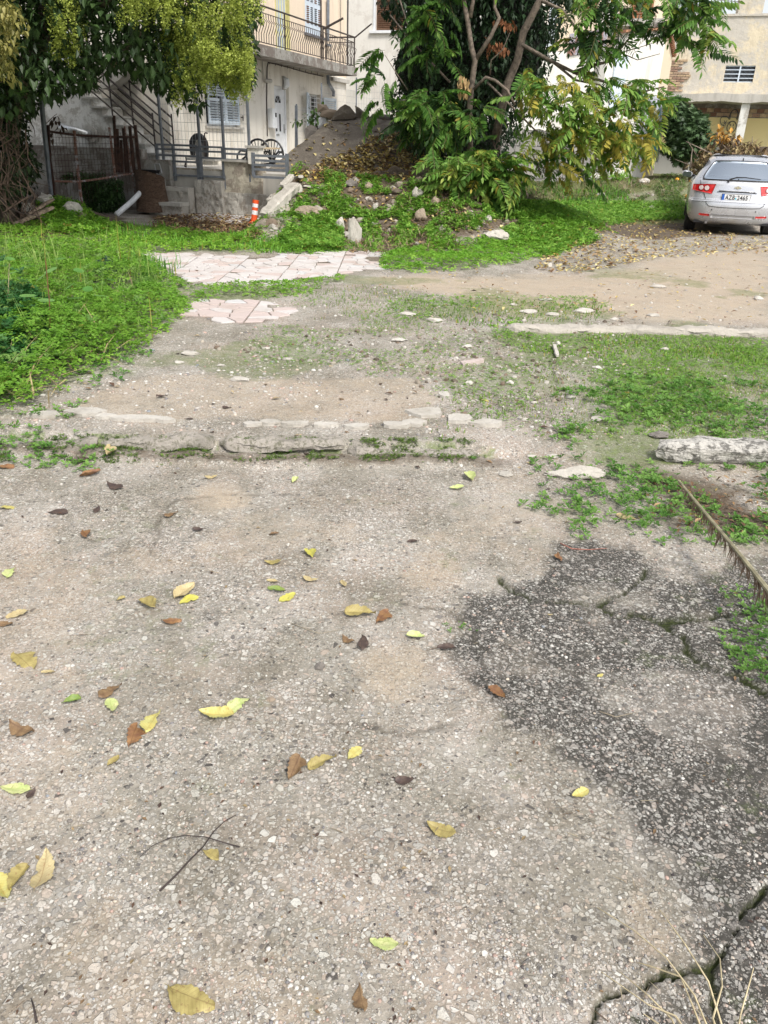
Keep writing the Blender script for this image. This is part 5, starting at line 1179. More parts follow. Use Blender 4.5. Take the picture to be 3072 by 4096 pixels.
# ---- the tilted slab
A_, B_, C_ = P(1050, 688, 16.7), P(1322, 476, 18.7), P(1640, 728, 15.9)
SNn = np.cross(B_ - A_, C_ - A_); SNn /= np.linalg.norm(SNn); SNn = SNn if SNn[2] > 0 else -SNn
def on_slab(x, y):
    r_ = ray(x, y); return CO + r_ * (((A_ - CO) @ SNn) / (r_ @ SNn))
outl = [(1050, 688), (1072, 672), (1120, 640), (1180, 590), (1250, 533), (1322, 477), (1380, 474), (1440, 470), (1520, 474), (1600, 486), (1700, 540), (1740, 640), (1660, 725), (1500, 722), (1400, 716), (1300, 722), (1230, 716), (1190, 722), (1120, 712), (1085, 700)]
top = []; rs = np.random.default_rng(4)
for i in range(len(outl)):
    a, b_ = outl[i], outl[(i + 1) % len(outl)]
    for k in range(5): t = k / 5; top.append(on_slab(a[0] * (1 - t) + b_[0] * t + rs.normal(0, 1.5), a[1] * (1 - t) + b_[1] * t + rs.normal(0, 1.2)))
top = np.array(top); n = len(top); cen = top.mean(0)
rings = [top, top * .985 + cen * .015 + SNn * .0, ]
V = list(cen[None] + SNn * .03); nr = 7
VV = [cen + SNn * .012]
for k in range(1, nr + 1):
    f = k / nr; q_ = cen + (top - cen) * f
    q_ = q_ + SNn * (.05 * (fbm(q_[:, 0] * 2, q_[:, 1] * 2, 3, 4) - .5) - (.015 if k == nr else 0))[:, None]
    VV += list(q_)
FF = [(0, 1 + (i + 1) % n, 1 + i) for i in range(n)]
for k in range(nr - 1): FF += [(1 + k * n + i, 1 + k * n + (i + 1) % n, 1 + (k + 1) * n + (i + 1) % n, 1 + (k + 1) * n + i) for i in range(n)]
base = len(VV)
for d, sc in ((.09, .99), (.17, .975), (.23, .94)):
    q_ = cen + (top - cen) * sc - SNn * d; q_ = q_ + rs.normal(0, .012, q_.shape); VV += list(q_)
FF += [(base - n + i, base - n + (i + 1) % n, base + (i + 1) % n, base + i) for i in range(n)]
for k in range(2): FF += [(base + k * n + i, base + k * n + (i + 1) % n, base + (k + 1) * n + (i + 1) % n, base + (k + 1) * n + i) for i in range(n)]
FF.append(tuple(base + 2 * n + i for i in range(n)))
M_SLAB = mat_wall('old_slab_concrete', (.135, .115, .092), (.05, .042, .032), .9, 2.0, streak=False, patch=(.20, .175, .14), pamt=.5, coarse=.8, bmp=.9)
slab_o = mesh_obj('concrete_slab', VV, FF, M_SLAB, None, (cen[0], cen[1], A_[2] - .2)); props(slab_o, 'huge tilted slab of dark concrete resting on the rubble mound, strewn with leaves', 'slab')
def upright(name, pts, D, th, mat, label, cat, seed=0):
    """standing broken piece with depth: outline in photo pixels at distance D"""
    r = np.random.default_rng(seed); F0 = [P(x, y, D) for x, y in pts]; c = np.mean(F0, 0); back = np.array([.2, 1, -.15]) * th
    V = [p for p in F0] + [c + (p - c) * .9 + back + r.normal(0, .02, 3) for p in F0] + [c + r.normal(0, .01, 3) + [0, -.04, .02]]
    n = len(F0); F = [(i, (i + 1) % n, 2 * n) for i in range(n)] + [(i, i + n, (i + 1) % n + n, (i + 1) % n) for i in range(n)] + [tuple(range(n, 2 * n))]
    return props(mesh_obj(name, V, F, mat, None, (c[0], c[1], min(p[2] for p in F0))), label, cat)
upright('slab_fragment', [(1324, 480), (1336, 455), (1362, 428), (1380, 417), (1400, 426), (1418, 452), (1424, 470), (1400, 476), (1360, 478)], 18.6, .35, M_SLAB, 'pointed fragment of dark concrete standing on top of the tilted slab', 'slab fragment', 1)
upright('slab_fragment', [(1422, 472), (1424, 450), (1420, 422), (1436, 430), (1460, 450), (1476, 462), (1470, 474), (1440, 474)], 18.7, .3, M_SLAB, 'smaller triangular fragment of dark concrete beside the pointed one', 'slab fragment', 2)
upright('slab_fragment', [(1476, 474), (1490, 455), (1520, 455), (1560, 460), (1590, 476), (1560, 484), (1500, 482)], 18.7, .4, M_ROCKD, 'low dark lump between the slab and the ivy', 'slab fragment', 3)
upright('hollow_brick', [(1268, 448), (1270, 416), (1305, 418), (1308, 440), (1300, 450)], 19.0, .25, M_ROCKT, 'pinkish broken block behind the slab edge, below the window', 'block', 4)
upright('stone', [(1280, 465), (1285, 445), (1320, 436), (1345, 440), (1350, 455), (1320, 470)], 18.9, .3, M_ROCKT, 'rough stone leaning against the upper left edge of the slab', 'stone', 5)
upright('stone', [(1220, 560), (1222, 512), (1240, 498), (1262, 505), (1270, 525), (1250, 548)], 18.4, .3, M_ROCKD, 'dark rough stone left of the slab edge under the pot plant', 'stone', 6)
upright('white_block', [(1272, 512), (1275, 470), (1305, 468), (1304, 492), (1288, 508)], 19.0, .3, M_WPAINT, 'clean white block between the pot plant and the slab edge', 'block', 7)
# litter on the slab and on the mound
def rand_in_px(pts, n, seed):
    pts = np.array(pts, float); r = np.random.default_rng(seed); out = []
    while len(out) < n:
        x = r.uniform(pts[:, 0].min(), pts[:, 0].max(), n * 3); y = r.uniform(pts[:, 1].min(), pts[:, 1].max(), n * 3)
        ok = sdist(x, y, pts) > 0; out += list(zip(x[ok], y[ok]))
    return out[:n]
def leaf_cols(n, seed, pal=((.58, .46, .12), (.48, .34, .10), (.30, .18, .08), (.17, .10, .055), (.64, .54, .26), (.38, .26, .14)), w=None):
    r = np.random.default_rng(seed); c = np.array(pal)[r.choice(len(pal), n, p=w)]; return c * r.uniform(.7, 1.25, (n, 1))
def litter(name, P3, label, seed, size=.09, mat=None, flat=.35, pal_w=None):
    n = len(P3); r = np.random.default_rng(seed)
    return scatter(name, LEAF, np.array(P3), size * r.uniform(.6, 1.3, n), r.uniform(0, 6.28, n), r.normal(0, flat, n), leaf_cols(n, seed, w=pal_w), mat or M_DRY, label, 'fallen leaves')
pp = [on_slab(x, y) + SNn * (.015 + .05 * RNG.random()) for x, y in rand_in_px([(1170, 715), (1300, 640), (1420, 600), (1530, 535), (1700, 540), (1720, 640), (1640, 725), (1400, 716), (1230, 716)], 1500, 1)]
pp += [on_slab(x, y) + SNn * .02 for x, y in rand_in_px(outl, 190, 2)]
litter('leaf_litter', pp, 'drift of yellow and brown fallen leaves on the lower half of the tilted slab', 31, .115, pal_w=(.26, .2, .1, .08, .28, .08))
# loose rubble bits over the mound
def rubble_bits(pxpoly, n, smin, smax, seed, lab):
    r = np.random.default_rng(seed); p = GTfv(rand_in_px(pxpoly, n, seed)); VV = []; FF = []; CC = []; b_ = 0
    pal = np.array([(.36, .32, .26), (.28, .24, .19), (.20, .15, .11), (.44, .41, .36), (.13, .105, .08)])
    for k in range(len(p)):
        V, F = rock_t(300 + k % 9, 1, .2, .7); s = smin * (smax / smin) ** (r.random() ** 2); R = np.array(Matrix.Rotation(r.uniform(0, 6.28), 3, 'Z') @ Matrix.Rotation(r.normal(0, .5), 3, 'X'))
        VV.append((V * s * r.uniform(.7, 1.2, 3)) @ R.T + p[k] + [0, 0, s * .1]); FF.append(F + b_); b_ += len(V); CC.append(np.repeat(pal[r.choice(5)][None] * r.uniform(.8, 1.15), len(V), 0))
    props(mesh_obj('rubble_bits', np.concatenate(VV), np.concatenate(FF), M_STONE, None, p.mean(0), cols=np.concatenate(CC)), lab, 'rubble', None, 'stuff')
rubble_bits([(560, 500), (575, 440), (640, 400), (700, 375), (900, 390), (1000, 440), (1100, 480), (1120, 540), (900, 550), (700, 545)], 420, .02, .10, 5, 'small broken rubble bits over the mound')
rubble_bits([(552, 500), (565, 430), (600, 410), (640, 430), (620, 480), (590, 500)], 160, .04, .15, 6, 'rubble bits on the left flank of the mound by the orange post')
rubble_bits([(960, 700), (1100, 650), (1400, 680), (1400, 720), (1240, 860), (1000, 900), (860, 800), (560, 780), (400, 740)], 800, .008, .028, 7, 'small pale stones over the middle of the lot')
rubble_bits([(1120, 460), (1480, 400), (1480, 450), (1200, 470)], 90, .03, .10, 8, 'small stones in the weeds before the shed')
# ================================================================== THINGS IN THE YARD
# rusty fence
ft = thing('rusty_fence', P(328, 850, 15.9), 'rusty iron fence with wire mesh in front of the dark yard wall', 'fence')
def FD(x): return 15.0 + (x - 190) / 355 * 1.3
def fpt(x, y, d=0): return P(x, y, FD(x) + d)
def fence_part(nm, pts, r, mat, n=5):
    mb = MB(); mb.tube([fpt(*p) for p in pts], r, n); return mb.build(nm, mat, ft)
fence_part('rail', [(190, 525), (300, 540), (437, 547), (547, 548)], .022, M_RUST)
fence_part('rail', [(218, 725), (312, 727), (400, 716), (480, 702), (556, 690)], .020, M_RUSTP)
for pts, m_, r_ in (([(192, 500), (198, 640), (212, 730), (218, 800)], M_RUST, .03), ([(296, 522), (306, 640), (318, 740), (329, 852)], M_RUSTP, .03), ([(436, 510), (452, 640), (464, 730), (478, 832)], M_RUSTP, .026), ([(498, 505), (520, 640), (530, 710), (542, 786)], M_RUSTP, .014)):
    fence_part('post', pts, r_, m_, 5)
for x0, y0, x1, y1, w_ in ((456, 462, 466, 690, .03), (468, 515, 478, 690, .035), (484, 560, 490, 690, .03), (493, 513, 506, 690, .03), (505, 548, 515, 690, .022), (519, 504, 534, 690, .034), (528, 560, 540, 690, .022), (540, 500, 560, 692, .038), (548, 560, 566, 760, .03)):
    fence_part('upright_bar', [(x0, y0), (x1, y1)], w_, M_RUST, 4)
mb = MB()
for k in range(27):
    x = 196 + k * 13; mb.tube([fpt(x, 530, -.02), fpt(x + 20, 722 - (x - 218) * .09, -.02)], .0035, 3, False)
for k in range(8): mb.tube([fpt(194 + k * 2, 548 + k * 24, -.02), fpt(548 + k, 556 + k * 19, -.02)], .0035, 3, False)
for k in range(24): mb.tube([fpt(222 + k * 14, 728 - k * 1.5, -.02), fpt(232 + k * 14, 840 - k * 3, -.02)], .003, 3, False)
o = mb.build('wire_mesh', M_RUST, ft); o['kind'] = 'stuff'
# grey thick pole that carries the tree's edge
pl = MB(); pl.tube([P(160, 348, 14.4), P(168, 430, 14.4), P(178, 530, 14.4), P(205, 780, 14.4)], [.045, .042, .04, .035], 8)
props(pl.build('metal_pole', M_GREYM, None), 'thick grey pole at the left end of the rusty fence, under the tree', 'pole')
# pvc pipe
pa, pb = P(466, 858, 15.2), P(583, 750, 16.0); mb = MB(); mid_ = (pa + pb) / 2 + [0, 0, -.03]
mb.tube([pa, pa * .7 + pb * .3 + [0, 0, -.012], mid_ + [0, 0, .012], pb * .85 + pa * .15, pb], .048, 10); props(mb.build('plastic_pipe', M_WPAINT, None, smooth=True), 'bent white plastic pipe leaning on the brown stump', 'pipe')
# stump
sp_ = P(612, 838, 16.05); V = []; F = []
nu, nv = 26, 12
for j in range(nv):
    t = j / (nv - 1)
    for i in range(nu):
        a = 2 * pi * i / nu; r_ = (.27 + .05 * (1 - t) ** 2) * (1 + .35 * (fbm(cos(a) * 2.2 + 5, sin(a) * 2.2 + t * 1.1, 6, 4) - .5))
        V.append(sp_ + [r_ * cos(a) * 1.05, r_ * sin(a), t * .66 + (.09 * cos(a + 2.2) if j == nv - 1 else 0) - .03])
F = [(j * nu + i, j * nu + (i + 1) % nu, (j + 1) * nu + (i + 1) % nu, (j + 1) * nu + i) for j in range(nv - 1) for i in range(nu)]
V.append(sp_ + [0, 0, .58]); F += [((nv - 1) * nu + i, (nv - 1) * nu + (i + 1) % nu, len(V) - 1) for i in range(nu)]
m_, nt_s, b_s = base_mat('stump_bark'); ps_ = world_pos(nt_s)
bk = noise(nt_s, 9, 5, .7, scaled(nt_s, ps_, 1.5, 1.5, 5.5), 1.2); nt_s.links.new(ramp(nt_s, bk, [(.3, (.035, .022, .015)), (.55, (.14, .085, .055)), (.8, (.27, .19, .13))]), b_s.inputs['Base Color']); b_s.inputs['Roughness'].default_value = .9; bump(nt_s, b_s, bk, 1.0, .05)
props(mesh_obj('tree_stump', V, F, m_, None, sp_, smooth=False), 'fat brown ragged stump between the rusty fence and the stone steps', 'stump')
# black crate with pale inset
cr = thing('black_crate', P(600, 706, 16.5), 'black plastic crate lying on the stump before the mossy wall', 'crate')
cc = P(600, 700, 16.5)
mb = MB(cc, HN, -HD); mb.prism([(-.20, -.06), (.20, -.06), (.25, .07), (-.25, .07)], -.15, .16); mb.build('body', M_PLASTIC_B, cr)
mb = MB(cc, HN, -HD); mb.box(-.15, .15, .161, .17, -.03, .04); mb.build('inset_panel', M_GREYM, cr)
mb = MB(cc, HN, -HD); mb.box(-.27, .27, -.17, .18, .072, .10); mb.build('rim', M_PLASTIC_B, cr)
c2 = P(632, 676, 16.3); fr_ = MB(c2, HN, -HD)
fr_.tube([(-.05, 0, -.08), (-.07, 0, .08), (.04, 0, .09), (.08, 0, -.07), (.0, 0, -.10), (-.05, 0, -.08)], .014, 6); props(fr_.build('bright_bracket', M_WIRE, None), 'small bright rectangular metal bracket hanging on the mossy wall', 'bracket')
# black arch-shaped rubber thing on a shelf + small shelf
o0, z0 = SP(798, 632, -5.6)
shf = thing('wall_shelf', H(-5.6, o0, z0), 'pale stone shelf along the cream wall behind the railings', 'shelf')
s0_, zs_ = -4.9, z0
mb = HM(); mb.box(-5.6, -5.2, SP(745, 632, -5.6)[0], SP(858, 632, -5.6)[0], z0 - .05, z0); mb.build('top', M_CONCL, shf)
mb = HM(); mb.box(-5.5, -5.3, SP(770, 632, -5.6)[0], SP(840, 632, -5.6)[0], TZ, z0 - .052); mb.build('support', M_CREAM, shf)
arch = thing('rubber_arch', H(-5.5, o0, z0), 'black arch-shaped rubber seat standing on the shelf behind the middle mesh post', 'rubber seat')
a0_, zt_ = SP(766, 560, -5.5); a1_, _ = SP(822, 560, -5.5); _, ztop = SP(795, 545, -5.5); ac = (a0_ + a1_) / 2; aw = (a1_ - a0_) / 2
mb = HM(); pts = [(-5.5, ac - aw * .95, z0 + .02)] + [(-5.5, ac - aw * cos(t), z0 + (ztop - z0) * (.55 + .45 * sin(t))) for t in np.linspace(0, pi, 9)] + [(-5.5, ac + aw * .95, z0 + .02)]
mb.tube(pts, [.05] + [.065] * 9 + [.05], 7); mb.build('rubber_rim', M_PLASTIC_B, arch)
mb = HM(); mb.prism([(ac - aw * .55, z0 + .01), (ac + aw * .55, z0 + .01), (ac + aw * .6, ztop - .12), (ac, ztop - .03), (ac - aw * .6, ztop - .12)], -5.47, -5.44, 'x'); mb.build('pale_insert', M_CONCL, arch)
mb = HM(); hp = [SP(x, y, -5.55) for x, y in ((818, 632), (820, 590), (818, 535), (822, 531), (830, 533))]; mb.tube([(-5.55, a, b_) for a, b_ in hp], .014, 5); props(mb.build('standpipe_tap', M_IRON, None), 'thin rusty standpipe with a tap beside the black rubber seat', 'tap')
# white trough, bits, green tub
mb = HM(); ta, tb = SP(665, 672, -5.9), SP(765, 690, -5.9); mb.box(-5.95, -5.6, ta[0], tb[0], TZ - .05, ta[1]); tg = props(mb.build('white_trough', M_WPAINT, None), 'low white trough on the terrace behind the left railing', 'trough')
gc, gz_ = SP(868, 690, -6.2); mb = HM(); mb.tube([(-6.2, gc, gz_ - .05), (-6.2, gc, gz_ + .05)], [.10, .12], 10); props(mb.build('green_tub', mat_plain('green_plastic', (.05, .30, .18), .4), None), 'small green plastic tub at the foot of the railing', 'tub')
mb = HM(); p_ = [SP(x, y, -5.9) for x, y in ((742, 668), (745, 640), (742, 620))]; mb.tube([(-5.9, a, b_) for a, b_ in p_], [.03, .012, .012], 5); props(mb.build('iron_hook', M_IRON, None), 'little dark iron upright on the white trough', 'iron upright')
mb = HM(); p_ = [SP(x, y, -5.3) for x, y in ((965, 640), (993, 618))]; mb.tube([(-5.3, a, b_) for a, b_ in p_], .022, 5); p_ = [SP(x, y, -5.3) for x, y in ((990, 672), (990, 622))]; mb.tube([(-5.3, a, b_) for a, b_ in p_], .02, 5)
props(mb.build('folded_chair', M_PLASTIC_B, None), 'black folded frame standing by the third mesh post', 'folded chair')
# black fan-back chairs
def chair(x, y_top, s, label, yw=0):
    o_, zt_ = SP(x, y_top, s); t = thing('garden_chair', H(s, o_, TZ), label, 'chair', 'black garden chairs by the front door')
    wv = .27; zb_ = zt_ - .40
    def CM(): return MB(H(s, o_, 0), HN, -HD)
    mb = CM(); mb.tube([(-wv, 0, zb_)] + [(-wv * cos(a), .0, zb_ + .12 + .28 * sin(a)) for a in np.linspace(0, pi, 13)] + [(wv, 0, zb_)], .022, 6); bk_ = mb.build('backrest', M_PLASTIC_B, t)
    for k in range(9):
        a = pi * (k + 1) / 10; mb = CM(); mb.tube([(-.05 * cos(a), 0, zb_ + .02), (-wv * .97 * cos(a), 0, zb_ + .12 + .27 * sin(a))], .010, 4); mb.build('slat', M_PLASTIC_B, bk_)
    mb = CM(); mb.bbox(-.25, .25, .0, .44, zb_ - .06, zb_ - .02, .01); mb.build('seat', M_PLASTIC_B, t)
    for sx in (-.27, .27):
        mb = CM(); mb.tube([(sx, .0, zb_ + .16), (sx * 1.05, .25, zb_ + .18), (sx, .42, zb_ + .10), (sx, .44, zb_ - .04)], .022, 5); mb.build('armrest', M_PLASTIC_B, t)
        for yy in (.02, .42): mb = CM(); mb.tube([(sx * .9, yy, zb_ - .05), (sx, yy, TZ)], .022, 5); mb.build('leg', M_PLASTIC_B, t)
chair(1032, 557, -4.9, 'black fan-back plastic chair nearer the cream pillar'); chair(1085, 559, -4.6, 'black fan-back plastic chair nearer the tilted slab')
tb_ = thing('small_table', H(-5.1, SP(1080, 600, -5.1)[0], TZ), 'small table with a pale wooden top before the black chairs', 'table'); o_, z_ = SP(1080, 590, -5.1)
mb = HM(); mb.box(-5.3, -4.95, o_ - .16, o_ + .16, z_ - .03, z_); mb.build('tabletop', mat_plain('pale_board', (.62, .50, .33), .6), tb_)
for dx in (-.13, .13): mb = HM(); mb.tube([(-5.2, o_ + dx, z_ - .03), (-5.2, o_ + dx * 1.1, TZ)], .015, 5); mb.build('leg', M_PLASTIC_B, tb_)
# potted plant + grey stake by the window
pt_ = thing('potted_plant', P(1255, 540, 19.3), 'leafy plant in a dark pot before the barred window', 'plant'); pc = P(1255, 500, 19.3)
mb = MB(pc); mb.tube([(0, 0, -.30), (0, 0, -.02)], [.10, .14], 10); mb.build('pot', M_PLASTIC_B, pt_)
# grey post next to door
mb = MB(); p0, p1 = P(1185, 422, 21.2), P(1185, 590, 21.2); mb.tube([p0, p1], .045, 4); props(mb.build('fence_post', M_GREYM, None), 'grey square post between the front door and the barred window', 'post')
# orange flexible post
b0 = P(1014, 905, 14.9); t0 = P(1023, 800, 14.95); ax_ = t0 - b0; L_ = np.linalg.norm(ax_)
dp = thing('delineator_post', b0, 'leaning orange delineator post with white bands at the left foot of the mound', 'traffic post')
M_OR = mat_plain('orange_plastic', (.78, .10, .02), .5, var=.08, bmp=0); M_REFL = mat_plain('white_reflective', (.78, .78, .78), .4, var=.05, bmp=0)
def ring_(f0, f1, r0, r1, nm, m_):
    mb = MB(); mb.tube([b0 + ax_ * f0, b0 + ax_ * f1], [r0, r1], 12); mb.build(nm, m_, dp, smooth=False)
mb = MB(); mb.tube([b0 + [0, 0, -.02], b0 + [0, 0, .03], b0 + ax_ * .16], [.15, .13, .06], 12); mb.build('base', M_OR, dp)
ring_(.16, .44, .058, .054, 'sleeve', M_OR); ring_(.44, .60, .055, .055, 'white_band', M_REFL); ring_(.60, .72, .054, .054, 'sleeve', M_OR); ring_(.72, .86, .055, .055, 'white_band', M_REFL); ring_(.86, 1.0, .056, .060, 'cap', M_OR)
# rusty upright near shed
mb = MB(); mb.box(-.035, .035, -.035, .035, 0, .01) if False else mb.tube([P(2370, 715, 23.4), P(2384, 620, 23.4)], .04, 4); props(mb.build('rusty_upright', M_RUST, None), 'rusty iron upright standing before the block wall of the shed', 'iron post')
# twigs on the concrete
M_TWIG = mat_plain('dark_twig', (.045, .032, .028), .8, var=.3, scale=30)
def twig(pts, r, label, name='twig', mat=None, lift=.006, cat='twig'):
    W_ = []
    for i, p in enumerate(pts): g = GTf(p[0], p[1]); W_.append(g + [0, 0, lift + (p[2] if len(p) > 2 else 0)])
    rr_ = list(np.linspace(r, r * .35, len(W_))); mb = MB(); mb.tube(W_, rr_, 6); return props(mb.build(name, mat or M_TWIG, None, smooth=True), label, cat)
twig([(346, 1928), (380, 1895), (410, 1862), (440, 1832), (462, 1800), (485, 1778), (510, 1764)], .0026, 'dark curved twig crossing another, the one with the thick end toward the camera')
twig([(519, 1836, .004), (490, 1833, .012), (445, 1822, .016), (400, 1816, .012), (365, 1820, .008), (330, 1833, .004), (302, 1856)], .0017, 'thin dark arching twig crossing the thicker one')
twig([(80, 2212), (74, 2180), (68, 2160)], .003, 'short dark twig at the bottom left corner')
twig([(1210, 1176), (1235, 1188), (1270, 1190), (1310, 1187)], .003, 'thin reddish twig at the edge of the weeds', mat=mat_plain('red_twig', (.35, .14, .10), .8))
twig([(1295, 1540), (1330, 1552), (1380, 1540)], .0018, 'hair-thin twig on the dark crust', mat=M_DRY if False else mat_plain('pale_twig', (.30, .25, .17), .8))
twig([(630, 1350), (690, 1372), (740, 1362)], .0014, 'hair-thin twig right of the middle leaves', mat=bpy.data.materials['pale_twig'])
# dry stalks at the lower right
M_STRAW = mat_plain('dry_straw', (.50, .42, .26), .8, var=.25, scale=20)
ds = thing('dry_stalks', GTf(1500, 2190), 'bundle of pale dry grass stalks bending over the bottom right corner', 'dry stalks')
for k, pts in enumerate(([(1545, 2260, 0), (1500, 2150, .07), (1440, 2070, .08), (1370, 2010, .06), (1290, 1960, .03)], [(1570, 2250, 0), (1530, 2120, .07), (1480, 2040, .09), (1440, 1985, .07), (1425, 1965, .05)], [(1530, 2260, 0), (1495, 2170, .05), (1470, 2110, .06), (1400, 2085, .04), (1380, 2080, .03)],
                         [(1480, 2260, 0), (1450, 2200, .04), (1400, 2150, .05), (1340, 2100, .03)], [(1590, 2250, 0), (1600, 2190, .05), (1620, 2120, .07), (1628, 2090, .08)], [(1560, 2260, 0), (1540, 2200, .05), (1560, 2130, .07), (1555, 2070, .05), (1520, 2020, .03)], [(1470, 2260, 0), (1420, 2210, .03), (1390, 2190, .03)], [(1500, 2255, 0), (1460, 2195, .05), (1400, 2170, .06), (1300, 2100, .02)])):
    mb = MB(); W_ = [GTf(x, y) * (1 - z / CAM_H) + np.array([0, 0, CAM_H]) * (z / CAM_H) for x, y, z in pts]; mb.tube(W_, list(np.linspace(.0022, .0009, len(W_))), 4); mb.build('stalk', M_STRAW, ds)
# dead palm-like frond lying diagonally on the right
pr_ = []
for x, y, z in ((1466, 1038, .10), (1500, 1080, .13), (1550, 1140, .15), (1600, 1200, .16), (1660, 1275, .16), (1740, 1380, .10)):
    g = G(x * Q, y * Q, 0) ; pr_.append(CO + (g - CO) * ((CAM_H - z - .03) / CAM_H))
fd_ = thing('dead_frond', pr_[2] * [1, 1, 0], 'dead brown frond stem with hanging dry leaflets, lying diagonally over the right weeds', 'dead frond')
mb = MB(); mb.tube(pr_, list(np.linspace(.0055, .010, len(pr_))), 6); mb.build('stem', mat_plain('frond_stem', (.30, .27, .17), .8, var=.3, scale=20), fd_)
M_FR = mat_plain('dead_leaflet', (.20, .13, .08), .85, var=.4, scale=30)
pr_ = np.array(pr_); cum = np.r_[0, np.cumsum(np.linalg.norm(np.diff(pr_, axis=0), axis=1))]; Lf = cum[-1]; rl_ = np.random.default_rng(8)
for k in range(150):
    u = .10 * Lf + .9 * Lf * k / 150; p = np.array([np.interp(u, cum, pr_[:, i]) for i in range(3)]); t = pr_[-1] - pr_[0]; t /= np.linalg.norm(t); sd_ = np.cross(t, [0, 0, 1.]); l = rl_.uniform(.06, .10) * (.5 + .6 * k / 150)
    q1 = p + sd_ * rl_.normal(-.004, .012) + t * l * .35 + [0, 0, -l * .45]; q2 = q1 + t * l * .35 + sd_ * rl_.normal(0, .012) + [0, 0, -l * .55]; w_ = t * .0065
    mesh_obj('leaflet', [p - w_, p + w_, q1 + w_ * .8, q1 - w_ * .8, q2], [(0, 1, 2, 3), (3, 2, 4)], M_FR, fd_)
# ================================================================== THE PARKED CAR
CAR_R = GT(2925, 945); cz = float(gz(6.9, 17.0))
ctr = P(2943, 800, 16.2); CAZ = radians(18.5)
cax = np.array([cos(CAZ), -sin(CAZ), 0]); cay = np.array([sin(CAZ), cos(CAZ), 0])     # right, forward
CB = np.array([ctr[0], ctr[1], cz])
car = thing('parked_car', CB + cay * 2.1, 'silver five-door hatchback seen from behind, parked on the leaf-strewn track', 'car')
def CARM(): return MB(CB, cax, cay)
m, nt, b = base_mat('silver_car_paint'); b.inputs['Base Color'].default_value = (.50, .51, .54, 1); b.inputs['Metallic'].default_value = .55; b.inputs['Roughness'].default_value = .32; b.inputs['Coat Weight'].default_value = .6; b.inputs['Coat Roughness'].default_value = .08
nz_ = noise(nt, 3, 5, .6, world_pos(nt)); nt.links.new(ramp(nt, nz_, [(.3, (.52, .53, .56)), (.7, (.62, .63, .66))]), b.inputs['Base Color']); nt.links.new(ramp(nt, nz_, [(.3, .20), (.7, .34)]), b.inputs['Roughness']); M_CAR = m
m, nt, b = base_mat('car_glass'); b.inputs['Base Color'].default_value = (.30, .40, .46, 1); b.inputs['Roughness'].default_value = .04; b.inputs['Specular IOR Level'].default_value = .9; b.inputs['Coat Weight'].default_value = .5
tr = nt.nodes.new('ShaderNodeBsdfTransparent'); tr.inputs[0].default_value = (.62, .72, .76, 1); gl = nt.nodes.new('ShaderNodeBsdfGlossy'); gl.inputs['Roughness'].default_value = .03; gl.inputs[0].default_value = (.85, .93, 1, 1)
fr = N(nt, 'ShaderNodeFresnel', IOR=1.9); mx_ = nt.nodes.new('ShaderNodeMixShader'); nt.links.new(mth(nt, 'ADD', fr.outputs[0], .62), mx_.inputs[0]); nt.links.new(tr.outputs[0], mx_.inputs[1]); nt.links.new(gl.outputs[0], mx_.inputs[2]); nt.links.new(mx_.outputs[0], nt.nodes['Material Output'].inputs[0]); M_CGL = m
def lamp_mat(nm, c, r=.12):
    m, nt, b = base_mat(nm); b.inputs['Roughness'].default_value = r; b.inputs['Coat Weight'].default_value = 1.0
    f = N(nt, 'ShaderNodeTexWave', Scale=14., Distortion=1.5); nt.links.new(world_pos(nt), f.inputs['Vector']); nt.links.new(ramp(nt, f.outputs['Fac'], [(.2, [x * .7 for x in c]), (.8, c)]), b.inputs['Base Color']); return m
M_RED = lamp_mat('red_lens', (.62, .02, .02)); M_RED2 = lamp_mat('deep_red_lens', (.28, .005, .01)); M_CLEAR = lamp_mat('clear_lens', (.74, .62, .60)); M_TYRE = mat_plain('tyre_rubber', (.028, .027, .026), .85, var=.2, bmp=.5, bscale=160)
# horizontal slices: z, rear y, half width, corner depth, corner exponent, front y
SLC = np.array([(.20, .10, .74, .30, 3.2, 4.10), (.27, .04, .80, .34, 3.0, 4.18), (.36, .015, .845, .38, 2.9, 4.24), (.46, .0, .862, .40, 2.8, 4.26), (.56, .0, .866, .40, 2.8, 4.24), (.62, .015, .866, .40, 2.8, 4.22), (.645, .055, .864, .40, 2.8, 4.20),
                (.72, .085, .862, .40, 2.8, 4.14), (.82, .10, .858, .42, 2.7, 3.95), (.90, .115, .848, .44, 2.6, 3.60), (.955, .14, .828, .46, 2.5, 3.30), (1.0, .19, .80, .48, 2.5, 3.12), (1.08, .29, .755, .48, 2.5, 2.90), (1.18, .42, .695, .48, 2.5, 2.62),
                (1.28, .56, .635, .48, 2.5, 2.34), (1.34, .65, .60, .48, 2.4, 2.18), (1.385, .76, .555, .50, 2.3, 2.05), (1.42, .98, .48, .50, 2.2, 1.90), (1.44, 1.20, .36, .40, 2.2, 1.75)])
def sl(z): return [np.interp(z, SLC[:, 0], SLC[:, i]) for i in range(1, 6)]
def rear(x, z, off=0.0):
    yr, w_, d, n_, yf = sl(z); t = min(abs(x) / w_, .9999); y = yr + d * (1 - (1 - t ** n_) ** (1 / n_))
    e = 1e-3
    if off:
        def f(xx, zz):
            a, b_, c, k, _ = sl(zz); tt = min(abs(xx) / b_, .9999); return a + c * (1 - (1 - tt ** k) ** (1 / k))
        gx = (f(x + e, z) - f(x - e, z)) / 2 / e; gz2 = (f(x, z + e) - f(x, z - e)) / 2 / e; nn_ = np.array([gx, -1, gz2]); nn_ /= np.linalg.norm(nn_)
        return (x + nn_[0] * off, y + nn_[1] * off, z + nn_[2] * off)
    return (x, y, z)
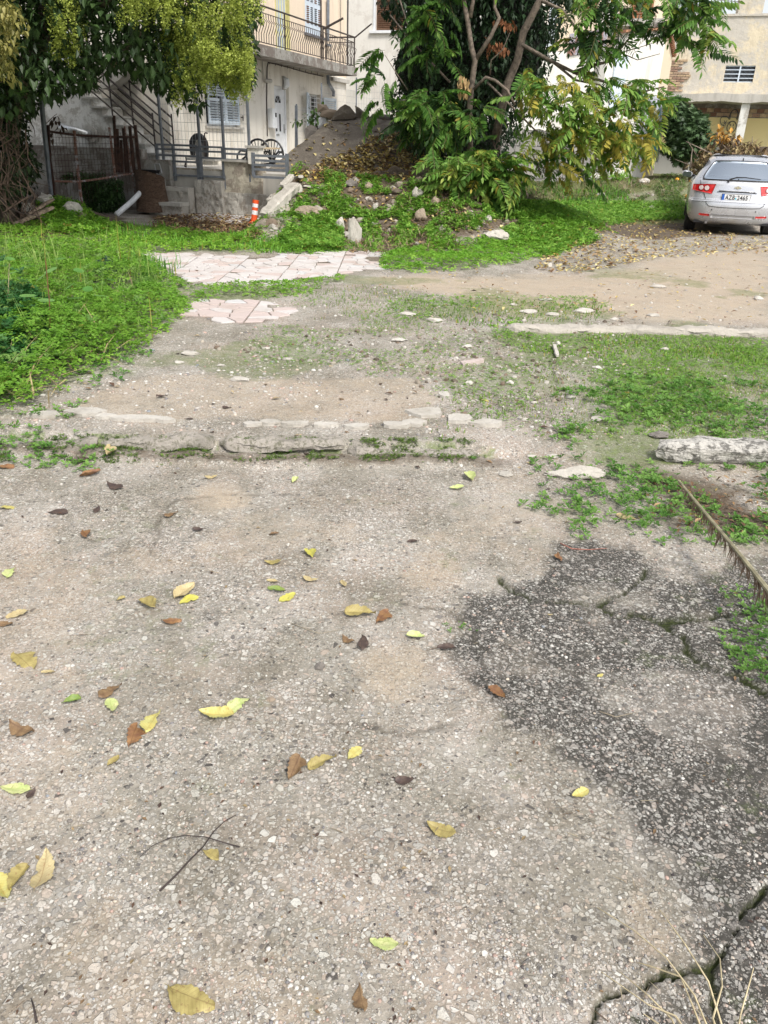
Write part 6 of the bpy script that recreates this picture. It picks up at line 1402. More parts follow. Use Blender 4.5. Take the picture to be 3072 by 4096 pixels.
def outline(z, na=17, nb=20):
    """one loop round the car at height z"""
    yr, w_, d, n_, yf = sl(z); P_ = []
    an = np.linspace(-pi / 2, pi / 2, 2 * na + 1)
    for a in an: s, c = sin(a), cos(a); P_.append((w_ * np.sign(s) * abs(s) ** (2 / n_), yr + d * (1 - abs(c) ** (2 / n_))))
    df = .75 if z > .95 else .9
    for k in range(1, nb): P_.append((w_ * 1.0, yr + d + (yf - df - yr - d) * k / nb))
    for a in np.linspace(pi / 2, -pi / 2, 2 * 9 + 1): s, c = sin(a), cos(a); P_.append((w_ * np.sign(s) * abs(s) ** (2 / 2.4), yf - df * (1 - abs(c) ** (2 / 2.4))))
    for k in range(nb - 1, 0, -1): P_.append((-w_, yr + d + (yf - df - yr - d) * k / nb))
    return P_
zs = sorted(set(list(SLC[:, 0]) + [.24, .31, .41, .51, .59, .665, .69, .77, .86, 1.04, 1.13, 1.23, 1.31, 1.36, 1.40, 1.43]))
loops = [outline(z) for z in zs]; nl = len(loops[0]); V = [(p[0], p[1], z) for z, lp_ in zip(zs, loops) for p in lp_]
def in_rear_win(x, z):
    if not (1.00 < z < 1.305): return False
    t = (z - 1.0) / .325; return abs(x) < .655 - .20 * t
F = []
for j in range(len(zs) - 1):
    for i in range(nl):
        i2 = (i + 1) % nl; q_ = [V[j * nl + i], V[j * nl + i2], V[(j + 1) * nl + i2], V[(j + 1) * nl + i]]; c = np.mean(q_, 0)
        if i < 34 and in_rear_win(c[0], c[2]): continue
        side = 34 <= i < 34 + 19 or i >= nl - 19
        if side and .985 < c[2] < 1.34 and c[1] > .75: continue
        if 34 + 20 <= i < nl - 20 and .985 < c[2] < 1.34: continue
        if side and c[2] < .60 and (abs(c[1] - .78) < sqrt(max(0, .36 ** 2 - (c[2] - .30) ** 2)) or abs(c[1] - 3.35) < sqrt(max(0, .36 ** 2 - (c[2] - .30) ** 2))): continue
        F.append((j * nl + i, j * nl + i2, (j + 1) * nl + i2, (j + 1) * nl + i))
F.append(tuple((len(zs) - 1) * nl + i for i in range(nl)))
mb = CARM(); mb.add(V, F); body = mb.build('body', M_CAR, car, smooth=True)
sol = body.modifiers.new('thickness', 'SOLIDIFY'); sol.thickness = .02; sol.offset = -1 
def patch(name, x0, x1, z0, z1, mat, off, parent=car, nx=16, nz=8, shape=None, th=.012, smooth=True, rim_on=True):
    """a panel that follows the rear surface; shape(u, v) -> (x, z)"""
    shape = shape or (lambda u, v: (x0 + (x1 - x0) * u, z0 + (z1 - z0) * v)); V = []; F = []
    for lay in (off, off - th):
        for i in range(nx + 1):
            for j in range(nz + 1): x, z = shape(i / nx, j / nz); V.append(rear(x, z, lay))
    o_ = (nx + 1) * (nz + 1); id_ = lambda i, j: i * (nz + 1) + j
    for i in range(nx):
        for j in range(nz): F += [(id_(i, j), id_(i + 1, j), id_(i + 1, j + 1), id_(i, j + 1))]
    rim = [id_(i, 0) for i in range(nx)] + [id_(nx, j) for j in range(nz)] + [id_(i, nz) for i in range(nx, 0, -1)] + [id_(0, j) for j in range(nz, 0, -1)]
    if rim_on: F += [(rim[k], rim[(k + 1) % len(rim)], rim[(k + 1) % len(rim)] + o_, rim[k] + o_) for k in range(len(rim))]
    mb = CARM(); mb.add(V, F); return mb.build(name, mat, parent, smooth=smooth)
# rear window: dark seal + glass
def rw(e): return lambda u, v: ((-1 + 2 * u) * ((.685 + e - .19 * v) * (1 - .06 * (2 * v - 1) ** 4)), .985 - e + (.325 + 2 * e) * v - .025 * (2 * u - 1) ** 2 * (1 - v) * 0 + .03 * (1 - (2 * u - 1) ** 2) * v * .4)
glass = patch('rear_window', 0, 0, 0, 0, M_CGL, .006, shape=rw(-.005), th=.004)
def bandf(pts, w_, name, mat, off=.008, parent=car, r=None):
    mb = CARM(); P_ = [rear(x, z, off) for x, z in pts]; mb.tube(P_, w_ if r is None else r, 5); return mb.build(name, mat, parent, smooth=True)
rim_ = [rw(0)(t, 0) for t in np.linspace(0, 1, 20)] + [rw(0)(1, t) for t in np.linspace(0, 1, 8)] + [rw(0)(t, 1) for t in np.linspace(1, 0, 20)] + [rw(0)(0, t) for t in np.linspace(1, 0, 8)]
bandf(rim_, .014, 'window_seal', M_PLASTIC_B, .004)
# hatch seams
M_SEAM = mat_plain('dark_seam', (.03, .03, .03), .7, var=.05, bmp=0)
seam = [(-.70, .97), (-.665, .83), (-.60, .75), (-.555, .655), (-.52, .56), (-.46, .515), (-.30, .505), (0, .50), (.30, .505), (.46, .515), (.52, .56), (.555, .655), (.60, .75), (.665, .83), (.70, .97)]
sm = []
for i in range(len(seam) - 1):
    for k in range(4): t = k / 4; sm.append((seam[i][0] * (1 - t) + seam[i + 1][0] * t, seam[i][1] * (1 - t) + seam[i + 1][1] * t))
hatch = car
bandf(sm, .006, 'hatch_seam', M_SEAM, .002)
bandf([(-.33, .795), (-.2, .80), (0, .802), (.2, .80), (.33, .795)], .012, 'hatch_handle', M_CAR, .012, hatch)
bandf([(-.36, .775), (-.2, .78), (0, .782), (.2, .78), (.36, .775)], .007, 'plate_recess_shadow_strip', M_SEAM, .006, hatch).name = 'painted_recess_shade'  # dark strip painted in for the shade of the plate recess
# lamps
for s in (-1, 1):
    shp = lambda u, v, s=s: (s * (.45 + .36 * u + (.05 * v) * (1 - u) * -1), .735 + .10 * u * .55 + (.175 - .075 * u) * v)
    tl = patch('tail_light', 0, 0, 0, 0, M_RED, .012, shape=shp, nx=14, nz=6); 
    for cx_, r_, nm, mt in ((.555, .042, 'round_lens', M_CLEAR), (.655, .040, 'round_lens', M_CLEAR)):
        z_ = .83 + (cx_ - .45) * .02
        for rr_, m_, of in ((r_ + .014, M_RED2, .020), (r_, mt, .024)):
            V = [rear(s * cx_, z_, of)] + [rear(s * (cx_ + rr_ * cos(a)), z_ + rr_ * sin(a), of - .003) for a in np.linspace(0, 2 * pi, 19)[:-1]]
            mb = CARM(); mb.add(V, [(0, 1 + k, 1 + (k + 1) % 18) for k in range(18)]); mb.build('lens_ring' if m_ is M_RED2 else nm, m_, tl, smooth=True)
    patch('reflector', 0, 0, 0, 0, M_RED, .010, shape=lambda u, v, s=s: (s * (.42 + .20 * u), .335 + .035 * v + .008 * u), nx=6, nz=3)
    bandf([(s * .62, .90), (s * .71, .86), (s * .79, .82)], .004, 'fender_seam', M_SEAM, .0)
    mb = CARM(); q_ = rear(s * .40, .455, .006); mb.tube([q_, (q_[0], q_[1] - .006, q_[2])], .012, 8); mb.build('parking_sensor', M_PLASTIC_B, car)
bump_ = patch('bumper_lip', 0, 0, 0, 0, M_CAR, .010, shape=lambda u, v: ((-1 + 2 * u) * .80, .60 + .03 * v), nx=30, nz=2)
patch('lower_valance', 0, 0, 0, 0, mat_plain('silver_lower_paint', (.42, .42, .43), .4, .4, var=.1, bmp=0), .006, shape=lambda u, v: ((-1 + 2 * u) * (.40 + .0 * v), .315 + .055 * v), nx=16, nz=3)
# number plate
pl_ = thing_p = None
mb = CARM(); yp = rear(0, .70)[1] - .02
mb.box(-.265, .265, yp - .014, yp, .632, .752); plate = mb.build('number_plate', M_PLASTIC_B, car)
mb = CARM(); mb.box(-.255, .255, yp - .018, yp - .0142, .640, .744); mb.build('plate_face', M_REFL, plate)
mb = CARM(); mb.box(-.255, -.213, yp - .021, yp - .0182, .640, .744); mb.build('blue_band', mat_plain('plate_blue', (.02, .12, .50), .5, bmp=0), plate)
mb = CARM(); mb.box(-.015, .008, yp - .021, yp - .0182, .655, .685); mb.build('sticker', mat_plain('sticker_cyan', (.05, .50, .65), .5, bmp=0), plate)
mb = CARM(); mb.box(-.012, .005, yp - .021, yp - .0182, .700, .720); mb.build('sticker', mat_plain('sticker_grey', (.4, .45, .5), .5, bmp=0), plate)
M_TXT = mat_plain('plate_black', (.03, .03, .035), .5, bmp=0)
def lettering(txt, x, z, h, name, parent, sx=.85):
    cu = bpy.data.curves.new(name, 'FONT'); cu.body = txt; cu.size = h; cu.extrude = .0015; cu.offset = .0012; cu.space_character = 1.12; cu.materials.append(M_TXT)
    tmp = bpy.data.objects.new(name + '_outline', cu); C.objects.link(tmp); bpy.context.view_layer.update(); me = bpy.data.meshes.new_from_object(tmp.evaluated_get(bpy.context.evaluated_depsgraph_get())); bpy.data.objects.remove(tmp)
    o = bpy.data.objects.new(name, me); C.objects.link(o); o.parent = parent
    o.rotation_euler = (pi / 2, 0, -CAZ); o.scale = (sx, 1, 1)
    p = CB + cax * x + cay * (yp - .0215) + np.array([0, 0, z]); o.location = Vector(tuple(p)) - world_loc(parent); return o
lettering('AZB', -.195, .652, .112, 'plate_letters', plate, .78); lettering('2465', .020, .652, .112, 'plate_digits', plate, .80)
for c_ in range(7): pass
# badge: flat bow-tie shaped emblem, name strip
V = [(-.065, -.012), (-.022, -.012), (-.016, -.026), (.022, -.026), (.018, -.012), (.065, -.012), (.055, .012), (.022, .012), (.016, .026), (-.022, .026), (-.018, .012), (-.055, .012)]
yb_ = rear(0, .865)[1]; mb = CARM(); mb.prism([(x, .865 + z) for x, z in V], yb_ - .018, yb_ - .004); mb.build('emblem', mat_plain('chrome_gold', (.70, .66, .50), .25, .8, var=.05, bmp=0), car)
# wiper
wp = [rear(-.16, .985, .03), rear(-.05, 1.015, .035), rear(.10, 1.02, .035), rear(.38, 1.0, .03)]; mb = CARM(); mb.tube([rear(-.20, .955, .02)] + wp, [.022, .016, .013, .010, .007], 5); mb.build('rear_wiper', M_PLASTIC_B, car)
mb = CARM(); mb.tube([rear(0.02, 1.322, .01), tuple(np.array(rear(0.02, 1.322, .01)) + [0, -.03, .05])], .012, 5); mb.build('aerial_stub', M_PLASTIC_B, car)
patch('high_brake_light', 0, 0, 0, 0, M_PLASTIC_B if False else lamp_mat('brake_lens', (.35, .30, .34)), -.03, shape=lambda u, v: (-.13 + .26 * u, 1.262 + .03 * v), nx=6, nz=2)
for s in (-1, 1):
    mb = CARM(); mb.tube([(s * .475, y, 1.415 + .008 * sin(pi * (y - .95) / .95)) for y in np.linspace(.95, 1.9, 8)], .007, 5); mb.build('roof_gutter', M_SEAM, car)
    # side glass
    V = []; F = []
    ysd = np.linspace(.78, 2.65, 9)
    for y in ysd:
        for z in (.98, 1.10, 1.22, 1.345):
            yr, w_, d, n_, yf = sl(z); V.append((s * (w_ + .002), min(y, yf - .35) , z))
    for i in range(8):
        for j in range(3): F.append((i * 4 + j, (i + 1) * 4 + j, (i + 1) * 4 + j + 1, i * 4 + j + 1))
    mb = CARM(); mb.add(V, F); mb.build('side_window', mat_plain('tinted_side_glass', (.03, .04, .05), .06, var=.05, bmp=0) if s < 0 else bpy.data.materials['tinted_side_glass'], car, smooth=True)
    # mirror
    mb = CARM(); V, Fm = rock_t(3, 2, 0.0, 1.0); V = V / np.abs(V).max(0); V = V * [.115, .07, .078]; V[:, 1] = np.where(V[:, 1] < 0, V[:, 1] * .55, V[:, 1]); mb.add([(s * .95 + v[0], 2.45 + v[1], 1.01 + v[2]) for v in V], [tuple(f) for f in Fm]); mr = mb.build('wing_mirror', M_CAR, car, smooth=True)
    mb = CARM(); mb.tube([(s * .80, 2.5, .98), (s * .90, 2.46, .99)], .03, 6); mb.build('mirror_arm', M_PLASTIC_B, mr)
    mb = CARM(); mb.prism([(s * .95 - .085, .965), (s * .95 + .085, .955), (s * .95 + .09, 1.03), (s * .95 + .07, 1.06), (s * .95 - .08, 1.06)], 2.385, 2.405); mb.build('mirror_glass', M_CGL if False else mat_plain('mirror_dark', (.10, .13, .12), .08, .8, bmp=0) if s < 0 else bpy.data.materials['mirror_dark'], mr)
    # wheels with grooved tyres
    for yw in (.78, 3.35):
        prof = [(-.105, .19), (-.11, .27), (-.095, .305)]
        for g in range(4): a = -.085 + g * .0425; prof += [(a, .315), (a + .033, .315), (a + .035, .305), (a + .0405, .305)]
        prof += [(.095, .305), (.11, .27), (.105, .19)]
        V = []; F = []; n = 32; k_ = len(prof)
        for i in range(n):
            a = 2 * pi * i / n
            for (x, r_) in prof: V.append((s * .745 + x, yw + r_ * cos(a), .312 + r_ * sin(a)))
        for i in range(n):
            for j in range(k_ - 1): i2 = (i + 1) % n; F.append((i * k_ + j, i2 * k_ + j, i2 * k_ + j + 1, i * k_ + j + 1))
        mb = CARM(); mb.add(V, F); wh = mb.build('wheel', M_TYRE, car, smooth=False)
        mb = CARM(); mb.tube([(s * .745 - .08, yw, .312), (s * .745 + .09, yw, .312)], .19, 16); mb.build('rim', M_GREYM, wh)
# underside, exhaust, interior
mb = CARM(); mb.box(-.70, .70, .12, 4.0, .20, .24); mb.build('underside', M_PLASTIC_B, car)
mb = CARM(); mb.tube([(-.50, .22, .24), (-.18, .24, .24)], .075, 12); mb.tube([(-.46, .30, .22), (-.46, .05, .215)], .026, 8); mb.build('exhaust', mat_plain('dull_steel', (.25, .24, .23), .5, .6), car)
M_SEAT = mat_plain('grey_seat_cloth', (.36, .38, .40), .9, var=.1)
for s, x in (('seat', -.36), ('seat', .36)):
    mb = CARM(); mb.bbox(x - .25, x + .25, 1.05, 1.2, .5, 1.02, .05); st_ = mb.build('rear_seat', M_SEAT, car)
    V, Fm = rock_t(9, 2, 0, 1); V = V / np.abs(V).max(0); mb = CARM(); mb.add([(x + v[0] * .14, 1.12 + v[1] * .06, 1.10 + v[2] * .085) for v in V], [tuple(f) for f in Fm]); mb.build('headrest', M_SEAT, st_, smooth=True)
    mb = CARM(); mb.add([(x + v[0] * .13, 2.0 + v[1] * .06, 1.12 + v[2] * .09) for v in V], [tuple(f) for f in Fm]); mb.build('headrest', M_SEAT, st_, smooth=True)
mb = CARM(); mb.add([(v[0] * .11, 1.12 + v[1] * .06, 1.06 + v[2] * .05) for v in V], [tuple(f) for f in Fm]); mb.build('headrest', M_SEAT, car, smooth=True)
mb = CARM(); mb.box(-.66, .66, .35, 1.04, .90, .93); mb.build('parcel_shelf', M_PLASTIC_B, car)
mb = CARM(); mb.box(-.55, .55, 3.0, 3.1, .80, .98); mb.build('dashboard', M_PLASTIC_B, car)
V = []; 
for x in np.linspace(-1, 1, 9):
    for z in (.99, 1.12, 1.24, 1.345): yr, w_, d, n_, yf = sl(z); V.append((x * w_ * .93, yf - .02 - .62 * abs(x) ** 3, z))
mb = CARM(); mb.add(V, [(i * 4 + j, (i + 1) * 4 + j, (i + 1) * 4 + j + 1, i * 4 + j + 1) for i in range(8) for j in range(3)]); mb.build('windscreen', M_CGL, car, smooth=True)
# ================================================================== TREES AND BUSHES
M_BARK = mat_plain('tree_bark', (.24, .19, .15), .9, var=.4, scale=18, bmp=.6, bscale=30)
M_IVY = mat_col('ivy_leaf', .45, .12); M_TREE = mat_col('glossy_tree_leaf', .45, .3)
def cloud(poly, D0, D1, n, seed, gs=(.9, 1.3), thr=.42, front=0.0):
    """points in the volume behind an outline (photo pixels), between two distances, with clumps and gaps"""
    poly = np.array(poly, float); r = np.random.default_rng(seed); out = []; got = 0
    while got < n:
        m_ = n * 2; x = r.uniform(poly[:, 0].min(), poly[:, 0].max(), m_); y = r.uniform(poly[:, 1].min(), poly[:, 1].max(), m_)
        sd = sdist(x, y, poly) + 40 * (fbm(x / 60, y / 60, seed, 4) - .5) * 2
        u = r.random(m_); u = u ** (1 + front); D = D0 + (D1 - D0) * u
        d = fw[None] + ((x - 1536) / FPX)[:, None] * rt[None] - ((y - 2048) / FPX)[:, None] * up[None]
        p = CO + d * (D / d[:, 1])[:, None]
        # rounded in depth: the outline narrows towards the far and near faces
        ok = (sd > 0) & (sd > 70 * (2 * np.abs(u - .5)) ** 3 * 1.0)
        c = fbm(p[:, 0] * gs[0] + p[:, 1] * .7, p[:, 2] * gs[1] + p[:, 1] * .6, seed + 9, 4); ok &= c > thr
        out.append(p[ok]); got += ok.sum()
    return np.concatenate(out)[:n]
def leaf_cloud(name, pts, size, base, hi, mat, parent, seed, tmpl=LEAF4, droop=-.6, yel=0.0, label=None, tl=.6):
    n = len(pts); r = np.random.default_rng(seed)
    bright = .5 + .0 * pts[:, 2]
    c = greens(n, seed, base, hi, yel)
    return scatter(name, tmpl, pts, size * r.uniform(.6, 1.25, n), r.uniform(0, 6.28, n), r.normal(droop, tl, n), c, mat, label, None, parent)
def branch(pts, r0, r1, parent, name='branch', n=6, mat=None):
    """pts: (x, y, D) in the photo"""
    W_ = [P(*p) for p in pts]; mb = MB(); mb.tube(W_, list(np.linspace(r0, r1, len(W_))), n); return mb.build(name, mat or M_BARK, parent, smooth=True)

# ---- evergreen tree with pale green seed clusters, top left
T1 = thing('evergreen_tree', GT(40, 905) , 'big dark evergreen tree overhanging the yard, full of pale yellow-green seed clusters', 'tree')
OUT1 = [(-900, -1300), (1060, -1300), (1050, 40), (1015, 190), (1000, 335), (913, 362), (846, 318), (805, 428), (753, 405), (690, 425), (642, 370), (592, 350), (543, 338), (512, 268), (469, 292), (395, 305), (345, 345), (308, 392), (265, 380), (240, 436), (204, 430), (154, 380), (100, 440), (-900, 560)]
pts = cloud(OUT1, 11.2, 15.2, 62000, 1, thr=.27)
leaf_cloud('crown', pts, .145, (.016, .036, .014), (.070, .125, .040), M_TREE, T1, 1)
branch([(30, 920, 13.4), (40, 700, 13.3), (55, 480, 13.2), (120, 200, 13.1), (260, -150, 13.0), (380, -600, 13)], .14, .08, T1, 'trunk', 10)
branch([(100, 260, 13.1), (300, 60, 12.8), (560, -60, 12.5), (850, -120, 12.2)], .09, .03, T1); branch([(140, 150, 13.1), (420, -100, 12.9), (760, -350, 12.7)], .08, .03, T1); branch([(60, 420, 13.2), (-150, 100, 13), (-400, -200, 12.8)], .1, .04, T1)
branch([(452, 260, 12.9), (500, 200, 12.8), (640, 40, 12.6)], .05, .03, T1)
# seed clusters: many tiny pods gathered into drooping bunches
BIT = ([(0, 0, 0), (-.5, .5, .1), (.5, .5, -.1), (0, 1, 0)], [(0, 2, 1), (1, 2, 3)])
def clusters(centres, seed, nb=85, rad=.075, h=.22, size=.024, base=(.20, .26, .03), hi=(.58, .66, .15), parent=None, name='seed_clusters'):
    r = np.random.default_rng(seed); n = len(centres); c = np.repeat(centres, nb, 0); m_ = len(c)
    s = np.repeat(r.uniform(.6, 1.35, n), nb); a = r.uniform(0, 6.28, m_); t = r.random(m_); rr_ = rad * s * np.sqrt(r.random(m_)) * (1.1 - .7 * t)
    p = c + np.stack([rr_ * np.cos(a), rr_ * np.sin(a), -h * s * t + .04], -1)
    k = np.repeat(r.random((n, 1)), nb, 0) * .55 + .45 * r.random((m_, 1)); col = np.array(base) * (1 - k) + np.array(hi) * k
    return scatter(name, BIT, p, size * r.uniform(.6, 1.3, m_), r.uniform(0, 6.28, m_), r.normal(0, .9, m_), col, M_TREE, None, None, parent)
cc_ = [cloud([(345, 110), (500, 60), (640, 30), (760, 60), (860, 120), (1010, 150), (1012, 340), (905, 350), (830, 280), (800, 400), (700, 395), (640, 340), (560, 320), (480, 280), (400, 290), (340, 230)], 10.8, 11.9, 270, 21, thr=.50, front=.6),
       cloud([(470, -100), (1050, -100), (1040, 120), (830, 130), (600, 60), (480, 60)], 10.8, 11.9, 120, 22, thr=.50, front=.6),
       cloud([(190, -60), (330, -60), (330, 110), (270, 240), (225, 200), (190, 60)], 11.0, 12.2, 46, 23, thr=.4, front=.6),
       cloud([(-700, -900), (1000, -900), (1000, -120), (-700, -120)], 10.9, 12.6, 260, 24, thr=.42, front=.6)]
clusters(np.concatenate(cc_), 5, parent=T1)
# yellowish young leaves at the left edge
pts = cloud([(-60, -40), (110, 10), (135, 110), (60, 230), (65, 320), (-60, 330)], 10.4, 11.4, 900, 25, thr=.44)
leaf_cloud('young_leaves', pts, .085, (.10, .12, .03), (.38, .34, .10), M_TREE, T1, 8, LEAF)

# ---- dark creeper and dead fronds under it at the far left
T2 = thing('creeper_thicket', GT(60, 900), 'dark creeper thicket with dead hanging stems filling the left edge under the evergreen', 'bush')
pts = cloud([(-800, 300), (60, 300), (150, 420), (125, 560), (160, 680), (130, 780), (60, 850), (-20, 880), (-800, 900)], 12.5, 15.0, 21000, 31, thr=.30)
leaf_cloud('foliage', pts, .105, (.012, .022, .010), (.05, .085, .03), M_IVY, T2, 9)
r = np.random.default_rng(77); mb = MB()
for k in range(330):
    x = r.uniform(-500, 130); y0 = r.uniform(430, 830); D = r.uniform(12.4, 13.2); l = r.uniform(60, 220); p0 = P(x, y0, D); p1 = P(x + r.normal(0, 25), y0 + l * .5, D - .1); p2 = P(x + r.normal(0, 60), min(y0 + l, 930), D - .25); mb.tube([p0, p1, p2], [.010, .008, .004], 3, False)
mb.build('dead_stems', mat_plain('dead_creeper', (.13, .085, .06), .9, var=.4, scale=20), T2)['kind'] = 'stuff'
twg = MB(); twg.tube([P(-20, 760, 12.6), P(30, 830, 12.5), P(80, 850, 12.4), P(185, 870, 12.3)], [.012, .01, .008, .005], 5); twg.build('twig', M_TWIG, T2)

# ---- ivy-clad trunks behind the tree of pinnate leaves
T3 = thing('ivy_clad_tree', P(1800, 780, 16.6), 'dark ivy-clad tree mass behind the tilted slab', 'tree')
OUT3 = [(1500, -1200), (2400, -1200), (2330, -20), (2260, 120), (2210, 230), (2190, 330), (2110, 380), (2060, 480), (2050, 600), (2040, 760), (1800, 770), (1690, 690), (1630, 600), (1600, 520), (1560, 470), (1555, 400), (1580, 330), (1600, 250), (1590, 180), (1555, 110), (1520, 40)]
pts = cloud(OUT3, 15.7, 18.2, 42000, 41, thr=.27)
leaf_cloud('crown', pts, .12, (.012, .026, .012), (.045, .090, .038), M_IVY, T3, 10)
branch([(1820, 780, 17.4), (1800, 500, 17.4), (1790, 200, 17.4), (1800, -300, 17.4), (1820, -900, 17.4)], .2, .12, T3, 'trunk', 10); branch([(1960, 760, 17.4), (1990, 400, 17.4), (2050, 0, 17.4), (2120, -700, 17.4)], .16, .09, T3, 'trunk', 10)
# added dark blobs so that no daylight shows through the heart of the ivy
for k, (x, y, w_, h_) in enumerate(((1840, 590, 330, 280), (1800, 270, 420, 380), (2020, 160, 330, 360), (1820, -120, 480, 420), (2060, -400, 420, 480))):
    c = P(x, y, 17.3); a = px2m(w_, c) / 1.9; h2 = px2m(h_, c) / 1.7; V, F = rock_t(50 + k, 2, .2, 1.0); V = V / np.abs(V).max(0) * [a, .55, h2]; mesh_obj('ivy_core_filler', V + c, F, mat_plain('dark_core_filler', (.022, .022, .016), .95, var=.4) if k == 0 else bpy.data.materials['dark_core_filler'], T3)

# ---- tree with pinnate leaves
T4 = thing('pinnate_tree', P(1900, 800, 15.3), 'tree with long pinnate leaves turning yellow, its boughs hanging low before the white shed', 'tree')
for pts, r0, r1 in (([(1905, 830, 15.4), (1880, 600, 15.3), (1878, 440, 15.2), (1884, 359, 15.1), (1900, 241, 15.0), (1886, 193, 15.0), (1871, 87, 15.0), (1852, -10, 15.0), (1830, -200, 15)], .06, .035),):
    branch(pts, r0, r1, T4, 'trunk', 8)
for pts, r0, r1 in (([(1905, 235, 15.0), (1963, 145, 14.9), (1997, 72, 14.9), (1978, 29, 14.9), (1990, -120, 14.9)], .04, .025), ([(1980, 560, 15.5), (2030, 333, 15.4), (2069, 241, 15.3), (2093, 130, 15.2), (2160, 0, 15.1), (2230, -200, 15.1)], .075, .055), ([(1880, 70, 15.0), (1893, 0, 15.0), (1900, -150, 15)], .04, .02),
                    ([(1895, 357, 15.0), (1944, 309, 14.9), (1982, 323, 14.8), (2030, 362, 14.7), (2060, 420, 14.6)], .03, .02), ([(2060, 380, 15.2), (2130, 400, 14.6), (2230, 425, 14.4), (2280, 520, 14.2), (2300, 640, 14.1)], .028, .012), ([(2090, 180, 15.1), (2200, 242, 14.8), (2305, 294, 14.6), (2489, 347, 14.4), (2568, 368, 14.3), (2657, 347, 14.2)], .032, .010),
                    ([(2290, 290, 14.6), (2370, 262, 14.5), (2440, 245, 14.4), (2520, 150, 14.4), (2560, 60, 14.4)], .03, .010), ([(2210, 246, 14.8), (2300, 320, 14.6), (2400, 340, 14.5), (2440, 420, 14.4)], .022, .009), ([(2160, 0, 15.1), (2250, 40, 14.8), (2330, 150, 14.6), (2310, 220, 14.5)], .028, .012), ([(2230, -200, 15.1), (2500, -160, 14.6), (2700, -60, 14.2), (2780, 60, 14.1)], .06, .015),
                    ([(2480, 210, 14.5), (2540, 195, 14.4), (2620, 170, 14.3)], .010, .004), ([(2480, 210, 14.5), (2550, 240, 14.4), (2640, 215, 14.3)], .010, .004), ([(1560, 60, 15.6), (1660, 180, 15.4), (1800, 330, 15.2)], .012, .02), ([(1600, 0, 15.5), (1640, 130, 15.4), (1660, 200, 15.3)], .012, .01), ([(1960, 300, 15), (1965, 240, 14.9), (2010, 200, 14.8), (2040, 130, 14.8)], .014, .006),
                    ([(2130, 620, 14.5), (2150, 660, 14.3), (2165, 700, 14.1)], .012, .008), ([(2300, 640, 14.1), (2330, 690, 14.0)], .014, .008), ([(1630, 360, 15.0), (1590, 300, 14.7), (1540, 220, 14.4)], .012, .005), ([(1950, 330, 14.9), (2100, 480, 14.4), (2180, 560, 14.2)], .02, .01)):
    branch(pts, r0, r1, T4)
def frond_mesh(seed, g0, g1, L=.52, pairs=10, yel=0.):
    r = np.random.default_rng(seed); V = []; F = []; Cc = []
    lv, lf = leaf_t(.34, .05, .06); lv = np.array(lv); lf = np.array(lf); dr = r.uniform(.25, .55)
    pos = lambda s: np.array([.03 * sin(s * 3 + seed), L * s * (1 - .12 * s), -dr * L * s * s])
    def addleaf(p, yaw_, size, pitch, col):
        nonlocal V, F, Cc
        q_ = lv * [size * 1.05, size, size]; y = q_[:, 1] * cos(pitch) - q_[:, 2] * sin(pitch); z = q_[:, 1] * sin(pitch) + q_[:, 2] * cos(pitch); x = q_[:, 0]
        b_ = len(V); V += [p + np.array([xx * cos(yaw_) - yy * sin(yaw_), xx * sin(yaw_) + yy * cos(yaw_), zz]) for xx, yy, zz in zip(x, y, z)]; F += [tuple(b_ + i for i in f) for f in lf]; Cc += [col] * len(lv)
    for k in range(pairs):
        s = .12 + .84 * k / pairs
        for sd_ in (-1, 1):
            t = r.random(); c = np.array(g0) * (1 - t) + np.array(g1) * t
            if r.random() < yel: c = np.array((.42, .36, .06)) * r.uniform(.7, 1.2)
            addleaf(pos(s), -sd_ * r.uniform(.95, 1.25), L * .31 * (1 - .35 * abs(s - .45)) * r.uniform(.85, 1.1), -r.uniform(.25, .8), c)
    addleaf(pos(.97), 0, L * .24, -.9, np.array(g1))
    for i in range(6):
        p0, p1 = pos(i / 6), pos((i + 1) / 6); b_ = len(V); w_ = .0045; V += [p0 - [w_, 0, 0], p0 + [w_, 0, 0], p1 + [w_, 0, 0], p1 - [w_, 0, 0]]; F += [(b_, b_ + 1, b_ + 2), (b_, b_ + 2, b_ + 3)]; Cc += [np.array((.16, .15, .06))] * 4
    me = bpy.data.meshes.new('leaf_frond'); V = np.array(V); me.from_pydata(V.tolist(), [], F); me.materials.append(M_LEAF); a = me.color_attributes.new('Col', 'FLOAT_COLOR', 'POINT'); c4 = np.ones((len(V), 4), np.float32); c4[:, :3] = np.array(Cc); a.data.foreach_set('color', c4.ravel()); me.update(); return me
PALS = {'dark': ((.018, .050, .014), (.05, .11, .03), .0), 'green': ((.05, .14, .02), (.13, .27, .045), .02), 'bright': ((.10, .24, .03), (.23, .38, .07), .05), 'lime': ((.20, .30, .04), (.38, .46, .09), .15), 'yellow': ((.34, .33, .05), (.52, .44, .08), .5)}
FM = {k: [frond_mesh(i * 7 + j, v[0], v[1], .50 + .05 * i, 9 + i, v[2]) for i in range(3)] for j, (k, v) in enumerate(PALS.items())}
crown4 = bpy.data.objects.new('crown', None); C.objects.link(crown4); crown4.parent = T4
FR = []
def fronds(poly, D0, D1, n, seed, weights, out=(0, -1), thr=.40, sc0=.68, sc1=1.05):
    r = np.random.default_rng(seed); ps = cloud(poly, D0, D1, n, seed, (1.3, 1.7), thr, .3); names = list(PALS)
    for p in ps: FR.append((p, names[r.choice(5, p=weights)], r.integers(3), atan2(-out[0], out[1]) + r.normal(0, .9), r.normal(-.15, .45), r.normal(0, .4), r.uniform(sc0, sc1)))
fronds([(1440, 190), (1500, 150), (1620, 200), (1640, 330), (1560, 470), (1500, 440)], 14.2, 15.2, 13, 1, (.5, .4, .1, 0, 0), (-1, -.6), .3)
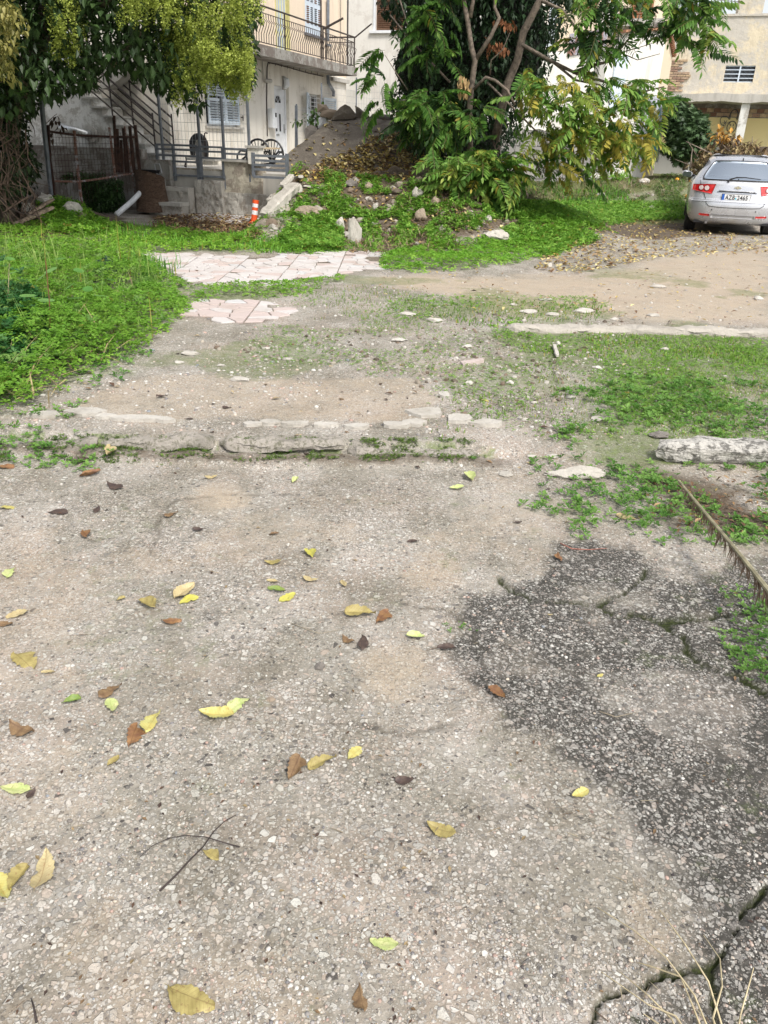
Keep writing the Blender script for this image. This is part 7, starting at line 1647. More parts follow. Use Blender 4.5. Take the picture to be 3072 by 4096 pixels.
fronds([(1600, 440), (1640, 360), (1780, 340), (1850, 420), (2050, 440), (2080, 520), (1900, 560), (1680, 540), (1620, 500)], 14.3, 15.4, 120, 2, (.25, .5, .22, .03, 0), (-.5, -1))
fronds([(1700, 590), (1800, 540), (2000, 560), (2090, 620), (2110, 720), (2040, 770), (1980, 790), (1850, 790), (1760, 770), (1700, 700)], 13.6, 14.6, 215, 3, (.0, .26, .55, .17, .02), (-.2, -1))
fronds([(2020, 330), (2130, 250), (2230, 300), (2330, 260), (2480, 300), (2640, 320), (2680, 420), (2620, 520), (2590, 640), (2480, 640), (2420, 560), (2380, 700), (2300, 730), (2200, 760), (2160, 640), (2090, 560)], 13.4, 15.0, 260, 4, (.02, .16, .34, .36, .12), (.4, -1), .43, .6, .95)
fronds([(2600, -80), (2860, -80), (2870, 120), (2840, 220), (2790, 240), (2740, 160), (2640, 140)], 13.6, 14.6, 60, 5, (.15, .5, .3, .05, 0), (.3, -1), .3)
fronds([(1640, -60), (1830, -60), (1820, 120), (1790, 250), (1700, 250), (1620, 130)], 15.1, 15.7, 50, 6, (.3, .6, .1, 0, 0), (-.4, -1))
fronds([(2230, -80), (2620, -80), (2600, 100), (2480, 200), (2330, 240), (2250, 160)], 13.8, 15.0, 80, 7, (.35, .45, .12, .06, .02), (.3, -1), .4)
fronds([(1500, -900), (2900, -900), (2900, -90), (1500, -90)], 13.4, 16.5, 120, 8, (.3, .5, .2, 0, 0), (0, -1), .4)
fronds([(2170, 480), (2300, 430), (2460, 470), (2580, 560), (2560, 640), (2330, 660)], 13.2, 13.9, 40, 9, (.0, .10, .30, .42, .18), (.2, -1), .40, .6, .95)
FR.sort(key=lambda f: f[0][1] + (9 if (f[0][2] > 4.2) else 0))
for i, (p, kn, sh_, yw, rx, ry, sc) in enumerate(FR[:290]):
    share('leaf_frond', FM[kn][sh_], crown4, p, (rx, ry, yw), sc)
VV = []; FF = []; CC = []
for p, kn, sh_, yw, rx, ry, sc in FR[290:]:
    me = FM[kn][sh_]; n = len(me.vertices); v = np.empty(n * 3, np.float32); me.vertices.foreach_get('co', v); v = v.reshape(-1, 3) * sc; R = np.array(Matrix.Rotation(yw, 3, 'Z') @ Matrix.Rotation(ry, 3, 'Y') @ Matrix.Rotation(rx, 3, 'X'))
    b_ = sum(len(q_) for q_ in VV); VV.append(v @ R.T + p); f = np.array([tuple(pl2.vertices) for pl2 in me.polygons]); FF.append(f + b_); c = np.empty(n * 4, np.float32); me.color_attributes['Col'].data.foreach_get('color', c); CC.append(c.reshape(-1, 4)[:, :3])
mesh_obj('leaf_fronds', np.concatenate(VV), np.concatenate(FF), M_LEAF, crown4, cols=np.concatenate(CC))['kind'] = 'stuff'
# dry seed bunch hanging on the trunk
r = np.random.default_rng(5); ps = np.array([P(1857 + r.normal(0, 12), 330 + r.uniform(-30, 40), 14.7) for k in range(46)])
scatter('dry_seed_bunch', LEAF4, ps, np.stack([np.full(46, .10), np.full(46, .13), np.full(46, .1)], -1), r.uniform(0, 6.28, 46), np.full(46, -1.4) + r.normal(0, .15, 46), np.array((.52, .36, .17)) * r.uniform(.7, 1.2, (46, 1)), M_DRY, 'tan dry seed bunch', None, T4, kind='stuff')
for (x, y) in ((2030, 95), (1990, 180), (1990, 190)):
    ps = np.array([P(x + r.normal(0, 22), y + r.normal(0, 12), 15.0) for k in range(26)]); scatter('dead_leaves', LEAF, ps, .11, r.uniform(0, 6.28, 26), r.normal(-1, .4, 26), np.array((.26, .11, .05)) * r.uniform(.7, 1.3, (26, 1)), M_DRY, None, None, T4, kind='stuff')

# ---- fig-like bush, brush pile, dry reeds at the right
LOBE = []; r = np.random.default_rng(3)
lv = [(0, 0, 0)]; 
for k in range(11): a = -1.9 + 3.8 * k / 10; rr_ = (1.0 if k % 2 == 0 else .42) * (1 - .15 * abs(a)); lv.append((rr_ * sin(a) * .6, .25 + rr_ * cos(a) * .7, -.08 * rr_))
LOBE = (lv, [(0, k + 2, k + 1) for k in range(10)])
fig = thing('fig_bush', GT(2740, 665), 'dense dark green fig bush at the foot of the ochre building', 'bush')
pts = cloud([(2670, 385), (2720, 395), (2790, 440), (2830, 500), (2860, 560), (2845, 600), (2800, 600), (2770, 650), (2700, 665), (2660, 600), (2645, 500), (2655, 420)], 26.2, 28.6, 4600, 51, thr=.33)
leaf_cloud('foliage', pts, .20, (.018, .040, .015), (.10, .17, .07), M_IVY, fig, 12, LOBE, -.4)
branch([(2740, 680, 27.4), (2745, 560, 27.3), (2760, 470, 27.3)], .09, .04, fig, 'trunk')
core_, F = rock_t(71, 2, .2, 1); c = P(2735, 540, 27.8); mesh_obj('inner_core', core_ / np.abs(core_).max(0) * [px2m(70, c), .5, px2m(95, c)] + c, F, bpy.data.materials['dark_core_filler'], fig)  # one solid dark core inside the leaves
bp = thing('brush_pile', P(2950, 700, 20.5), 'heap of cut branches with dry tan leaves behind the silver car', 'brush pile')
OUTB = [(2725, 735), (2770, 650), (2830, 600), (2880, 560), (2940, 540), (3000, 555), (3080, 590), (3160, 610), (3400, 660), (3400, 780), (2750, 770)]
pts = cloud(OUTB, 19.6, 21.8, 5200, 61, thr=.34)
scatter('dry_foliage', LEAF, pts, .15 * r.uniform(.6, 1.2, len(pts)), r.uniform(0, 6.28, len(pts)), r.normal(0, .9, len(pts)), leaf_cols(len(pts), 4, ((.30, .22, .11), (.20, .13, .07), (.40, .31, .16), (.12, .08, .05), (.24, .20, .09))), M_DRY, None, None, bp)
for k in range(46):
    x = r.uniform(2750, 3120); y = r.uniform(600, 740); D = r.uniform(19.8, 21.4); a = r.uniform(-2.6, -.5); l = r.uniform(40, 130)
    branch([(x, y, D), (x + l * .5 * cos(a), y + l * .5 * sin(a) * .6, D), (x + l * cos(a), y + l * sin(a) * .6, D + r.normal(0, .2))], .022, .007, bp, 'branch', 4)
for pts in ([(2868, 530, 20.6), (2890, 600, 20.6), (2910, 650, 20.6)], [(2850, 600, 20.6), (2860, 560, 20.5)], [(2950, 560, 20.4), (2945, 620, 20.4)]): branch(pts, .035, .03, bp, 'branch', 5)
ps = np.array([P(2895 + r.normal(0, 25), 545 + r.normal(0, 14), 20.4) for k in range(40)]); scatter('orange_dead_leaves', LEAF, ps, .17, r.uniform(0, 6.28, 40), r.normal(0, .7, 40), np.array((.52, .28, .06)) * r.uniform(.6, 1.2, (40, 1)), M_DRY, None, None, bp)
V, F = rock_t(72, 2, .2, 1); c = P(3000, 690, 21.0); mesh_obj('inner_core', V / np.abs(V).max(0) * [px2m(200, c), .6, px2m(95, c)] + c, F, mat_plain('brush_core', (.07, .05, .03), .95), bp)  # solid dark brown core inside the heap
rd = thing('dry_reeds', GT(2665, 668), 'tuft of tall pale dry reeds beside the corrugated sheet', 'reeds')
n = 170; p0 = GTv(2655 + r.normal(0, 22, n), 668 + r.normal(0, 5, n))
scatter('reed_blades', BLADE, p0, np.stack([np.full(n, .02), r.uniform(.6, 1.1, n), r.uniform(.7, 1.1, n)], -1), r.uniform(0, 6.28, n), r.normal(0, .25, n), np.array((.42, .34, .22)) * r.uniform(.7, 1.2, (n, 1)), M_DRY, None, None, rd)
# bushes behind and beside the rusty fence
hb = thing('shady_bush', GT(400, 860), 'dark leafy bush growing through the rusty fence, left of the white pipe', 'bush')
pts = cloud([(330, 850), (322, 760), (345, 700), (420, 690), (470, 740), (500, 800), (500, 860), (430, 880)], 15.6, 16.6, 5200, 71, thr=.33)
leaf_cloud('foliage', pts, .07, (.014, .035, .010), (.055, .12, .03), M_IVY, hb, 14)
pts = cloud([(200, 860), (200, 800), (330, 790), (330, 860)], 15.2, 16.4, 1500, 73, thr=.33); leaf_cloud('foliage', pts, .07, (.012, .03, .010), (.045, .09, .03), M_IVY, hb, 15)
pts = cloud([(250, 720), (270, 690), (330, 680), (350, 712), (300, 730)], 15.5, 16.0, 260, 72, thr=.3); leaf_cloud('sprig', pts, .09, (.02, .05, .015), (.07, .14, .03), M_IVY, hb, 16)
# pot plant leaves
pts = np.array([P(1255 + r.normal(0, 22), 470 + r.normal(0, 26), 19.2 + r.normal(0, .1)) for k in range(110)]); leaf_cloud('leaves', pts, .11, (.03, .08, .02), (.14, .28, .05), M_IVY, pt_, 17, LEAF)
branch([(1255, 520, 19.3), (1245, 470, 19.3), (1262, 430, 19.2)], .02, .01, pt_, 'stem')
sc_ = thing('small_creeper', P(1200, 485, 20), 'small leafy sprigs on the wall left of the pot plant', 'plant')
pts = np.array([P(1195 + r.normal(0, 12), 486 + r.normal(0, 5), 20.0) for k in range(26)]); leaf_cloud('leaves', pts, .09, (.04, .10, .02), (.14, .26, .05), M_IVY, sc_, 18, LEAF)
# stems with hanging dead leaves before the cream wall
pts = np.array([P(x + r.normal(0, 5), y + r.normal(0, 6), 14.6) for x, y in ((205, 480), (215, 470), (222, 465), (232, 495), (246, 500), (248, 510), (207, 530), (216, 550), (130, 300)) for k in range(2)])
tw_ = thing('bare_twigs', P(205, 520, 14.7), 'bare twigs with a few dead leaves before the cream wall by the grey pole', 'twigs'); branch([(178, 500, 14.6), (215, 465, 14.6), (228, 455, 14.6)], .008, .004, tw_, 'twig', 4); branch([(215, 480, 14.6), (250, 505, 14.6)], .006, .004, tw_, 'twig', 4)
leaf_cloud('dead_leaves', pts, .12, (.05, .03, .02), (.09, .06, .04), M_DRY, tw_, 19, LEAF, -1.3)
# ================================================================== GROUND COVER, LITTER, PEBBLES
cv = lambda pts: poly_w(pts)
G1, G2 = (.11, .27, .02), (.34, .58, .08); GD1, GD2 = (.03, .13, .03), (.12, .31, .07)
clover('clover_patch', cv([(-260, 640), (120, 560), (330, 570), (400, 640), (392, 690), (360, 740), (300, 790), (200, 830), (120, 880), (60, 925), (-300, 960)]), 1700, .030, .34, G1, G2, 'thick bright clover carpet filling the left side of the lot', 1, .30, power=1.1)
clover('clover_clump', cv([(-260, 690), (60, 675), (130, 700), (150, 760), (90, 830), (20, 870), (-260, 900)]), 3200, .032, .52, GD1, GD2, 'taller darker clover clump at the left edge', 2, .2, power=.6)
clover('clover_patch', cv([(-300, 505), (150, 500), (330, 500), (560, 540), (660, 550), (560, 560), (330, 556), (290, 570), (330, 590), (-300, 660)]), 700, .042, .20, (.12, .30, .02), (.38, .62, .08), 'light green weeds between the heap and the crazy paving', 3, .32, power=.7)
clover('clover_patch', cv([(375, 640), (520, 628), (640, 628), (735, 606), (760, 618), (690, 640), (640, 655), (520, 660), (410, 672), (370, 700)]), 1300, .026, .09, G1, G2, 'strip of clover between the two paving patches', 4, .36)
clover('clover_patch', cv([(600, 500), (640, 470), (680, 500), (780, 540), (830, 556), (760, 552), (640, 560), (560, 545), (480, 520)]), 1100, .036, .16, (.10, .28, .02), (.34, .58, .08), 'clover at the front left foot of the mound', 5, .34, power=.8)
clover('clover_patch', cv([(820, 590), (830, 560), (930, 545), (1100, 545), (1200, 500), (1290, 500), (1300, 525), (1200, 550), (1110, 580), (960, 596), (880, 602)]), 1500, .036, .20, (.12, .32, .02), (.38, .64, .09), 'bright clover band at the front right foot of the mound', 6, .26, power=.8)
mnd = [gz_ for gz_ in [cv([(560, 500), (620, 440), (680, 400), (720, 380), (880, 395), (1000, 430), (1100, 470), (1120, 520), (1000, 545), (850, 550), (700, 548)])]]
def mound_clover(pxpoly, n, size, lab, seed, gap=.45, h=.08, tmpl=CLOVER, base=(.09, .25, .02), hi=(.31, .54, .08), cat='clover'):
    xy = np.array(rand_in_px(pxpoly, n * 2, seed)); r = np.random.default_rng(seed); keep = r.random(len(xy)) < sstep(gap - .06, gap + .06, fbm(xy[:, 0] / 38, xy[:, 1] / 22, seed, 4)); xy = xy[keep][:n]
    p = GTfv(xy); p[:, 2] += h * r.random(len(p)) + .01
    return scatter('weed_cover', tmpl, p, size * r.uniform(.6, 1.25, len(p)), r.uniform(0, 6.28, len(p)), r.normal(0, .6, len(p)), greens(len(p), seed, base, hi, .03), M_LEAF, lab, cat)
mound_clover([(575, 500), (640, 440), (700, 372), (800, 385), (920, 400), (1000, 440), (1100, 460), (1180, 500), (1120, 540), (960, 540), (830, 545), (700, 520)], 9500, .040, 'patchy clover and weeds over the face of the rubble mound', 61, .47)
mound_clover([(600, 520), (640, 480), (700, 470), (740, 500), (740, 545), (640, 545)], 3800, .042, 'thick clover low on the left of the mound face', 62, .30, .12)
mound_clover([(1060, 440), (1480, 440), (1480, 475), (1380, 480), (1300, 492), (1200, 490), (1100, 470)], 10500, .045, 'bright weeds between the tree and the car', 63, .29, .08)
mound_clover([(1100, 500), (1250, 490), (1300, 520), (1180, 560)], 2500, .04, 'clover right of the oblong concrete chunk', 64, .38, .08)
mound_clover([(80, 450), (130, 438), (180, 455), (215, 480), (260, 500), (200, 512), (110, 505), (90, 480)], 3000, .045, 'bright clover on the weedy heap at the far left', 65, .22, .12, base=(.08, .24, .015), hi=(.30, .56, .06))
mound_clover([(1295, 375), (1345, 370), (1350, 392), (1300, 395)], 500, .07, 'bright green tuft at the foot of the shed', 66, .2, .15)
mound_clover([(1130, 395), (1480, 355), (1480, 440), (1150, 440)], 5200, .05, 'thin green and brown weeds on the ground before the shed', 67, .48, .05, base=(.06, .12, .03), hi=(.20, .30, .08))
grass('tall_grass', cv([(180, 510), (340, 498), (560, 528), (660, 548), (640, 560), (420, 550), (280, 540)]), 420, .13, (.09, .26, .02), (.20, .46, .05), 'band of tall bright grass behind the crazy paving', 71, .33, wid=.016, power=.4)
grass('tall_grass', cv([(280, 585), (340, 580), (370, 625), (300, 640)]), 600, .26, (.03, .13, .01), (.12, .32, .04), 'dark grass tuft at the left corner of the crazy paving', 72, .2, wid=.011)
grass('tall_grass', cv([(1190, 440), (1340, 436), (1380, 460), (1220, 468)]), 500, .13, (.08, .26, .01), (.16, .42, .04), 'grass tuft in front of the shed litter', 73, .3, wid=.02)
grass('short_grass', cv([(1290, 800), (1450, 775), (1700, 760), (1700, 1010), (1500, 980), (1380, 1010), (1250, 1000), (1200, 940), (1270, 880)]), 4200, .022, (.09, .20, .02), (.27, .44, .07), 'short grass on the right lawn', 74, .45, gs=2.2, wid=.0045)
grass('short_grass', cv([(1075, 742), (1180, 742), (1700, 748), (1700, 800), (1300, 800), (1080, 775)]), 2400, .032, (.07, .19, .015), (.25, .42, .06), 'thin grass along the near side of the long kerb', 75, .44, gs=1.6, wid=.008)
grass('short_grass', cv([(860, 665), (1260, 662), (1340, 700), (1200, 715), (1080, 722), (1060, 745), (960, 715), (850, 700)]), 900, .04, (.05, .15, .015), (.20, .36, .05), 'sparse tufts on the strip before the sandy track', 76, .52, gs=1.4, wid=.009)
grass('short_grass', cv([(700, 640), (860, 620), (1000, 720), (1240, 800), (1240, 1000), (980, 980), (960, 860), (720, 830), (560, 800), (400, 780), (420, 730), (600, 720)]), 1300, .026, (.08, .16, .02), (.22, .34, .06), 'sparse moss-like grass over the middle of the lot', 77, .53, gs=1.3, wid=.007)
def weeds(name, poly, dens, size, label, seed, gap=.42, gs=2.0, h=.05, base=(.06, .18, .02), hi=(.24, .43, .09), cat='weeds'): return clover(name, cv(poly), dens, size, h, base, hi, label, seed, gap, gs, ROSETTE, 1.0, .01, cat=cat, tilt=.35)
weeds('broad_weeds', [(1220, 880), (1360, 835), (1480, 830), (1700, 860), (1700, 960), (1420, 945), (1300, 950), (1180, 985), (1190, 930)], 420, .040, 'leafy green weeds behind the big boulder', 81, .44)
weeds('broad_weeds', [(1170, 1000), (1330, 1010), (1460, 1030), (1700, 1000), (1700, 1170), (1520, 1165), (1330, 1150), (1180, 1170), (1130, 1110), (1230, 1050)], 620, .030, 'leafy green weeds in front of the big boulder', 82, .45, 3)
weeds('broad_weeds', [(1600, 1290), (1700, 1270), (1720, 1480), (1640, 1460), (1570, 1420), (1620, 1370)], 1500, .018, 'small green weeds in the crack at the right edge', 83, .35, 4)
weeds('broad_weeds', [(-300, 955), (60, 950), (240, 975), (240, 1000), (-300, 1015)], 500, .028, 'small leafy weeds along the left end of the low step', 84, .38, 3)
weeds('broad_weeds', [(380, 978), (740, 985), (760, 1000), (600, 1003), (380, 990)], 340, .018, 'little weeds sprouting along the low step', 85, .50, 6, .03)
weeds('broad_weeds', [(860, 985), (1040, 990), (1040, 1010), (860, 1008)], 300, .022, 'little weeds at the right end of the low step', 86, .46, 6, .03)
weeds('broad_weeds', [(180, 750), (300, 740), (330, 800), (200, 860), (80, 930), (40, 930)], 300, .035, 'loose weeds along the edge of the clover carpet', 87, .42, 2)
weeds('broad_weeds', [(930, 1345), (1030, 1350), (1030, 1372), (930, 1366)], 600, .010, 'tiny mossy sprig in the middle of the concrete', 88, .35, 8, .01)
clover('clover_strip', cv([(1075, 700), (1130, 705), (1150, 745), (1090, 750), (1060, 735)]), 900, .022, .04, G1, G2, 'small clover tuft at the left end of the long kerb', 89, .3)
clover('blue_green_herb', cv([(190, 600), (255, 590), (285, 620), (250, 650), (190, 645)]), 900, .04, .30, (.02, .055, .035), (.06, .13, .075), 'bluish dark herb standing in the clover carpet', 90, .2, tmpl=ROSETTE, cat='herb')
clover('creeping_weeds', cv([(1230, 870), (1290, 800), (1450, 770), (1700, 755), (1700, 960), (1420, 940), (1250, 960), (1190, 930)]), 2600, .013, .02, (.10, .25, .02), (.30, .50, .08), 'fine creeping weeds over the right lawn', 91, .36, 1.6, cat='weeds')
clover('creeping_weeds', cv([(1060, 735), (1180, 738), (1700, 745), (1700, 780), (1100, 780)]), 1500, .014, .03, (.10, .25, .02), (.30, .50, .08), 'fine creeping weeds along the near side of the long kerb', 92, .38, 1.6, cat='weeds')
clover('creeping_weeds', cv([(840, 655), (1260, 655), (1350, 690), (1200, 710), (900, 712), (830, 690)]), 800, .018, .03, (.10, .25, .02), (.30, .50, .08), 'creeping weeds on the strip before the sandy track', 93, .50, 1.5, cat='weeds')
clover('creeping_weeds', cv([(560, 700), (700, 640), (900, 700), (1240, 800), (1240, 960), (980, 960), (900, 840), (560, 800)]), 1000, .012, .02, (.10, .24, .02), (.27, .44, .08), 'creeping weeds dotted over the middle of the lot', 94, .53, 1.6, cat='weeds')
def straw(poly, n, lab, seed, l=.12, col=(.26, .19, .12)):
    r = np.random.default_rng(seed); p = GTfv(rand_in_px(poly, n, seed)); p[:, 2] += .02 + .05 * r.random(n)
    return scatter('dry_stems', BLADE, p, np.stack([np.full(n, .011), np.full(n, l) * r.uniform(.5, 1.4, n), np.full(n, l) * r.uniform(.5, 1.4, n)], -1), r.uniform(0, 6.28, n), -r.uniform(.5, 1.5, n), np.array(col) * r.uniform(.5, 1.4, (n, 1)), M_DRY, lab, 'dry stems')
weeds('broad_weeds', [(-260, 560), (200, 560), (360, 640), (370, 720), (200, 820), (60, 900), (-260, 930)], 150, .055, 'broader paler weeds mixed into the left clover carpet', 95, .46, 1.8, .36, (.10, .22, .03), (.30, .46, .12))
weeds('broad_weeds', [(-260, 700), (110, 700), (140, 770), (60, 850), (-260, 900)], 260, .05, 'broad leaves topping the dark clover clump', 96, .40, 1.5, .55, (.04, .13, .04), (.14, .30, .08))
grass('tall_grass', cv([(-260, 560), (200, 560), (380, 650), (350, 740), (150, 840), (-260, 930)]), 110, .42, (.10, .22, .03), (.34, .46, .12), 'loose grass blades rising through the left clover carpet', 97, .5, wid=.007)
straw([(-60, 600), (200, 590), (340, 680), (250, 780), (80, 880), (-60, 900)], 260, 'dead stems caught in the left clover carpet', 106, .22, (.34, .27, .14))
# mallow leaves on stems, dry stalks in the clover
RND = ([(0, 0, 0)] + [(cos(2 * pi * k / 9) * (1 + .08 * (-1) ** k), sin(2 * pi * k / 9), .10) for k in range(9)], [(0, 1 + k, 1 + (k + 1) % 9) for k in range(9)])
r = np.random.default_rng(9); ps = np.array([GTf(x, y, .28) for x, y in ((90, 600), (170, 585), (150, 620), (60, 640), (30, 590), (100, 650), (215, 640), (60, 575), (240, 605), (130, 560), (20, 560), (190, 625), (85, 625), (45, 610), (110, 585), (165, 645))])
scatter('mallow_leaves', RND, ps, .058 * r.uniform(.7, 1.1, len(ps)), r.uniform(0, 6, len(ps)), r.normal(-.2, .25, len(ps)), greens(len(ps), 9, (.10, .26, .05), (.22, .42, .12)), M_LEAF, 'round pale mallow leaves standing out of the clover carpet', 'mallow')
for k, (x0, y0, x1, y1, col, lab) in enumerate(((110, 740, 98, 560, 'reddish', 'reddish dry dock stalk standing in the clover'), (12, 690, 20, 570, 'pale', 'leftmost pale dry stalk in the clover'), (75, 690, 30, 640, 'pale', 'pale bent stalk leaning left over the dark clover'), (70, 690, 110, 650, 'pale', 'pale bent stalk leaning right over the dark clover'), (222, 640, 215, 540, 'green', 'tall thin green stalk by the bluish herb'))):
    g0 = GTf(x0, y0); t0_ = P(x1 * Q, y1 * Q, g0[1] - .1); mb = MB(); mb.tube([g0, g0 * .5 + t0_ * .5 + [.01, 0, .01], t0_], [.006, .004, .0025], 5); props(mb.build('stalk', {'reddish': mat_plain('dock_brown', (.22, .09, .05), .8), 'pale': M_STRAW, 'green': mat_plain('stalk_green', (.10, .20, .04), .7)}[col] if k in (0, 4) else M_STRAW, None), lab, 'stalk')
# dry grass litter
straw([(730, 520), (850, 505), (980, 520), (990, 548), (820, 556), (730, 545)], 900, 'tangle of brown dead stems at the foot of the mound', 101)
straw([(1000, 395), (1320, 385), (1440, 395), (1300, 425), (1200, 440), (1000, 440)], 2200, 'brown dead weeds spread before the block wall', 102, .16)
straw([(860, 430), (960, 410), (1020, 450), (1000, 500), (880, 490)], 700, 'dead stems on the mound by the tree foot', 103, .12)
straw([(1340, 400), (1480, 370), (1480, 420), (1360, 440)], 700, 'pale dead weeds between shed and car', 104, .18, (.34, .28, .20))
straw([(-100, 400), (110, 430), (110, 470), (-100, 480)], 900, 'dark dead stems under the creeper thicket', 105, .25, (.12, .08, .055))
# leaf litter
def litter_px(poly, n, lab, seed, size, flat=.25, w_=None, gap=.0, up_=.012):
    xy = np.array(rand_in_px(poly, n, seed)); r = np.random.default_rng(seed)
    if gap: xy = xy[r.random(len(xy)) < sstep(gap - .08, gap + .08, fbm(xy[:, 0] / 60, xy[:, 1] / 25, seed, 4))]
    litter('leaf_litter', GTfv(xy) + np.c_[np.zeros((len(xy), 2)), up_ + .02 * r.random(len(xy))], lab, seed, size, None, flat, w_)
litter_px([(330, 500), (330, 470), (420, 465), (560, 470), (560, 520), (480, 525), (400, 505)], 1500, 'brown fallen leaves covering the yard before the steps', 111, .09, w_=(.06, .14, .3, .34, .04, .12))
litter_px([(340, 445), (580, 442), (570, 470), (340, 465)], 260, 'few brown leaves on the pale yard paving', 112, .08, w_=(.06, .14, .3, .34, .04, .12))
litter_px([(1180, 475), (1420, 470), (1500, 495), (1680, 515), (1680, 545), (1440, 560), (1260, 590), (1150, 585), (1180, 540)], 1500, 'yellow and brown leaves strewn before the silver car', 113, .08, w_=(.24, .25, .13, .06, .2, .12))
litter_px([(660, 400), (1000, 400), (1080, 460), (1150, 540), (1000, 560), (640, 540), (600, 480)], 620, 'scattered yellow leaves on the mound face', 114, .10, w_=(.35, .2, .15, .05, .15, .10))
litter_px([(640, 375), (720, 365), (880, 375), (900, 392), (700, 396), (630, 400)], 420, 'yellow leaves gathered along the lower edge of the tilted slab', 115, .10, .4)
litter_px([(820, 560), (1100, 590), (1659, 560), (1659, 720), (1100, 700), (820, 640)], 170, 'few small dry leaves on the sandy track', 116, .05, .2)
litter_px([(40, 510), (300, 505), (300, 490), (160, 478), (60, 490)], 420, 'brown litter on the flank of the weedy heap', 117, .06, w_=(.02, .1, .35, .4, .03, .1))
litter_px([(1390, 1040), (1659, 1030), (1659, 1165), (1480, 1160), (1400, 1120)], 150, 'small dark dead leaves among the right weeds', 118, .03, .4, (.0, .05, .3, .6, 0, .05))
# oranges on the grass
M_ORG = mat_plain('orange_peel', (.80, .36, .02), .5, var=.1, bscale=200)
for k, (x, y, lab) in enumerate(((2707, 726, 'left orange lying in the grass by the brush pile'), (2760, 728, 'right orange lying against the brush pile'), (2752, 796, 'bigger yellow orange lying beside the car'))):
    p = GT(x, y); V, F = rock_t(1, 3, 0, 1); V = V / np.linalg.norm(V, axis=1)[:, None]; s = .065 if k < 2 else .085; props(mesh_obj('orange', V * s * [1, 1, .95] + p + [0, 0, s * .8], F, M_ORG, None, p, smooth=True), lab, 'fruit')
# ---- pebbles bedded in the worn concrete
def pebbles(name, n, y0, y1, smin, smax, seed, lab, lump=1):
    r = np.random.default_rng(seed); u = r.random(n); y = 1 / (1 / y0 + (1 / y1 - 1 / y0) * u); x = (r.random(n) * 1.36 - .68) * (y + .55)
    cl = fbm(x * 3.2, y * 3.2, 33, 4); cl2 = fbm(x * .9 + 9, y * .9, 35, 3)
    keep = r.random(n) < .10 + .9 * sstep(.42, .62, cl) ; keep &= (y < step_line(x) - .04) | (y > step_line(x) + .1)
    for c_ in CRACKS: keep &= ldist(x, y, c_) > .018
    s = smin * (smax / smin) ** (r.random(n) ** 2.6); s = s * np.clip(.72 + y * .16, .8, 1.9)
    x, y, s = x[keep], y[keep], s[keep]; m_ = len(x)
    pal = np.array([(.54, .51, .46), (.46, .43, .39), (.60, .58, .53), (.48, .38, .32), (.34, .32, .30), (.22, .21, .21), (.10, .085, .085), (.42, .30, .25), (.55, .47, .38), (.28, .30, .32)])
    col = pal[r.choice(10, m_, p=(.24, .20, .12, .12, .11, .04, .015, .06, .075, .02))] * r.uniform(.8, 1.12, (m_, 1))
    dk = (sdist(x, y, R_DARK) > -.02) & (col.mean(1) < .3); col[dk] = col[dk] * .6
    q_ = np.array_split(r.permutation(m_), 4)
    V_ = []; F_ = []; C_ = []; b_ = 0
    for k in range(4):
        t, f = rock_t(200 + k, 0, .15, .62); i = q_[k]; yaw = r.uniform(0, 6.28, len(i)); st = r.uniform(.65, 1.15, (len(i), 2))
        X = t[None, :, 0] * st[:, :1]; Y = t[None, :, 1] * st[:, 1:]; W_ = np.stack([X * np.cos(yaw)[:, None] - Y * np.sin(yaw)[:, None], X * np.sin(yaw)[:, None] + Y * np.cos(yaw)[:, None], np.broadcast_to(t[None, :, 2], X.shape)], -1) * s[i][:, None, None]
        W_ += np.stack([x[i], y[i], gz(x[i], y[i]) + s[i] * r.uniform(-.30, .18, len(i))], -1)[:, None, :]
        V_.append(W_.reshape(-1, 3)); F_.append((f[None] + (np.arange(len(i)) * len(t))[:, None, None]).reshape(-1, 3) + b_); C_.append(np.repeat(col[i], len(t), 0)); b_ += len(i) * len(t)
    return props(mesh_obj(name, np.concatenate(V_), np.concatenate(F_), M_STONE, None, (0, 2, 0), True, cols=np.concatenate(C_)), lab, None, None, 'stuff')
pebbles('pebbles', 46000, .75, 3.75, .0016, .0078, 1, 'small worn pebbles bedded in the old concrete in the foreground')
pebbles('gravel', 14000, 3.9, 11, .004, .014, 2, 'loose light gravel over the middle of the lot')
# ---- single fallen leaves
def big_leaf(seed, curl, fold, rag=.12):
    r = np.random.default_rng(seed); nx = 23; ny = 9; V = []; F = []; bite = r.uniform(.25, .85, 2); bs = r.choice([-1, 1], 2); tw = r.uniform(-.35, .35); bend = r.uniform(-.10, .10)
    for i in range(nx):
        t = i / (nx - 1); w_ = .235 * sin(pi * t ** .85) ** .75 * (1.12 - .25 * t) + .004
        saw = 1 + (.035 if i % 2 else -.03)
        for j in range(ny):
            s = -1 + 2 * j / (ny - 1); e = 1 + (rag * 2 * (r.random() - .5) if j in (0, ny - 1) else 0)
            k_ = max(0, 1 - abs(t - bite[0]) / .09) * (s * bs[0] > .2) * .45 * (seed % 2) + max(0, 1 - abs(t - bite[1]) / .06) * (s * bs[1] > .2) * .35; y = s * w_ * e * saw * (1 - k_) + bend * sin(pi * t); z = tw * (t - .5) * s * .5 + .05 * (fbm(t * 5, s * 2, seed, 3) - .5) + curl * (t - .5) ** 2 * 1.2 + fold * abs(s) * w_ * 1.4 + .012 * sin(t * 19 + seed) * abs(s) + .05 * curl * sin(3 * t + s * 2 + seed); V.append((t - .5, y, z))
    for i in range(nx - 1):
        for j in range(ny - 1): a = i * ny + j; F.append((a, a + ny, a + ny + 1, a + 1))
    b_ = len(V); V += [(-.5, -.008, curl * .3), (-.5, .008, curl * .3), (-.64, .004, curl * .3 + .03)]; F.append((b_, b_ + 1, b_ + 2))
    return V, F
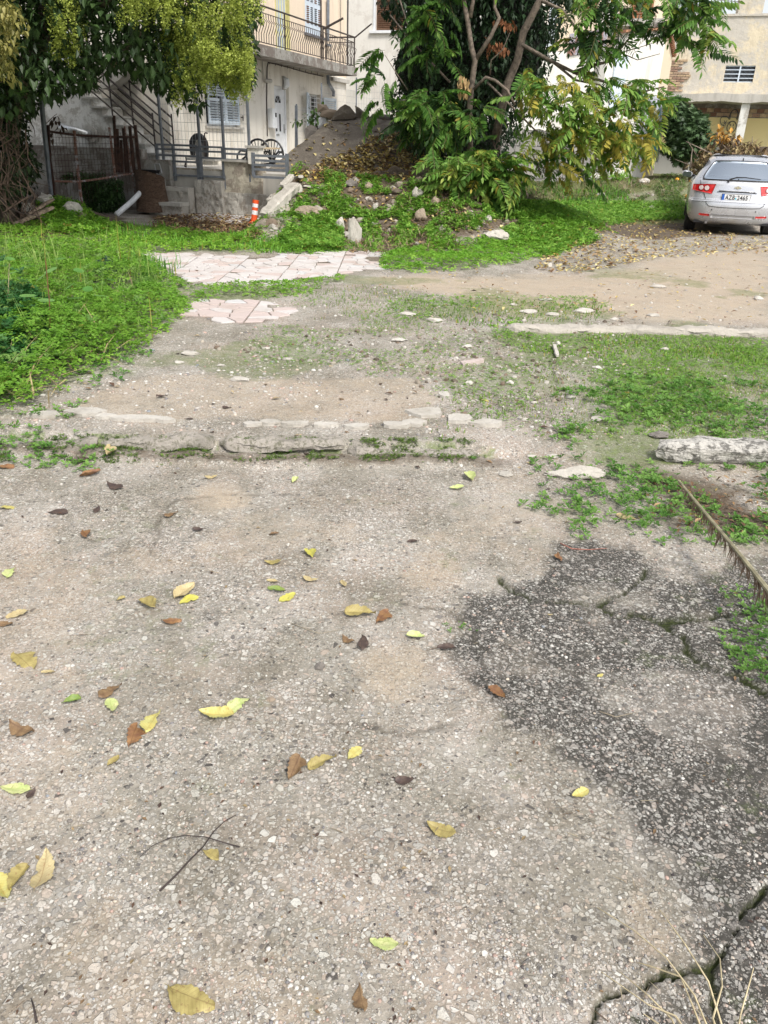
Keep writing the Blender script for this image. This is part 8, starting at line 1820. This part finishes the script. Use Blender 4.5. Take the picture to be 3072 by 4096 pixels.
def leaf_mat(nm, c0, c1, vein, spots):
    m, nt, b = base_mat(nm); tc = nt.nodes.new('ShaderNodeTexCoord'); sx_ = nt.nodes.new('ShaderNodeSeparateXYZ'); nt.links.new(tc.outputs['Object'], sx_.inputs[0]); oi = nt.nodes.new('ShaderNodeObjectInfo')
    ay_ = mth(nt, 'ABSOLUTE', sx_.outputs[1]); ph = mth(nt, 'SUBTRACT', sx_.outputs[0], mth(nt, 'MULTIPLY', ay_, .75)); sv = mth(nt, 'PINGPONG', mth(nt, 'MULTIPLY', ph, 1.0), .042)
    v2 = mth(nt, 'LESS_THAN', sv, .006); v1 = mth(nt, 'LESS_THAN', ay_, .010); vv = mth(nt, 'MAXIMUM', v1, mth(nt, 'MULTIPLY', v2, .55))
    mp = nt.nodes.new('ShaderNodeMapping'); nt.links.new(tc.outputs['Object'], mp.inputs[0]); nt.links.new(oi.outputs['Random'], mp.inputs['Location']); 
    c = mixc(nt, ramp(nt, noise(nt, 4.5, 4, .6, mp.outputs[0]), [(.35, 0.), (.62, 1.)]), c0, c1); c = mixc(nt, ramp(nt, noise(nt, 11, 4, .7, mp.outputs[0]), [(.58, 0.), (.66, .8)]), c, spots); c = mixc(nt, mth(nt, 'MULTIPLY', vv, .6), c, vein)
    nt.links.new(c, b.inputs['Base Color']); b.inputs['Roughness'].default_value = .55; bump(nt, b, mth(nt, 'MULTIPLY', vv, -1.), .4, .02); return m
LM = {'yellow': leaf_mat('leaf_yellow', (.46, .39, .11), (.48, .46, .17), (.34, .24, .06), (.30, .19, .05)), 'lime': leaf_mat('leaf_lime', (.36, .44, .15), (.50, .51, .24), (.30, .34, .10), (.22, .22, .06)), 'olive': leaf_mat('leaf_olive', (.26, .21, .07), (.36, .30, .11), (.17, .12, .04), (.20, .12, .05)),
      'brown': leaf_mat('leaf_brown', (.15, .09, .045), (.24, .155, .075), (.10, .05, .025), (.12, .06, .03)), 'rust': leaf_mat('leaf_rust', (.17, .08, .04), (.26, .14, .055), (.12, .05, .02), (.12, .05, .02)), 'dark': leaf_mat('leaf_dark', (.055, .035, .030), (.09, .06, .045), (.03, .02, .02), (.03, .02, .02)),
      'tan': leaf_mat('leaf_tan', (.38, .30, .15), (.46, .39, .21), (.24, .15, .06), (.30, .18, .08)), 'bright': leaf_mat('leaf_bright', (.47, .43, .07), (.46, .45, .11), (.42, .36, .05), (.40, .30, .05)), 'green': leaf_mat('leaf_green', (.12, .20, .04), (.20, .26, .05), (.06, .10, .02), (.20, .14, .04))}
LV = {}
for k in LM:
    for j in range(5):
        V, F = big_leaf(j * 13 + len(k) * 3 + ord(k[0]), (.15, .35, .5, -.12, .25)[j], (.15, .4, .1, .05, .6)[j]); me = bpy.data.meshes.new('fallen_leaf'); me.from_pydata(V, [], F); me.materials.append(LM[k]); me.polygons.foreach_set('use_smooth', [True] * len(me.polygons)); LV[k, j] = me
LFS = [(24, 1238, 38, 55, 'lime', 'pale green leaf at the left edge, highest of the fresh ones'), (38, 1331, 58, 12, 'tan', 'narrow pale curled leaf at the left edge, above a brown one'), (14, 1353, 38, -6, 'brown', 'brown leaf cut by the left edge under the narrow pale one'), (318, 1309, 50, -28, 'olive', 'orange and green blotched leaf upper left, alone'), (400, 1284, 58, 32, 'tan', 'cream leaf partly under a bright yellow one, upper left'),
       (408, 1298, 50, 18, 'bright', 'bright yellow leaf lying over the cream one'), (371, 1344, 50, 0, 'rust', 'orange-brown leaf below the overlapping pair'), (590, 1218, 42, -4, 'olive', 'curled ochre leaf at the top of the middle group'), (671, 1200, 34, -60, 'bright', 'small bright yellow leaf at the top of the middle group'), (597, 1279, 44, -6, 'green', 'dark green curled leaf touching a bright yellow one'),
       (621, 1291, 44, 26, 'bright', 'bright yellow leaf touching the dark green one'), (588, 1258, 28, -10, 'tan', 'small tan leaf above the green and yellow pair'), (671, 1254, 38, -8, 'tan', 'flat cream-tan leaf right of the small tan one'), (742, 1264, 22, -62, 'tan', 'small upright tan leaf, right end of the middle group'), (778, 1331, 76, -2, 'olive', 'large olive-yellow veined leaf near the centre'),
       (826, 1334, 46, 48, 'rust', 'reddish brown leaf touching the large olive one'), (781, 1392, 38, 88, 'dark', 'almost black upright leaf below the centre'), (753, 1386, 34, -28, 'brown', 'flattened brown leaf left of the black one'), (898, 1378, 46, -4, 'lime', 'pale green leaf right of the centre, alone'), (964, 1404, 46, -4, 'dark', 'dark crumpled leaf right of the pale green one'),
       (53, 1432, 64, -38, 'olive', 'yellow-brown leaf at the left, propped on a stone'), (104, 1455, 34, 4, 'tan', 'small tan scrap beside the propped yellow-brown leaf'), (239, 1499, 66, 30, 'brown', 'large grey-brown leaf above a spotted pale one'), (155, 1519, 50, 16, 'green', 'narrow yellow-green leaf left of the large grey-brown one'), (241, 1531, 42, -78, 'lime', 'pale green leaf with brown holes, under the large brown one'),
       (289, 1590, 62, 72, 'rust', 'rust-brown upright leaf beside a folded yellow one'), (331, 1562, 64, 55, 'yellow', 'folded yellow leaf right of the rust-brown one'), (48, 1579, 62, -18, 'brown', 'brown veined leaf on the left, alone'), (246, 1648, 38, 42, 'olive', 'small golden-brown curled leaf below the rust-brown one'), (468, 1549, 88, -8, 'yellow', 'big yellow leaf under a paler green one'),
       (516, 1527, 66, 32, 'lime', 'pale green leaf lying on the big yellow one'), (34, 1708, 74, -5, 'lime', 'pale green leaf at the left edge over a purple-brown one'), (69, 1719, 32, 55, 'dark', 'purple-brown leaf under the pale green one at the left edge'), (636, 1666, 64, 65, 'brown', 'broad brown leaf left of an olive one, lower middle'), (697, 1654, 74, 18, 'olive', 'olive veined leaf between the broad brown and the small yellow one'),
       (767, 1630, 44, 42, 'yellow', 'small light yellow leaf, right end of the lower middle row'), (876, 1687, 52, 6, 'dark', 'flat grey-brown decayed leaf right of the lower middle row'), (952, 1797, 76, -20, 'olive', 'long olive-brown leaf alone in the lower middle'), (1073, 1499, 48, -32, 'rust', 'rust-brown leaf at the edge of the dark crust'), (1252, 1718, 42, 18, 'yellow', 'small yellow leaf on the dark crust, lower right'),
       (1296, 1461, 16, 20, 'yellow', 'tiny yellow leaf scrap on the dark crust'), (456, 1850, 48, -32, 'olive', 'rolled yellow-green leaf touching the crossed twigs'), (95, 1888, 100, 74, 'tan', 'large upright tan-yellow leaf at the lower left'), (42, 1903, 84, 58, 'olive', 'twisted olive leaf left of the large tan one'), (4, 1925, 76, -62, 'yellow', 'yellow-green leaf cut by the left edge at the lower left'),
       (830, 2037, 72, -8, 'lime', 'pale green leaf alone near the bottom middle'), (415, 2160, 122, -22, 'olive', 'biggest leaf, olive-yellow with a hole, at the bottom'), (781, 2163, 72, -80, 'brown', 'dark brown upright leaf at the bottom middle'), (1015, 1034, 34, -62, 'lime', 'yellow-green leaf standing near the end of the low step'), (986, 1057, 36, 4, 'lime', 'flat pale green leaf just below the standing one'),
       (1354, 1118, 54, -8, 'tan', 'pale cream-yellow leaf among the right weeds'), (892, 1172, 28, 0, 'dark', 'small dark leaf in the upper middle of the concrete'), (370, 1115, 36, 24, 'brown', 'curled grey-brown leaf upper left, near the sandy spot'), (185, 1158, 32, -68, 'rust', 'brown leaf upper left, tilted steeply'), (430, 1147, 32, 0, 'dark', 'black crumpled leaf on the sandy spot'),
       (125, 1108, 50, -4, 'dark', 'largest dark purple leaf at the upper left'), (208, 1103, 24, 60, 'dark', 'small dark leaf right of the largest purple one'), (250, 1053, 40, -16, 'dark', 'dark leaf under the second kerb piece'), (196, 1028, 54, 10, 'rust', 'brown and tan leaf left of the dark one under the kerb'), (237, 984, 40, 78, 'tan', 'tan leaf leaning upright against the low step'),
       (18, 1098, 46, 6, 'yellow', 'yellow leaf at the left edge under the low step'), (10, 1012, 50, 4, 'rust', 'orange-brown leaf at the left end of the low step'), (456, 1033, 32, 6, 'tan', 'ochre leaf below the low step, left of the middle'), (637, 1040, 20, 40, 'lime', 'small yellow-green leaf below the low step'), (350, 859, 28, 6, 'dark', 'dark leaf on the bare patch before the clover'), (408, 906, 20, 0, 'dark', 'little black leaf just above the longest flagstone'),
       (490, 882, 22, -6, 'dark', 'little black leaf in the middle of the bare patch'), (1117, 1130, 22, -10, 'dark', 'small dark leaf left of the right weeds'), (592, 1157, 24, 4, 'brown', 'small brown leaf above the middle group'), (1206, 1207, 24, -62, 'rust', 'small orange-brown leaf at the top of the dark crust'), (1047, 866, 22, -20, 'yellow', 'small yellow-green leaf on moss below the pink tile shard'), (1185, 1058, 10, 10, 'dark', 'tiny dark scrap below the long half-buried slab'),
       (1188, 1330, 14, 0, 'tan', 'tiny tan scrap on the crust near the crack'), (262, 1297, 24, 14, 'olive', 'small yellowish leaf left of the blotched one'), (180, 993, 44, 8, 'dark', 'dark leaf lying along the foot of the low step')]
for k, (x, y, L_, ang, col, lab) in enumerate(LFS):
    p = GTf(x, y); s = px2m(L_ * Q, p); e = 14 * Q; a = radians(ang)
    q1 = GT(x * Q + 20 * cos(a), y * Q - 20 * sin(a)); dx, dy = q1[0] - p[0], q1[1] - p[1]; fac = np.hypot(dx, dy) / px2m(20, p); s = s * min(fac, 1.45) * .88
    j = (k * 7 + 3) % 5; o = share('fallen_leaf', LV[col, j], None, p + np.array([0, 0, .004 + s * .03]), (RNG.normal(0, .10), RNG.normal(0, .08), atan2(dy, dx) + (pi if k % 2 else 0)), (s, s * RNG.uniform(.95, 1.15), s))
    props(o, lab, 'leaf', 'fallen leaves on the concrete')

# crumbs of dead leaf, grit and bits of straw over the concrete
def crumbs(n, y0, y1, size, pal, seed, name, lab, tm=LEAF4, flat=.25, band=None, mat=None):
    r = np.random.default_rng(seed); u = r.random(n); y = 1 / (1 / y0 + (1 / y1 - 1 / y0) * u); x = (r.random(n) * 1.4 - .7) * (y + .5)
    k = r.random(n) < .08 + .92 * sstep(.50, .66, fbm(x * 2.1, y * 2.1, seed, 4)); x, y = x[k], y[k]; m_ = len(x)
    c = np.array(pal)[r.choice(len(pal), m_)] * r.uniform(.7, 1.2, (m_, 1))
    return scatter(name, tm, np.stack([x, y, gz(x, y) + .004 + .004 * r.random(m_)], -1), size * (.4 + r.random(m_) ** 2 * 1.2) * np.clip(.6 + .25 * y, .8, 2), r.uniform(0, 6.28, m_), r.normal(0, flat, m_), c, mat or M_DRY, lab, 'leaf crumbs')
crumbs(1500, .8, 3.8, .012, ((.12, .07, .045), (.20, .13, .07), (.07, .045, .035), (.32, .24, .13)), 301, 'leaf_crumbs', 'crumbs of dead leaves on the worn concrete')
crumbs(900, 3.7, 12, .022, ((.12, .07, .045), (.20, .13, .07), (.07, .045, .035), (.40, .32, .20)), 302, 'leaf_crumbs', 'crumbs of dead leaves over the middle of the lot')
crumbs(420, .8, 3.7, .035, ((.30, .24, .15), (.16, .11, .07), (.42, .36, .24)), 303, 'straw_bits', 'thin bits of straw on the worn concrete', ([(-.03, 0, 0), (.03, 0, 0), (.025, .5, .03), (-.025, .5, .03), (0, 1, 0)], [(0, 1, 2), (0, 2, 3), (3, 2, 4)]), .05)
cl_ = [(x, 966 + r.normal(0, 5)) for x in r.uniform(-60, 1050, 2600)] + [(x, 990 + r.normal(0, 5)) for x in r.uniform(-60, 1050, 2600)] + [(x, 955 + r.normal(0, 3)) for x in r.uniform(100, 1050, 1500)]; cl_ = np.array(cl_); cl_ = cl_[r.random(len(cl_)) < sstep(.44, .56, fbm(cl_[:, 0] / 40, cl_[:, 1] / 20, 5, 3))]; p = GTfv(cl_); p[:, 2] += .012 * r.random(len(p)) + .004
scatter('step_moss', CLOVER, p, .008 * r.uniform(.6, 1.4, len(p)), r.uniform(0, 6.28, len(p)), r.normal(0, .5, len(p)), greens(len(p), 5, (.05, .09, .01), (.18, .30, .05)), M_LEAF, 'moss and tiny weeds growing along the low step', 'moss')
